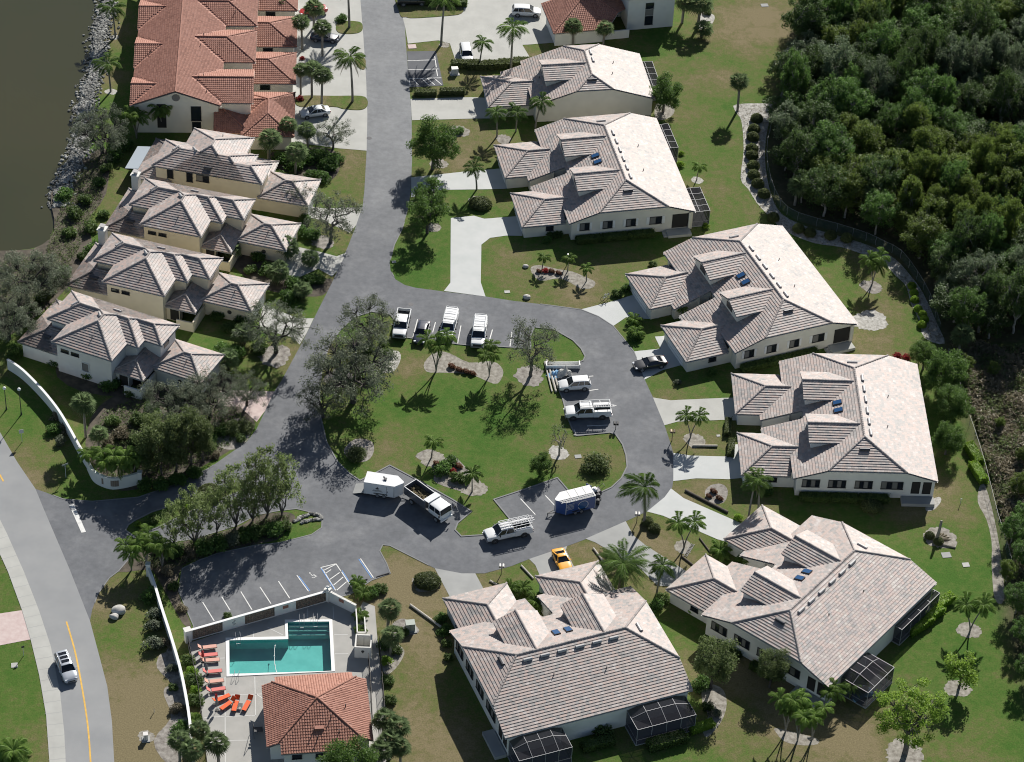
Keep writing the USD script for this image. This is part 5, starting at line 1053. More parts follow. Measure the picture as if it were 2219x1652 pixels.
def car(label, c, front, back, pt, kind='sedan', L=4.75, W=1.84, z=.75, name='parked_car', group=None, rails=False, roof_glass=False, cat='car', ground_z=0.0):
    """c: survey point of the body centre; front, back: survey points giving the heading."""
    p = at(*c, z); r = heading(back, front); t = thing(name, label, cat, (p[0], p[1], .03 + ground_z), r, group)
    h, w = L / 2, W / 2
    if kind == 'sedan':
        st = [(h, .32, .55, .60, w * .72), (h - .12, .24, .62, .68, w * .86), (h - .55, .22, .72, .78, w * .97), (h - 1.35, .22, .84, .93, w), (.1, .22, .92, .95, w), (-h + .9, .22, .96, 1.0, w), (-h + .3, .24, .95, 1.0, w * .95), (-h + .05, .34, .86, .92, w * .85), (-h, .4, .8, .84, w * .78)]
        body = loft(st); cabin(t, (h - 1.35, -h + .62), (h - 2.15, -h + 1.35), .93, 1.40, w * .90, w * .66, pt, roof_glass=roof_glass); zl = .66; zr_ = .84
    elif kind == 'coupe':
        st = [(h, .30, .50, .55, w * .70), (h - .15, .22, .60, .66, w * .88), (h - .7, .20, .72, .78, w * .99), (h - 1.5, .20, .82, .88, w), (-.4, .20, .86, .90, w), (-h + .7, .20, .92, .96, w * 1.0), (-h + .2, .24, .90, .95, w * .93), (-h, .36, .8, .85, w * .80)]
        body = loft(st); cabin(t, (h - 1.45, -h + .35), (h - 2.2, -h + 1.5), .88, 1.26, w * .88, w * .62, pt, bpillar=False, roof_glass=roof_glass); zl = .62; zr_ = .82
    elif kind == 'suv':
        st = [(h, .36, .68, .74, w * .76), (h - .1, .28, .78, .85, w * .88), (h - .5, .26, .90, .97, w * .98), (h - 1.25, .26, 1.0, 1.08, w), (.1, .26, 1.04, 1.08, w), (-h + .6, .26, 1.06, 1.1, w), (-h + .12, .28, 1.04, 1.08, w * .95), (-h, .36, .98, 1.02, w * .88)]
        body = loft(st); cabin(t, (h - 1.2, -h + .06), (h - 1.95, -h + .42), 1.06, 1.62, w * .92, w * .72, pt, roof_glass=roof_glass); zl = .80; zr_ = .98
    obj('body', body, PT[pt], t, smooth=38)
    rr = .36 if kind == 'suv' else .33
    for x in (h - .92, -h + .95):
        for s in (-1, 1): wheel(t, x, s * (w - .12), rr)
    ar = MB()
    for x in (h - .92, -h + .95):
        for s in (-1, 1): ar.tube([(x, s * (w - .03), rr), (x, s * (w + .006), rr)], rr + .07, 16)
    obj('wheel_arches', ar, M['plastic'], t)
    for s in (-1, 1):
        obj('headlight', MB().box((h - .16, s * w * .66, zl), (.26, w * .34, .12), rz=-s * .35), M['lamp_clear'], t); obj('tail_light', MB().box((-h + .06, s * w * .72, zr_ - .06), (.12, w * .3, .16)), M['lamp_red'], t)
        obj('mirror', MB().box((h - 1.62, s * (w + .07), 1.0 if kind == 'suv' else .93), (.12, .2, .14)), PT[pt], t)
    obj('grille', MB().box((h - .02, 0, .52), (.06, w * 1.0, .2)), M['plastic'], t); obj('number_plate', MB().box((-h - .005, 0, .62), (.02, .5, .13)), M['white'], t)
    if rails:
        for s in (-1, 1): obj('roof_rail', MB().bar((h - 2.1, s * w * .72, 1.74), (-h + .5, s * w * .72, 1.74), .05), M['alu'], t)
    return t
def pickup(label, c, front, back, pt='white', L=6.1, W=2.0, z=.9, crew=True, rack=True, load=None, cap=False, ladders=0, bed='open', cat='pickup'):
    p = at(*c, z); r = heading(back, front); t = thing('pickup_truck', label, cat, (p[0], p[1], .03), r); h, w = L / 2, W / 2
    cl = 3.45 if crew else 2.6; cb = h - (cl + .35)                     # cab back
    st = [(h, .5, .95, 1.02, w * .86), (h - .08, .42, 1.08, 1.14, w * .93), (h - .5, .4, 1.16, 1.22, w * .98), (h - 1.35, .4, 1.2, 1.27, w), (cb, .4, 1.2, 1.25, w)]
    obj('body', loft(st), PT[pt], t, smooth=38)
    cabin(t, (h - 1.25, cb + .03), (h - 2.0, cb + .22), 1.24, 1.88, w * .93, w * .76, pt)
    fl = MB().box(((cb - h) / 2, 0, .72), (h + cb, W * .9, .1)); bw = MB()
    zt = 1.22
    for s in (-1, 1): bw.box(((cb - h) / 2 - .01, s * (w - .06), (.5 + zt) / 2), (h + cb - .02, .12, zt - .5))
    bw.box((-h + .04, 0, (.5 + zt) / 2), (.08, W - .24, zt - .5)); bw.box((cb - .06, 0, (.55 + zt) / 2), (.08, W - .24, zt - .5))
    obj('cargo_bed', fl, M['plastic'], t); obj('bed_sides', bw, PT[pt], t)
    if bed == 'boxes':
        for s in (-1, 1): obj('tool_box', MB().box(((cb - h) / 2, s * (w - .22), zt + .12), (h + cb - .2, .42, .24)), PT[pt], t)
    if cap: obj('utility_cap', loft([(cb - .06, 1.15, 1.80, 1.88, w * .97), (cb - .5, 1.15, 1.84, 1.92, w), (-h + .5, 1.15, 1.84, 1.92, w), (-h + .05, 1.15, 1.78, 1.86, w * .97)]), PT[pt], t, smooth=38)
    for x in (h - 1.0, -h + 1.25):
        for s in (-1, 1): wheel(t, x, s * (w - .15), .40, .28)
    ar = MB()
    for x in (h - 1.0, -h + 1.25):
        for s in (-1, 1): ar.tube([(x, s * (w - .03), .40), (x, s * (w + .008), .40)], .49, 16)
    obj('wheel_arches', ar, M['plastic'], t)
    obj('grille', MB().box((h + .01, 0, .85), (.06, w * 1.25, .34)), M['plastic'], t); obj('bumper', MB().box((h + .05, 0, .58), (.14, W * .95, .2)), M['rim'], t); obj('rear_bumper', MB().box((-h - .06, 0, .6), (.14, W * .9, .18)), M['rim'], t)
    for s in (-1, 1):
        obj('headlight', MB().box((h - .03, s * w * .76, .92), (.14, w * .26, .26)), M['lamp_clear'], t); obj('tail_light', MB().box((-h + .0, s * w * .93, 1.0), (.06, .14, .34)), M['lamp_red'], t); obj('mirror', MB().box((h - 1.62, s * (w + .14), 1.32), (.12, .24, .24)), M['plastic'], t)
    zr = 2.12 if rack else 0
    if rack:
        rk = MB()
        x0, x1 = h - 2.0, -h + .1
        for s in (-1, 1):
            rk.bar((x0, s * w * .78, zr), (x1, s * w * .78, zr), .06)
            for x in (x0 - .1, cb - .15, x1 + .1): rk.bar((x, s * w * .80, 1.2 if x < cb else 1.9), (x, s * w * .78, zr), .05)
        for x in np.linspace(x0 - .05, x1 + .05, 4): rk.bar((x, -w * .78, zr), (x, w * .78, zr), .06)
        obj('ladder_rack', rk, PT['white'], t)
    for k in range(ladders):
        ld = MB(); y0 = (-.42 + .5 * k) if ladders > 1 else .45; xa, xb = h - 1.9, -h - .35
        for s in (0, .38): ld.bar((xa, y0 + s, zr + .08), (xb, y0 + s, zr + .08), .06, .09)
        for x in np.arange(xb + .2, xa, .33): ld.bar((x, y0, zr + .08), (x, y0 + .38, zr + .08), .045)
        obj('ladder', ld, M['alu'], t)
    return t
V4 = lambda x, y: ((980 + x / 6.934) * .78884, (1260 + y / 6.934) * .78884)
V5 = lambda x, y: ((1300 + x / 5.839) * .78884, (1280 + y / 5.839) * .78884)
V6 = lambda x, y: ((1480 + x / 6.354) * .78884, (960 + y / 6.354) * .78884)
V2 = lambda x, y: ((1380 + x / 3.698) * .78884, (y / 3.698) * .78884)
S = lambda c, r, x, y: sheet(c, r, (x, y))[0]
car('silver estate with a three-panel dark glass roof, driving down the pale street', S(0, 3, 572, 815), S(0, 3, 618, 900), S(0, 3, 530, 690), 'silver', 'suv', 4.75, 1.88, .9, rails=True, roof_glass=True, name='silver_car')
car('white compact SUV parked by the grey heap and the white trough', V6(625, 590), V6(370, 610), V6(880, 570), 'white', 'suv', 4.45, 1.86, .9, name='white_suv')
car('black coupe glinting in the sun at the foot of a villa drive', S(2, 1, 1195, 1490), S(2, 1, 1060, 1515), S(2, 1, 1330, 1465), 'black', 'coupe', 4.75, 1.9, .7)
car('dark navy saloon parked between white service pickups', S(1, 1, 1437, 1220), S(1, 1, 1408, 1325), S(1, 1, 1468, 1120), 'navy', 'sedan', 4.75, 1.84, .75)
car('bright yellow hatchback parked on a grey drive', S(2, 2, 435, 1545), S(2, 2, 480, 1640), S(2, 2, 388, 1450), 'yellow', 'coupe', 4.15, 1.8, .75)
car('white SUV nose towards the clipped hedge, below the tall curved palm', S(1, 0, 1822, 460), S(1, 0, 1838, 555), S(1, 0, 1800, 370), 'white', 'suv', 4.75, 1.9, .9, name='white_suv')
car('white SUV parked sideways in building shade at the top', V2(245, 105), V2(400, 105), V2(110, 95), 'white', 'suv', 4.8, 1.9, .9, name='white_suv')
car('dark SUV by the planting island at the top edge of the picture', (893, -2), (935, -4), (850, -1), 'black', 'suv', 4.9, 1.9, .9)
car('dark blue car under palms in front of the second clay-roofed garage', S(1, 0, 595, 315), S(1, 0, 660, 320), S(1, 0, 520, 310), 'navy', 'sedan', 4.6, 1.82, .75)
car('red car between palm trunks beside the topmost clay-roofed garage', S(1, 0, 495, 85), S(1, 0, 400, 100), S(1, 0, 590, 70), 'red', 'sedan', 4.6, 1.82, .75)
car('white saloon under a grey tree on the wide left forecourt', S(1, 0, 510, 965), S(1, 0, 390, 985), S(1, 0, 640, 950), 'pale', 'sedan', 4.75, 1.84, .75)
pickup('white pickup with an open bed, half under a sparse tree', S(1, 1, 1262, 1145), S(1, 1, 1245, 1240), S(1, 1, 1290, 1040), L=5.9, rack=False)
pickup('white service truck with a low cap and rack, beside the navy saloon', S(1, 1, 1672, 1165), S(1, 1, 1640, 1290), S(1, 1, 1705, 1045), L=5.7, crew=False, cap=True, rack=True)
pickup('white service truck with a low cap and rack, rightmost of the row', S(1, 1, 1932, 1230), S(1, 1, 1918, 1350), S(1, 1, 1950, 1115), L=5.7, crew=False, cap=True, rack=True)
pickup('white pickup with one ladder and gear on its rack, below the white SUV', V6(860, 1075), V6(460, 1090), V6(1260, 1060), L=6.3, ladders=1, bed='boxes')
pickup('white pickup carrying two ladders, standing on the bend by the grass tongue', V5(560, 1040), V5(190, 1120), V5(930, 955), L=6.3, ladders=2, bed='boxes')
# dump truck
p = at(*V4(1370, 830), 1.3); r = heading(V4(1000, 620), V4(1700, 1130)); DT = thing('dump_truck', 'white cab-over dump truck with a dark bed of green waste', 'truck', (p[0], p[1], .03), r)
cabst = [(3.35, .75, 1.35, 1.5, 1.0), (3.3, .72, 1.45, 1.6, 1.03), (1.05, .72, 1.45, 1.6, 1.05)]
obj('cab', loft(cabst), PT['white'], DT, smooth=38); cabin(DT, (3.34, 1.08), (3.1, 1.12), 1.58, 2.35, 1.02, .96, 'white', rear_panel=True)
bs = MB(); bz0, bz1 = 1.05, 2.25
for s in (-1, 1): bs.box((-1.55, s * 1.08, (bz0 + bz1) / 2), (4.1, .08, bz1 - bz0))
bs.box((-3.56, 0, (bz0 + bz1) / 2), (.08, 2.08, bz1 - bz0)).box((.46, 0, 1.75), (.08, 2.08, 1.4)).box((-1.55, 0, bz0), (4.1, 2.16, .08)); obj('dump_bed', bs, PT['charcoal'], DT)
rim_ = MB(); [rim_.bar((-3.6, s * 1.08, bz1 + .03), (.5, s * 1.08, bz1 + .03), .1, .07) for s in (-1, 1)]; rim_.bar((-3.56, -1.1, bz1 + .03), (-3.56, 1.1, bz1 + .03), .1, .07); obj('bed_rim', rim_, M['alu'], DT)
obj('cab_shield', MB().box((.62, 0, 2.5), (1.0, 2.2, .08), ry=-.08), PT['white'], DT); obj('chassis', MB().box((-.2, 0, .72), (6.6, .9, .22)), M['plastic'], DT)
for x in (2.45, -2.2):
    for s in (-1, 1): wheel(DT, x, s * .92, .42, .3)
for s in (-1, 1):
    obj('headlight', MB().box((3.36, s * .75, 1.0), (.08, .3, .18)), M['lamp_clear'], DT); obj('mirror', MB().bar((3.25, s * 1.05, 1.9), (3.45, s * 1.42, 2.0), .05).box((3.45, s * 1.42, 1.85), (.08, .2, .42)), M['plastic'], DT)
obj('bumper', MB().box((3.42, 0, .7), (.14, 2.1, .24)), PT['white'], DT)
rng = np.random.default_rng(11); gw = MB()
for k in range(420):
    a = rng.uniform(0, PI); c = np.array([rng.uniform(-3.4, .3), rng.uniform(-.95, .95), 1.25 + .45 * rng.random()]); d = np.array([math.cos(a), math.sin(a), rng.uniform(-.5, .5)]) * rng.uniform(.12, .35); gw.bar(c - d, c + d, .06, .03)
M['waste'] = mat('garden_waste', (.16, .13, .07), .9, island=.7); obj('green_waste', gw, M['waste'], DT, kind='stuff')
def trailer(name, label, c, front, back, L, W, H, pt, roof, z, nose=1.0):
    p = at(*c, z); r = heading(back, front); t = thing(name, label, 'trailer', (p[0], p[1], .03), r); h, w = L / 2, W / 2; z0 = .45
    fp = [(-h, -w), (h - nose, -w), (h, -w * .12), (h, w * .12), (h - nose, w), (-h, w)]
    obj('box_body', MB().prism(fp, z0, z0 + H), PT[pt], t); obj('roof', MB().prism(Polygon(fp).buffer(.03, join_style='mitre'), z0 + H, z0 + H + .06), roof, t)
    tr = MB()
    for q in fp[:]: tr.box((q[0] * .999, q[1] * 1.0, z0 + H / 2), (.06, .06, H + .01))
    obj('corner_trim', tr, M['alu'], t)
    for s in (-1, 1):
        for x in (-.75, .15) if L > 5 else (-.5,): wheel(t, x, s * (w + .02 - .12), .34, .22)
        obj('mudguard', MB().box((-.3 if L > 5 else -.5, s * (w + .04), .80), (1.9 if L > 5 else .95, .16, .06)), M['plastic'], t)
    obj('drawbar', MB().bar((h, .3, .5), (h + 1.0, 0, .5), .09).bar((h, -.3, .5), (h + 1.0, 0, .5), .09).box((h + 1.0, 0, .3), (.1, .1, .5)), M['plastic'], t)
    return t
TW = trailer('enclosed_trailer', 'white enclosed trailer with its rear ramp lowered, hitched behind the dump truck', V4(530, 500), V4(860, 545), V4(165, 440), 5.1, 2.15, 1.95, 'white', PT['white'], 1.55, 1.0)
obj('ramp', MB().add([[-2.55, -1.0, .5], [-2.55, 1.0, .5], [-4.1, 1.0, .04], [-4.1, -1.0, .04], [-2.55, -1.0, .44], [-2.55, 1.0, .44], [-4.1, 1.0, .0], [-4.1, -1.0, .0]], [[0, 1, 2, 3], [7, 6, 5, 4], [0, 3, 7, 4], [2, 1, 5, 6], [3, 2, 6, 7]]), M['concrete_grey'], TW)
obj('roof_vent', MB().box((.1, 0, 2.55), (.4, .4, .18)).bar((.0, .0, 2.6), (-.2, .25, 2.75), .2, .03), M['vent_dark'], TW)
obj('side_door', MB().box((1.0, -1.085, 1.35), (.95, .03, 1.6)), PT['white'], TW)
dl = MB()
for x in (.5, 1.5): dl.box((x, -1.09, 1.35), (.04, .04, 1.6))
dl.box((.62, -1.10, 1.3), (.08, .05, .2)); obj('door_frame', dl, M['vent_dark'], TW)
lg = MB()                                   # leaf emblem with two lines of small dark lettering bars beneath
for a in (PI / 2, PI / 2 - .9, PI / 2 + .9):
    ln = .42 if a == PI / 2 else .3; pp = [np.array([-.75, 1.5]) + ln * t_ * np.array([math.cos(a), math.sin(a)]) + .09 * math.sin(PI * t_) * s_ * np.array([-math.sin(a), math.cos(a)]) for s_, ts in ((1, np.linspace(0, 1, 7)), (-1, np.linspace(1, 0, 7))) for t_ in ts]
    lg.poly(Polygon([tuple(x) for x in pp]).buffer(.005), 0)
v, f = lg.done(); v = np.c_[v[:, 0], np.full(len(v), -1.082), v[:, 1]]
obj('leaf_emblem', (v, f), M['frame_dark'], TW)
tx = MB()
for k, (zc, w_) in enumerate(((1.30, 1.1), (1.14, 1.35))):
    x = -.75 - w_ / 2; rg = np.random.default_rng(k)
    while x < -.75 + w_ / 2: b_ = rg.uniform(.05, .09); tx.box((x + b_ / 2, -1.083, zc), (b_ - .015, .008, .10 - .03 * k)); x += b_
obj('lettering', tx, M['frame_dark'], TW)
TB = trailer('painted_trailer', 'deep blue v-nosed trailer with white roof, side graphics and ladders on top', V5(1610, 560), V5(1290, 640), V5(1930, 480), 5.3, 2.2, 2.1, 'blue', M['white'], 1.6, 1.1)
gr = MB(); an = np.linspace(.2, 2 * PI - .2, 26)
gr.poly(ribbon([(-.9 + .72 * math.cos(a), 1.45 + .72 * math.sin(a)) for a in an], .07), 0)
for k in range(5): gr.poly(sbox(.4, 2.1 - .22 * k, 1.5 - .12 * (k % 2), 2.16 - .22 * k), 0)
v, f = gr.done()
for s in (1, -1): obj('side_graphic', (np.c_[v[:, 0], np.full(len(v), s * 1.106), v[:, 1]], f if s < 0 else f[:, ::-1]), M['paint_white'], TB)
gd = MB().poly(Point(-.9, 1.45).buffer(.66), 0); v, f = gd.done()
for s in (1, -1): obj('side_picture', (np.c_[v[:, 0], np.full(len(v), s * 1.104), v[:, 1]], f if s < 0 else f[:, ::-1]), M['glass_blue'], TB)
obj('rear_door', MB().box((-2.75, -1.35, 1.5), (.06, .9, 1.9), rz=.5), PT['blue'], TB)
sm = MB(); [sm.box((x, 0, 2.63), (.05, 2.1, .03)) for x in (-1.6, -.5, .6)]; obj('roof_seams', sm, M['vent_light'], TB)
for yv in (.62, .98):
    ld = MB(); zz = 2.68 + (yv > .8) * .08
    for s in (0, .3): ld.bar((-2.6, yv + s - .15, zz), (2.3, yv + s - .15, zz), .06, .08)
    for x in np.arange(-2.5, 2.3, .33): ld.bar((x, yv - .15, zz), (x, yv + .15, zz), .045)
    obj('ladder', ld, M['alu'], TB)
# gear beside the trailer and in the bay by the white SUV
def heap(name, label, cat, c, items, mt=None):
    t = thing(name, label, cat, at(*c)); return t
eq = thing('mower', 'small machine with a pale engine and black wheels at the rear of the blue trailer', 'mower', at(*V5(1960, 430)), .5)
obj('deck', MB().box((0, 0, .35), (1.3, .9, .25)), M['vent_dark'], eq); obj('engine', MB().box((-.2, 0, .65), (.6, .6, .4)).cyl((-.2, 0, .9), .2, .15, 12), M['white'], eq); obj('handle', MB().bar((.5, -.3, .45), (1.2, -.3, 1.0), .04).bar((.5, .3, .45), (1.2, .3, 1.0), .04).bar((1.2, -.3, 1.0), (1.2, .3, 1.0), .04), M['frame_dark'], eq)
for x in (-.5, .5):
    for y in (-.45, .45): wheel(eq, x, y, .22, .16)
for c, lb in ((V5(1990, 520), 'black backpack blower nearest the white machine'), (V5(1980, 610), 'black backpack blower standing on the road behind the blue trailer')):
    t = thing('leaf_blower', lb, 'leaf blower', at(*c), .4); obj('housing', MB().tm(trimesh.creation.icosphere(2, .34).apply_translation([0, 0, .4])).box((.2, 0, .4), (.2, .5, .7)), M['plastic'], t); obj('tube', MB().tube([(.1, .2, .4), (.4, .5, .3), (.9, .6, .12)], [.09, .09, .07], 8), M['frame_dark'], t)
tp = thing('white_trough', 'long white open trough lying across the parking bay', 'trough', at(*V6(420, 310)), heading(V6(220, 300), V6(640, 295)))
obj('shell', MB().box((0, 0, .08), (4.6, .85, .08)).box((0, .4, .35), (4.6, .06, .6)).box((0, -.4, .35), (4.6, .06, .6)), M['white'], tp)
for s in (-1, 1): obj('end_cap', MB().box((s * 2.33, 0, .38), (.14, 1.0, .7)), M['white'], tp)
for k, (a, b, lb) in enumerate((((100, 225), (230, 750), 'leftmost of three pale timber poles beside the bay of the white SUV'), ((140, 200), (300, 750), 'middle, thickest of three pale timber poles beside the bay of the white SUV'), ((215, 260), (340, 690), 'rightmost of three pale timber poles, under the blue tarpaulin'))):
    t = obj('timber_pole', MB().tube([at(*V6(*a)) + [0, 0, .16], at(*V6(*b)) + [0, 0, .16]], .17 if k == 1 else .12, 8), M['wood_pale'], label=lb, cat='pole')
rng = np.random.default_rng(3)
def crumple(c, sx, sy, h, rz_, seed, n=9):
    rg = np.random.default_rng(seed); g = np.linspace(-1, 1, n); X, Y_ = np.meshgrid(g, g); Z = h * np.clip(1 - .75 * (X ** 2 + Y_ ** 2) ** .5, 0, 1) * (1 + .5 * rg.standard_normal(X.shape)) + .02; Z = np.clip(Z, .02, None)
    v = np.c_[X.ravel() * sx, Y_.ravel() * sy, Z.ravel()] @ rot(rz_, 2).T + c; i = np.arange(n * n).reshape(n, n); return v, np.c_[i[:-1, :-1].ravel(), i[:-1, 1:].ravel(), i[1:, 1:].ravel(), i[1:, :-1].ravel()]
M['tarp'] = mat('blue_tarpaulin', (.10, .28, .52), .5, col2=(.30, .50, .68), scale=1.5); M['tarp_grey'] = mat('grey_sheet', (.30, .30, .29), .7, col2=(.48, .48, .46), scale=2)
obj('tarpaulin', crumple(at(*V6(285, 450)), 1.1, .8, .5, .8, 4), M['tarp'], label='crumpled light blue tarpaulin on the timber poles', cat='tarpaulin')
gh = thing('covered_heap', 'grey covered heap between the white trough and the white SUV', 'heap', at(*V6(430, 440))); obj('cover', crumple(np.array([0, 0, 0]), 1.15, .75, 1.05, .35, 6), M['tarp_grey'], gh); obj('spill', crumple(np.array([-.6, .1, .1]), .5, .5, .5, 0, 8, 7), M['tarp'], gh)
# ---------------------------------------------------------------- plants: the kinds
LM = {
 'oak': leaf_mat('leaf_grey_oak', (0.092, 0.118, 0.074), (0.225, 0.255, 0.175), 0.45), 'dense': leaf_mat('leaf_dense', (0.051, 0.117, 0.024), (0.173, 0.277, 0.065), 0.55), 'lime': leaf_mat('leaf_lime', (0.158, 0.278, 0.04), (0.37, 0.526, 0.093), 0.55),
 'olive': leaf_mat('leaf_olive', (0.080, 0.120, 0.040), (0.205, 0.255, 0.100), 0.50), 'button': leaf_mat('leaf_button', (0.120, 0.175, 0.055), (0.300, 0.370, 0.150), 0.55), 'palm': leaf_mat('leaf_palm', (0.071, 0.136, 0.034), (0.229, 0.338, 0.097), 0.50), 'palm_b': leaf_mat('leaf_palm_bright', (0.105, 0.185, 0.037), (0.277, 0.404, 0.105), 0.55),
 'fan': leaf_mat('leaf_fan', (0.105, 0.163, 0.068), (0.301, 0.381, 0.196), 0.45), 'bush': leaf_mat('leaf_bush', (0.055, 0.11, 0.03), (0.178, 0.252, 0.074), 0.50), 'clip': leaf_mat('leaf_clipped', (0.077, 0.104, 0.039), (0.178, 0.213, 0.081), 0.45), 'bright': leaf_mat('leaf_bright', (0.139, 0.265, 0.034), (0.348, 0.508, 0.068), 0.55),
 'croton': leaf_mat('leaf_croton', (0.13, 0.052, 0.039), (0.257, 0.146, 0.077), 0.50), 'red': leaf_mat('leaf_red', (0.172, 0.021, 0.021), (0.411, 0.052, 0.052), 0.50), 'dry': leaf_mat('leaf_dry', (0.150, 0.130, 0.080), (0.340, 0.300, 0.205), 0.40),
 'w1': leaf_mat('leaf_wood_dark', (0.035, 0.072, 0.022), (0.121, 0.19, 0.053), 0.45), 'w2': leaf_mat('leaf_wood_grey', (0.081, 0.124, 0.065), (0.213, 0.268, 0.153), 0.45), 'w3': leaf_mat('leaf_wood_olive', (0.072, 0.118, 0.022), (0.200, 0.270, 0.060), 0.50), 'w4': leaf_mat('leaf_wood_green', (0.048, 0.115, 0.027), (0.163, 0.276, 0.068), 0.50)}
M['bark'] = mat('bark_grey', (.085, .075, .065), .95, col2=(.16, .145, .125), scale=6); M['bark_dark'] = mat('bark_dark', (.035, .030, .026), .95, col2=(.075, .065, .055), scale=6); M['bark_palm'] = mat('palm_trunk', (.16, .145, .12), .9, col2=(.25, .23, .195), scale=5); M['bark_pale'] = mat('bark_pale', (.22, .20, .17), .9, col2=(.34, .31, .27), scale=5); M['boot'] = mat('palm_boots', (.07, .058, .042), .95, col2=(.13, .11, .08), scale=8)
def leaves(rng, centres, radii, n, size, up=.5, jit=.8, squash=.8, fill=2.4, aspect=.55):
    C = np.asarray(centres, float); k = len(C); R = np.broadcast_to(radii, (k,)); idx = np.repeat(np.arange(k), n); N = len(idx)
    d = rng.standard_normal((N, 3)); d /= np.linalg.norm(d, axis=1, keepdims=True); r = rng.random(N) ** (1 / fill)
    off = d * (r * R[idx])[:, None] * [1, 1, squash]; P = C[idx] + off
    nr = d * .7 + np.array([0, 0, up]) + jit * rng.standard_normal((N, 3)); nr /= np.linalg.norm(nr, axis=1, keepdims=True)
    a = np.cross(nr, rng.standard_normal((N, 3))); a /= np.linalg.norm(a, axis=1, keepdims=True); b = np.cross(nr, a)
    s = size * rng.uniform(.65, 1.35, N)[:, None]
    v = np.stack([P - a * s, P - b * s * aspect, P + a * s, P + b * s * aspect], 1).reshape(-1, 3); f = np.arange(4 * N).reshape(-1, 4)
    return v, f
def limb(mb, a, b, r0, r1, rng, bend=.12, n=4, sides=5):
    a, b = np.asarray(a, float), np.asarray(b, float); L = np.linalg.norm(b - a); t = np.linspace(0, 1, n + 1)[:, None]
    P = a + (b - a) * t; P[1:-1] += rng.standard_normal((n - 1, 3)) * L * bend * .5; P[:, 2] += (np.sin(t[:, 0] * PI) * L * bend * .6); mb.tube(P, np.linspace(r0, r1, n + 1), sides, cap=False); return P
def kind_tree(name, seed, H, R, nc, cr, nl, ls, lm, tr=.22, fork=.38, nlimb=5, bark='bark', fill=2.2, shell=.55, lean=(0, 0), extra_twigs=0, up=.5, squash=.8):
    """H: height of the crown's middle; R: crown radii; nc clumps of radius cr with nl leaves each."""
    p = proto(name); rng = np.random.default_rng(seed); R = np.array(R, float); C = []
    while len(C) < nc:
        q = rng.uniform(-1, 1, 3); d = np.linalg.norm(q)
        if shell * .8 < d < 1 or (d < shell and rng.random() < .25):
            if q[2] < -.75: continue
            if all(np.linalg.norm((q - c) * R) > cr * .62 for c in C) or rng.random() < .04: C.append(q)
    C = np.array(C) * R * (1 + .10 * rng.standard_normal((nc, 1))) + [lean[0], lean[1], H]
    tk = MB(); fz = np.array([lean[0] * .3, lean[1] * .3, H * fork]); limb(tk, (0, 0, -.1), fz, tr * 1.25, tr, rng, .05, 4, 8)
    an = rng.uniform(0, 2 * PI) + np.arange(nlimb) * 2 * PI / nlimb; E_ = []
    for a in an:
        e = np.array([lean[0] + R[0] * .5 * math.cos(a), lean[1] + R[1] * .5 * math.sin(a), H + R[2] * rng.uniform(-.25, .35)]); P = limb(tk, fz, e, tr * .72, tr * .30, rng, .16, 5, 6); E_.append(P)
    allp = np.vstack([P[2:] for P in E_])
    for c in C:
        q = allp[np.argmin(np.linalg.norm(allp - c, axis=1))]; limb(tk, q, c, tr * .26, tr * .07, rng, .14, 3, 4)
    for k in range(extra_twigs):
        c = C[rng.integers(nc)]; d = rng.standard_normal(3); d[2] = abs(d[2]) * .6; limb(tk, c, c + d / np.linalg.norm(d) * cr * 1.1, tr * .07, tr * .03, rng, .1, 2, 3)
    obj('trunk', tk, M[bark], p, smooth=True)
    v, f = leaves(rng, C, cr * rng.uniform(.75, 1.2, nc), nl, ls, fill=fill, up=up, squash=squash); obj('crown', (v, f), LM[lm], p)
    return p
kind_tree('grey_oak', 1, 5.0, (5.6, 5.4, 3.0), 96, .95, 150, .105, 'oak', .30, .34, 7, 'bark_dark', 1.9, extra_twigs=120)
kind_tree('grey_oak_open', 2, 4.8, (5.2, 4.6, 2.7), 70, .9, 120, .10, 'oak', .26, .36, 6, 'bark_dark', 1.8, extra_twigs=140)
kind_tree('grey_oak_thin', 3, 4.6, (4.6, 4.4, 2.5), 56, .85, 100, .10, 'oak', .22, .38, 6, 'bark', 1.7, extra_twigs=160)
kind_tree('broadleaf', 4, 4.6, (3.3, 3.2, 3.1), 72, .95, 230, .12, 'dense', .24, .35, 6, 'bark', 2.3)
kind_tree('layered', 5, 4.3, (3.2, 2.6, 2.4), 34, .95, 150, .14, 'dense', .20, .35, 5, 'bark_dark', 2.0, squash=.5)
kind_tree('lime', 6, 7.2, (4.4, 4.2, 3.9), 78, .8, 150, .13, 'lime', .30, .42, 7, 'bark', 2.0, squash=.6)
kind_tree('lime_small', 7, 3.7, (2.3, 2.0, 1.8), 26, .75, 110, .15, 'lime', .15, .4, 5, 'bark_dark', 2.0)
kind_tree('willowy', 8, 4.4, (2.2, 2.2, 2.5), 44, .8, 200, .11, 'olive', .16, .35, 5, 'bark_dark', 1.9)
kind_tree('upright', 9, 3.3, (1.5, 1.5, 2.3), 30, .68, 170, .10, 'olive', .10, .2, 5, 'bark', 2.0)
kind_tree('buttonwood', 10, 3.6, (3.0, 2.5, 2.9), 50, .60, 95, .105, 'button', .13, .05, 9, 'bark', 1.7, extra_twigs=60)
kind_tree('buttonwood_b', 13, 3.3, (2.5, 2.8, 2.6), 40, .62, 95, .105, 'button', .12, .05, 7, 'bark', 1.7, extra_twigs=60, lean=(.6, .2))
kind_tree('bare', 12, 3.5, (1.8, 1.6, 1.5), 16, .5, 14, .11, 'olive', .12, .4, 6, 'bark_pale', 1.6, extra_twigs=90)
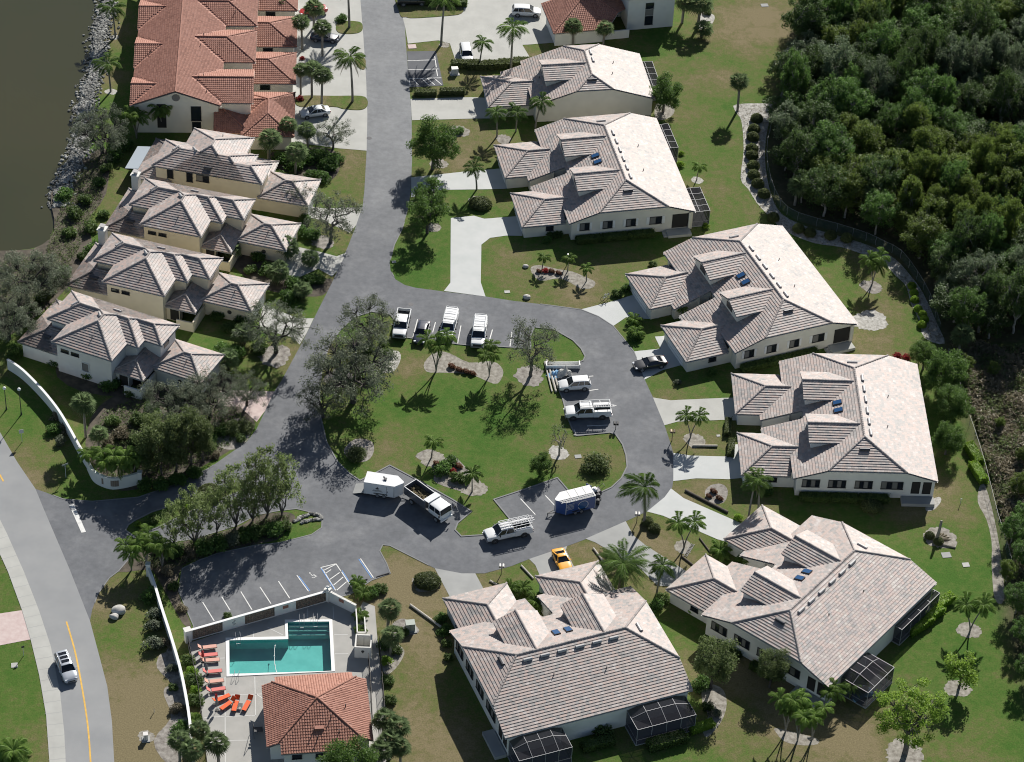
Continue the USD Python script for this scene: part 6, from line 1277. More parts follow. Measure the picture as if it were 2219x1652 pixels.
for k, (lm, rr, hh) in enumerate((('w1', (2.7, 2.6, 2.9), 4.6), ('w2', (3.0, 2.8, 2.9), 4.8), ('w3', (2.3, 2.3, 2.9), 4.2), ('w4', (2.8, 2.8, 3.0), 4.8), ('w2', (2.2, 2.1, 2.6), 4.0), ('w1', (3.3, 3.2, 3.0), 5.2))):
    kind_tree(f'wood_{k}', 20 + k, hh, rr, 90, .66, 120, .115, lm, .15, .35, 6, 'bark_pale', 1.5, shell=.40, extra_twigs=70, squash=1.0)
def frond(rng, L, droop, n=13, w=.5, lw=.05, lift=.6, fold=.45):
    """A feather frond along +x from the origin: rachis and two rows of leaflets."""
    t = np.linspace(0, 1, n + 1); x = L * (t - .12 * t ** 2 * droop); z = L * (lift * t - (lift * .45 + droop * .55) * t ** 2)
    P = np.c_[x, np.zeros(n + 1), z]; v, f = [], []
    for i in range(n):
        v += [P[i] + [0, -.025, 0], P[i] + [0, .025, 0], P[i + 1] + [0, .02, 0], P[i + 1] + [0, -.02, 0]]; k = len(v) - 4; f.append([k, k + 1, k + 2, k + 3])
    for i in range(1, n + 1):
        a = (t[i] - .08) * PI / .98; ll = w * (math.sin(max(.15, min(a, PI - .25)))) * rng.uniform(.85, 1.1) * L * .36
        d = P[i] - P[i - 1]; d /= np.linalg.norm(d)
        for s in (-1, 1):
            for h in (0, .5):
                q = P[i] - (P[i] - P[i - 1]) * h; dr = np.array([d[0] * .55, s * .8, d[2] * .55 - fold * rng.uniform(.6, 1.3)]); dr /= np.linalg.norm(dr)
                e = q + dr * ll; m_ = q + dr * ll * .45 + [0, 0, ll * .10]; o = d * lw
                v += [q - o, m_ - o * 1.3, e, m_ + o * 1.3]; k = len(v) - 4; f.append([k, k + 1, k + 2, k + 3])
    return np.array(v), np.array(f)
def feather_crown(mb, rng, c, n, L, droop, lift0=.15, lift1=1.35, w=1.0, lw=.05, wind=0.0):
    for k in range(n):
        a = k * 2.399963 + rng.uniform(-.2, .2); u = (k + .5) / n; v, f = frond(rng, L * rng.uniform(.85, 1.08), droop * rng.uniform(.8, 1.2) * (1.15 - .4 * u), lift=lift0 + (lift1 - lift0) * u, w=w, lw=lw)
        v = v @ rot(a, 2).T
        if wind: v[:, 0] -= wind * np.hypot(v[:, 0], v[:, 1]) ** 1.3 * .22
        mb.add(v + c, f)
def kind_palm(name, seed, trunks, L, n, droop, tr, lm='palm', bark='bark_palm', shaft=False, wind=0.0, lift=(.15, 1.35), w=1.0, lw=.05, dead=0):
    """trunks: list of (dx, dy, height) of each stem's top."""
    p = proto(name); rng = np.random.default_rng(seed)
    for dx, dy, h in trunks:
        t = np.linspace(0, 1, 7); P = np.c_[dx * t ** 1.6, dy * t ** 1.6, h * t]; obj('trunk', MB().tube(P, tr * (1.25 - .45 * t), 8), M[bark], p, smooth=True)
        if shaft: obj('crownshaft', MB().tube([P[-1] - [0, 0, .1], P[-1] + [0, 0, .7]], [tr * .95, tr * .5], 8), LM['bright'], p, smooth=True)
        c = P[-1] + [0, 0, .55 if shaft else .1]; mb = MB(); feather_crown(mb, rng, c, n, L, droop, lift[0], lift[1], w, lw, wind); obj('crown', mb, LM[lm], p)
        if dead:
            db = MB()
            for k in range(dead): v, f = frond(rng, L * .7, 1.9, lift=-.3); db.add(v @ rot(k * 2.1, 2).T + c - [0, 0, .25], f)
            obj('dead_fronds', db, LM['dry'], p)
    return p
def kind_fan(name, seed, h, n=34, r=1.2, fan=.78, tr=.17, skirt=8, lm='fan'):
    p = proto(name); rng = np.random.default_rng(seed); t = np.linspace(0, 1, 6); obj('trunk', MB().tube(np.c_[.15 * t ** 2, .1 * t, h * t], tr * (1.15 - .2 * t), 8), M['boot' if h < 3.2 else 'bark_palm'], p, smooth=True)
    c = np.array([.15, .1, h]); mb, sk = MB(), MB()
    for k in range(n + skirt):
        el = math.asin(1 - 1.55 * (k + .5) / n) if k < n else -1.1 - .25 * rng.random(); a = k * 2.399963; d = np.array([math.cos(a) * math.cos(el), math.sin(a) * math.cos(el), math.sin(el)]); st = r * (rng.uniform(.5, .8) if k < n else .45)
        q = c + d * st; out = sk if k >= n else mb; s_ = np.cross(d, [0, 0, 1.0]); s_ /= np.linalg.norm(s_) + 1e-9; u_ = np.cross(s_, d); out.bar(c, q, .03)
        m_ = 9; ang = np.linspace(-1.45, 1.45, m_ + 1); R_ = fan * r * rng.uniform(.85, 1.1)
        for i in range(m_):
            am = (ang[i] + ang[i + 1]) / 2; tip = q + (d * math.cos(am) + s_ * math.sin(am)) * R_ + [0, 0, -R_ * .30 * rng.uniform(.6, 1.4)]
            b0 = q + (d * math.cos(ang[i]) + s_ * math.sin(ang[i])) * R_ * .5 + u_ * .05; b1 = q + (d * math.cos(ang[i + 1]) + s_ * math.sin(ang[i + 1])) * R_ * .5 - u_ * .02
            out.add([q, b0, tip, b1], [[0, 1, 2, 3]])
    obj('crown', mb, LM[lm], p)
    if skirt: obj('dead_fronds', sk, LM['dry'], p)
    return p
kind_palm('tall_palm', 41, [(.5, .2, 8.2)], 3.0, 15, .95, .17, dead=2)
kind_palm('lake_palm', 42, [(-.2, .3, 5.2)], 2.7, 14, 1.05, .13)
kind_palm('curved_palm', 43, [(.7, -.1, 4.4)], 2.2, 13, 1.1, .12)
kind_palm('windy_palm', 44, [(-.3, .2, 6.3)], 3.2, 17, 1.0, .17, wind=1.0)
kind_palm('date_palm', 45, [(.1, .1, 4.6)], 3.9, 44, .75, .33, 'palm', 'boot', lift=(-.35, 1.5), w=.55, lw=.045)
kind_palm('twin_palm', 46, [(-.9, .2, 3.2), (.85, -.1, 3.5)], 1.75, 12, 1.2, .075, 'palm_b', shaft=True)
kind_palm('twin_palm_tall', 47, [(-1.2, .3, 4.7), (1.4, .5, 5.0), (.2, -.5, 4.2)], 1.75, 12, 1.2, .075, 'palm_b', shaft=True)
kind_palm('small_palm', 48, [(.15, .0, 1.7)], 1.35, 11, 1.15, .07, 'palm_b', shaft=True)
kind_palm('triple_palm', 49, [(-.7, .4, 3.6), (.8, .2, 3.9), (.1, -.6, 3.2)], 1.9, 12, 1.15, .08, 'palm_b', shaft=True)
kind_palm('low_palm', 50, [(.0, .0, .5)], 1.5, 16, 1.0, .1, 'palm_b', 'boot', lift=(.1, 1.5))
kind_fan('fan_palm', 51, 5.3); kind_fan('fan_palm_mid', 52, 3.6, 32, 1.2); kind_fan('fan_palm_low', 53, 1.6, 30, 1.15, skirt=5); kind_fan('fan_palm_tall', 54, 6.0, 38, 1.3)
def kind_bush(name, seed, R, n, ls, lm, clumps=14, fill=3.0, base=0.0):
    p = proto(name); rng = np.random.default_rng(seed); R = np.array(R, float); q = rng.standard_normal((clumps, 3)); q[:, 2] = np.abs(q[:, 2]); q /= np.linalg.norm(q, axis=1, keepdims=True); C = q * R * .62 * rng.uniform(.6, 1.05, (clumps, 1)) + [0, 0, base + R[2] * .22]
    v, f = leaves(rng, C, R.mean() * .42, n // clumps, ls, fill=fill); v[:, 2] = np.maximum(v[:, 2], .02); obj('foliage', (v, f), LM[lm], p)
    st = MB()
    for c in C[:6]: st.tube([(c[0] * .15, c[1] * .15, 0), c], [.04, .02], 5)
    obj('stem', st, M['bark_dark'], p); return p
def kind_clip(name, seed, R, lm='clip', n=1500, ls=.07, box=False):
    """A clipped bush: a dense skin of small leaves over a rounded body."""
    p = proto(name); rng = np.random.default_rng(seed); R = np.array(R, float)
    if box:
        fc = rng.integers(0, 5, n); u, w = rng.uniform(-1, 1, n), rng.uniform(-1, 1, n); d = np.stack([np.select([fc == 0, fc == 1], [1, -1], u), np.select([fc == 2, fc == 3], [1, -1], np.where(fc < 2, u, w)), np.where(fc == 4, 1, w)], 1); P = d * R * .97; d = d / np.linalg.norm(d, axis=1, keepdims=True)
    else:
        d = rng.standard_normal((n, 3)); d[:, 2] = np.abs(d[:, 2]) * 1.1 - .15; d /= np.linalg.norm(d, axis=1, keepdims=True); P = d * R
    P = P * (1 + .05 * rng.standard_normal((n, 1))) * (1 + .06 * np.sin(P[:, :1] * 3 + seed) * np.cos(P[:, 1:2] * 3)) + [0, 0, R[2] if box else R[2] * .35]; P[:, 2] = np.maximum(P[:, 2], .03)
    nr = d + .7 * rng.standard_normal((n, 3)); nr /= np.linalg.norm(nr, axis=1, keepdims=True); a = np.cross(nr, rng.standard_normal((n, 3))); a /= np.linalg.norm(a, axis=1, keepdims=True); b = np.cross(nr, a); s = ls * rng.uniform(.7, 1.4, (n, 1)) * 1.3
    obj('foliage', (np.stack([P - a * s, P - b * s * .7, P + a * s, P + b * s * .7], 1).reshape(-1, 3), np.arange(4 * n).reshape(-1, 4)), LM[lm], p)
    core = trimesh.creation.box((R * 2 * .9)) if box else trimesh.creation.icosphere(2, 1.0).apply_scale(R * .9); core.apply_translation([0, 0, R[2] if box else R[2] * .35]); core.vertices[:, 2] = np.maximum(core.vertices[:, 2], .01); obj('core', MB().tm(core), LM[lm], p); return p
kind_bush('bush', 61, (1.1, 1.1, 1.0), 1300, .10, 'bush'); kind_bush('bush_big', 62, (2.3, 2.1, 1.5), 3000, .11, 'olive', 26); kind_bush('bush_dark', 63, (1.4, 1.3, 1.2), 1500, .11, 'w4'); kind_bush('bush_bright', 64, (.8, .8, .8), 900, .09, 'bright'); kind_bush('bush_dry', 65, (1.3, 1.2, .9), 1300, .10, 'dry'); kind_bush('croton', 66, (.8, .7, .6), 700, .10, 'croton'); kind_bush('red_bush', 67, (.8, .8, .7), 700, .11, 'red'); kind_bush('bush_grey', 68, (1.2, 1.2, 1.2), 1400, .10, 'oak')
kind_clip('ball', 71, (.95, .95, .85)); kind_clip('ball_wide', 72, (1.45, 1.3, .75), n=2400); kind_clip('hedge', 73, (2.0, .55, .5), 'clip', 2600, .07, True); kind_clip('hedge_bright', 74, (2.0, .65, .55), 'bright', 2600, .07, True); kind_clip('hedge_dark', 75, (2.0, .6, .5), 'bush', 2400, .07, True); kind_clip('ball_green', 76, (.62, .62, .6), 'bright', 900)
K = '/World/Looks/kinds/'
rngp = np.random.default_rng(77)
def put(kind, name, cat, c, label, s=1.0, rz=None, group=None, z=0.0, tilt=None):
    p = at(*c); rz = rngp.uniform(0, 2 * PI) if rz is None else rz
    return copy_of(K + kind, name, label, cat, (p[0], p[1], z), rz, group, s, tilt)
# ---------------------------------------------------------------- plants: where they stand
T1 = lambda c, r, x, y: sheet(c, r, (x, y))[0]
oak = lambda k, c, lb, s=1.0, rz=None: put(k, 'oak_tree', 'tree', c, lb, s, rz)
oak('grey_oak', (765, 872), 'largest grey-green oak at the left end of the central island, shading the road', 1.25)
oak('grey_oak_open', (700, 905), 'grey oak leaning over the loop road below the largest island oak', .75)
oak('grey_oak_open', (800, 748), 'grey oak at the upper left corner of the island beside the parked pickup', .92)
oak('grey_oak_thin', (1150, 815), 'grey oak with upswept limbs at the right end of the island palm bed', (.92, .92, 1.25))
oak('grey_oak_thin', (717, 526), 'open oak with long bare limbs reaching over the road, by the second lake-villa drive', 1.08)
oak('grey_oak_open', (598, 765), 'grey oak in a mulch ring before the lake villa second from the street wall', 1.0)
oak('grey_oak', (222, 335), 'bare-looking grey tree on the lake bank beside the rocks', .88)
oak('grey_oak_thin', (722, 323), 'small pale grey-green tree on the forecourt by the white saloon', .68)
oak('grey_oak', (375, 925), 'dark grey oak in front of the lake villa nearest the street wall', .82)
oak('grey_oak', (455, 905), 'dark grey oak by the pink paver drive', .80)
oak('grey_oak_open', (535, 880), 'thin grey oak hanging over the pink paver drive', .62)
oak('grey_oak', (60, 655), 'broad grey tree at the left edge, at the end of the lake', .95)
oak('grey_oak', (20, 735), 'grey tree cut by the left edge, above the street wall', .85)
oak('grey_oak_open', (115, 640), 'grey-green tree between the lake and the second lake villa', .70)
oak('grey_oak_open', (640, 450), 'grey tree in front of the lake villa with three upper windows', .55)
T_ = lambda k, c, lb, s=1.0, nm='broadleaf_tree', rz=None: put(k, nm, 'tree', c, lb, s, rz)
T_('broadleaf', (938, 366), 'round dense green tree on the verge of the main road, above the white drive', 1.05)
T_('layered', (930, 455), 'dark layered tree between the two white drives, nearer the upper one', .80)
T_('layered', (926, 506), 'dark layered tree on the green corner of the main road', 1.0)
T_('broadleaf', (1437, 243), 'dense dark tree at the rear corner of the farthest villa', .80)
T_('lime', (1961, 1632), 'tall lime-green tree in a mulch ring at the lower right', 1.0, 'lime_tree')
T_('lime_small', (2078, 1492), 'slim lime-green tree with a leaning stem, beside the tall lime-green tree', 1.0, 'lime_tree')
T_('willowy', (1541, 1492), 'olive-green upright tree between the two nearest villas', 1.12, 'olive_tree')
T_('willowy', (1668, 1490), 'narrow grey-green tree by the windows of the diagonal villa', .85, 'olive_tree')
T_('broadleaf', (752, 1722), 'green tree top rising at the bottom edge in front of the pool house', 1.0)
T_('bare', (1211.7, 987), 'nearly bare pale tree in a shell ring on the island', 1.05, 'bare_tree')
T_('broadleaf', (1170, 1030), 'green bush-like tree on the island beside the bay of the blue trailer', .45)
for c, s, lb in (((2040, 850), .85, 'green tree behind the villa with bronze windows, at its far rear corner'), ((2062, 915), .75, 'green tree behind the middle of the villa with bronze windows'), ((2048, 985), .62, 'leaning tree by the lawn below the fence bend'), ((2000, 800), .6, 'green tree touching the rear eave of the villa with bronze windows')): T_('broadleaf', c, lb, s)
for k, (c, s, lb) in enumerate((((422, 1177), 1.0, 'multi-stemmed tree at the wide left part of the entrance bed'), ((372, 1185), .72, 'smaller multi-stemmed tree near the palms of the entrance bed'), ((512, 1140), .95, 'multi-stemmed tree in the middle of the entrance bed'), ((470, 1155), .8, 'multi-stemmed tree left of the middle of the entrance bed'), ((580, 1116), 1.05, 'tall multi-stemmed tree near the tip of the entrance bed'), ((612, 1120), .95, 'rightmost multi-stemmed tree of the entrance bed, by the stone edging'), ((548, 1128), .8, 'multi-stemmed tree between the middle and the tip of the entrance bed'))):
    put('buttonwood' if k % 2 == 0 else 'buttonwood_b', 'multi_stem_tree', 'tree', c, lb, (s * 1.12, s * 1.12, s * (1.75 if k % 3 else 1.5)))
for k, (c, s, lb) in enumerate((((318, 1030), 1.05, 'leftmost olive bamboo-like shrub behind the entrance wall'), ((350, 1030), 1.15, 'second olive bamboo-like shrub behind the entrance wall'), ((383, 1020), 1.2, 'third olive bamboo-like shrub behind the entrance wall'), ((415, 1005), 1.2, 'fourth olive bamboo-like shrub behind the entrance wall'), ((440, 1000), .95, 'rightmost olive bamboo-like shrub behind the entrance wall'), ((335, 995), 1.0, 'olive bamboo-like shrub set back behind the others at the entrance'))):
    put('upright', 'tall_shrub', 'shrub', c, lb, (s * 1.15, s * 1.15, s * 1.4))
# palms
pm = lambda k, c, lb, s=1.0, rz=None, g=None: put(k, {'fan_palm': 'fan_palm', 'fan_palm_mid': 'fan_palm', 'fan_palm_low': 'fan_palm', 'fan_palm_tall': 'fan_palm'}.get(k, 'palm_tree'), 'palm', c, lb, s, rz, g)
for k, c, lb, s, rz in (
    ('lake_palm', (250, 81), 'palm in a white ring on the lake bank, uppermost', 1.0, 0.3), ('lake_palm', (240, 199), 'palm in a white ring on the lake bank below the first', 1.0, 2.0),
    ('tall_palm', (956, 97), 'very tall palm above the small striped parking bay', 1.02, .5), ('tall_palm', (757, 60), 'tall palm on the small forecourt island at the top', 1.05, 2.0), ('tall_palm', (764, 221), 'tall palm in a stone ring on the long forecourt island', 1.03, 3.6),
    ('tall_palm', (1107, 151), 'tall palm with hanging fronds at the right end of the loose hedge', .98, 4.4), ('curved_palm', (1039, 145), 'slender palm in the loose hedge beside the white SUV', .95, 1.0), ('curved_palm', (1077, 296), 'twin-looking palm in front of the farthest villa garage', .92, 2.2), ('curved_palm', (1160, 278), 'broad palm against the near wall of the farthest villa', 1.1, .3), ('curved_palm', (1118, 285), 'darker palm between the two palms of the farthest villa', .9, 5.0),
    ('curved_palm', (1033, 411), 'palm on the lawn between the two white drives', .95, 4.0), ('windy_palm', (1395.7, 1137), 'windswept palm leaning over the loop road, by the twin round shrubs', 1.0, 0.25), ('date_palm', (1344, 1281), 'big bushy date palm in front of the nearest villa', 1.0, 0), ('curved_palm', (1423, 1287), 'slim palm right of the date palm', 1.0, 1.0),
    ('tall_palm', (1622, 1122), 'dark palm at the garage of the villa with bronze windows, left stem', .72, .4), ('tall_palm', (1642, 1116), 'dark palm at the garage of the villa with bronze windows, right stem', .74, 2.4),
    ('twin_palm', (1496, 949), 'twin-stemmed palm on the lawn between two square drives', 1.0, 0), ('twin_palm', (1482, 1188), 'twin-stemmed palm on the dry lawn below the white drive', 1.15, .2), ('twin_palm_tall', (945, 805), 'tall triple palm in the left half of the island bed', 1.05, .2), ('twin_palm_tall', (1060, 816), 'triple palm in the right half of the island bed', .85, 1.2), ('small_palm', (935, 992), 'single small palm on the island, above the croton bed', 1.3, 0), ('small_palm', (1023, 1066), 'small palm in the pale bed beside the dump truck', 1.35, 2), ('triple_palm', (1890, 616), 'palm clump in a white ring on the back lawn by the shell path', 1.05, .4),
    ('small_palm', T1(2, 1, 262, 680), 'left of three small palms in the pale lawn bed', 1.0, 0), ('small_palm', T1(2, 1, 482, 700), 'middle of three small palms in the pale lawn bed', 1.05, 1), ('small_palm', T1(2, 1, 645, 785), 'right of three small palms in the pale lawn bed', 1.0, 2.2), ('small_palm', T1(2, 0, 1600, 1560), 'tiny palm in a shell ring on the long back lawn', 1.15, 0),
    ('twin_palm', (2101.7, 1369), 'twin palm in a ring on the right lawn, by the scrub', 1.2, .1), ('twin_palm_tall', (1702, 1586), 'palm clump at the bottom right bed, leftmost', 1.0, 0), ('twin_palm_tall', (1728, 1606), 'palm clump at the bottom right bed, middle', 1.05, 2), ('twin_palm_tall', (1759, 1604), 'palm clump at the bottom right bed, rightmost', .95, 4), ('triple_palm', (1800, 1535), 'dark palm clump beside the corner of the diagonal villa', .75, 1), ('date_palm', (1843, 1512), 'spreading palm under the screened porch of the diagonal villa', .45, 1),
    ('triple_palm', (285, 1236), 'palm cluster at the head of the street wall, left', .95, 0), ('triple_palm', (318, 1222), 'palm cluster at the head of the street wall, middle', 1.0, 1), ('triple_palm', (352, 1232), 'palm cluster at the head of the street wall, right', .95, 3), ('triple_palm', (262, 1048), 'palm cluster rising over the brown sign panel', 1.05, 0), ('triple_palm', (232, 1040), 'palm cluster left of the brown sign panel', .95, 2), ('triple_palm', (288, 1040), 'palm cluster right of the brown sign panel', .95, 4), ('triple_palm', (195, 1020), 'palm at the joint of the garden wall and the entrance wall', .75, 4),
    ('low_palm', T1(1, 3, 880, 120), 'low feathery palm at the end of the pool entrance wall', .9, 0), ('low_palm', T1(1, 3, 930, 215), 'low feathery palm in the bed right of the pool entrance', 1.0, 1), ('low_palm', T1(1, 3, 905, 400), 'fern-like palm in the long white planter', .85, 2), ('low_palm', T1(1, 3, 905, 520), 'smaller fern in the long white planter near the shower', .7, 1), ('low_palm', (30, 1640), 'low spreading palm at the bottom left corner of the lawn', 1.6, 1),
    ('low_palm', T1(1, 3, 2205, 170), 'palm behind the garage of the nearest villa', 1.1, 2), ('low_palm', T1(2, 3, 210, 300), 'palm in the front court of the nearest villa', 1.25, 0), ('low_palm', T1(2, 3, 90, 170), 'palm by the timber rail in front of the nearest villa', 1.05, 1), ('low_palm', T1(2, 2, 1800, 1500), 'spiky palm by the garage of the diagonal villa', 1.2, 0), ('low_palm', T1(2, 2, 2050, 1580), 'palm in the front court of the diagonal villa', 1.3, 2), ('low_palm', T1(2, 1, 1060, 1150), 'upper cycad-like palm at the edge of the loop road', 1.0, 0), ('low_palm', T1(2, 1, 1075, 1260), 'lower cycad-like palm at the edge of the loop road', 1.05, 1), ('small_palm', T1(2, 1, 1460, 1110), 'tiny palm in the court of the villa with the black car', .8, 0), ('low_palm', T1(0, 3, 1690, 1310), 'glossy low palm inside the street wall', .8, 0)): pm(k, c, lb, s, rz)
for k, c, lb, s in (
    ('fan_palm', (1598, 240), 'lone fan palm standing on the back lawn', 1.05), ('fan_palm_tall', (186, 948), 'tall fan palm inside the curved garden wall', 1.0), ('fan_palm_mid', (214, 975), 'short fan palm below the tall one at the garden wall', .85), ('fan_palm_mid', (390, 1650), 'fan palm left of the street wall at the bottom', .95), ('fan_palm_mid', (422, 1668), 'fan palm across the street wall at the bottom', 1.0), ('fan_palm_mid', (432, 1625), 'fan palm inside the street wall by the terrace', .9), ('fan_palm_mid', (474, 1655), 'fan palm on the pool terrace at the bottom edge', 1.05),
    ('fan_palm_mid', (582, 350), 'fan palm at the corner of the near clay-roofed garage', 1.2), ('fan_palm_mid', (622, 311), 'fan palm against the near clay-roofed garage wall', 1.0), ('fan_palm_mid', (667, 323), 'fan palm at the lower edge of the forecourt', 1.0), ('fan_palm_mid', (640, 376), 'fan palm in the dark planting above the lake villa', 1.15), ('fan_palm', (655, 108), 'fan palm by the second clay-roofed garage, left', 1.0), ('fan_palm', (699, 122), 'fan palm by the second clay-roofed garage, right', 1.0), ('fan_palm', (676, 212), 'fan palm on the long forecourt island, left', 1.0), ('fan_palm', (697, 226), 'fan palm on the long forecourt island, right', 1.05), ('fan_palm', (652, 205), 'fan palm near the red shrub on the forecourt', .85), ('fan_palm_mid', (680, 60), 'fan palm beside the red car', 1.1), ('fan_palm_mid', (610, 40), 'small fan palm before the topmost clay-roofed garage window', .75),
    ('fan_palm_mid', (1241.6, 98), 'left of two fan palms before the white building', 1.0), ('fan_palm_mid', (1307, 98), 'right of two fan palms before the white building', .95), ('fan_palm_low', (622, 560), 'dark fan palm by the second lake-villa garage', 1.2), ('fan_palm_low', (600, 612), 'low broad fan palm by the stepped garage drive', 1.2), ('fan_palm_low', (672, 575), 'bright small fan palm on the second lake-villa drive', .95), ('fan_palm_low', (658, 645), 'loose fan palm on the grass corner below the second drive', .95), ('fan_palm_mid', (840, 1364), 'silvery fan palm right of the white planter', 1.0), ('fan_palm_mid', (846, 1419), 'silvery fan palm below the first by the terrace walk', .95),
    ('fan_palm_mid', (830, 1600), 'upper left fan palm of the clump beside the pool house', 1.0), ('fan_palm_mid', (857, 1620), 'right fan palm of the clump beside the pool house', 1.05), ('fan_palm_mid', (843, 1645), 'middle fan palm of the clump beside the pool house', 1.0), ('fan_palm_mid', (822, 1668), 'lowest fan palm of the clump beside the pool house', 1.0), ('fan_palm_mid', (868, 1660), 'fan palm at the right foot of the clump beside the pool house', .9), ('fan_palm_mid', (1478, 50), 'fan palm behind the white building, left', 1.2), ('fan_palm_mid', (1512, 58), 'fan palm behind the white building, right', 1.3), ('fan_palm_low', (1520, 80), 'low fan palm at the shell bed behind the white building', 1.1), ('fan_palm_low', (500, 560), 'fan palm in the court of the second lake villa', 1.0), ('fan_palm_low', (495, 800), 'low fan palm before the garage of the nearest lake villa', 1.1), ('fan_palm_low', (530, 745), 'low fan palm under the oak in front of the lake villas', 1.1), ('fan_palm_low', (1858, 1500), 'pale fan palm by the porch of the diagonal villa', .85)):
    pm(k, c, lb, s)
for c, lb in (((336, 268), 'leftmost big-leaved palm at the gable of the clay-roofed block'), ((352, 285), 'right big-leaved palm at the gable of the clay-roofed block'), ((296, 300), 'big-leaved palm at the lake corner of the clay-roofed block')): pm('triple_palm', c, lb, 1.05)
# bushes and hedges
bs = lambda k, c, lb, s=1.0, rz=None, g=None, cat='shrub', nm=None: put(k, nm or {'hedge': 'hedge', 'hedge_bright': 'hedge', 'hedge_dark': 'hedge'}.get(k, 'shrub'), 'hedge' if k.startswith('hedge') else cat, c, lb, s, rz, g)
row = [(1639, 262), (1633, 285), (1631, 302), (1629, 327), (1629, 342), (1632, 364), (1633, 384), (1642, 403), (1655, 425)]
wh = ['at its top', 'second from its top', 'third from its top', 'fourth from its top', 'at its middle', 'just below its middle', 'third from its lower end', 'second from its lower end', 'at its lower end']
for c, w_ in zip(row, wh): bs('ball', c, f'dark rounded shrub in the row along the upper shell path, {w_}', 1.0)
for c, w_ in zip([(1675, 476), (1730, 500), (1755, 509), (1799, 515), (1834, 521)], ['first', 'second', 'third', 'fourth', 'fifth']): bs('ball', c, f'rounded shrub on the shell path behind the black-car villa, {w_} from the left', .95)
for (x, y), w_ in zip([(1245, 840), (1265, 900), (1270, 960), (1300, 1040), (1340, 1085), (1352, 1130), (1335, 1175)], ['topmost', 'second', 'third', 'fourth', 'fifth', 'sixth', 'lowest']): bs('ball_green', T1(3, 1, x, y), f'small bright shrub along the curving shell path, {w_} of seven', 1.0)
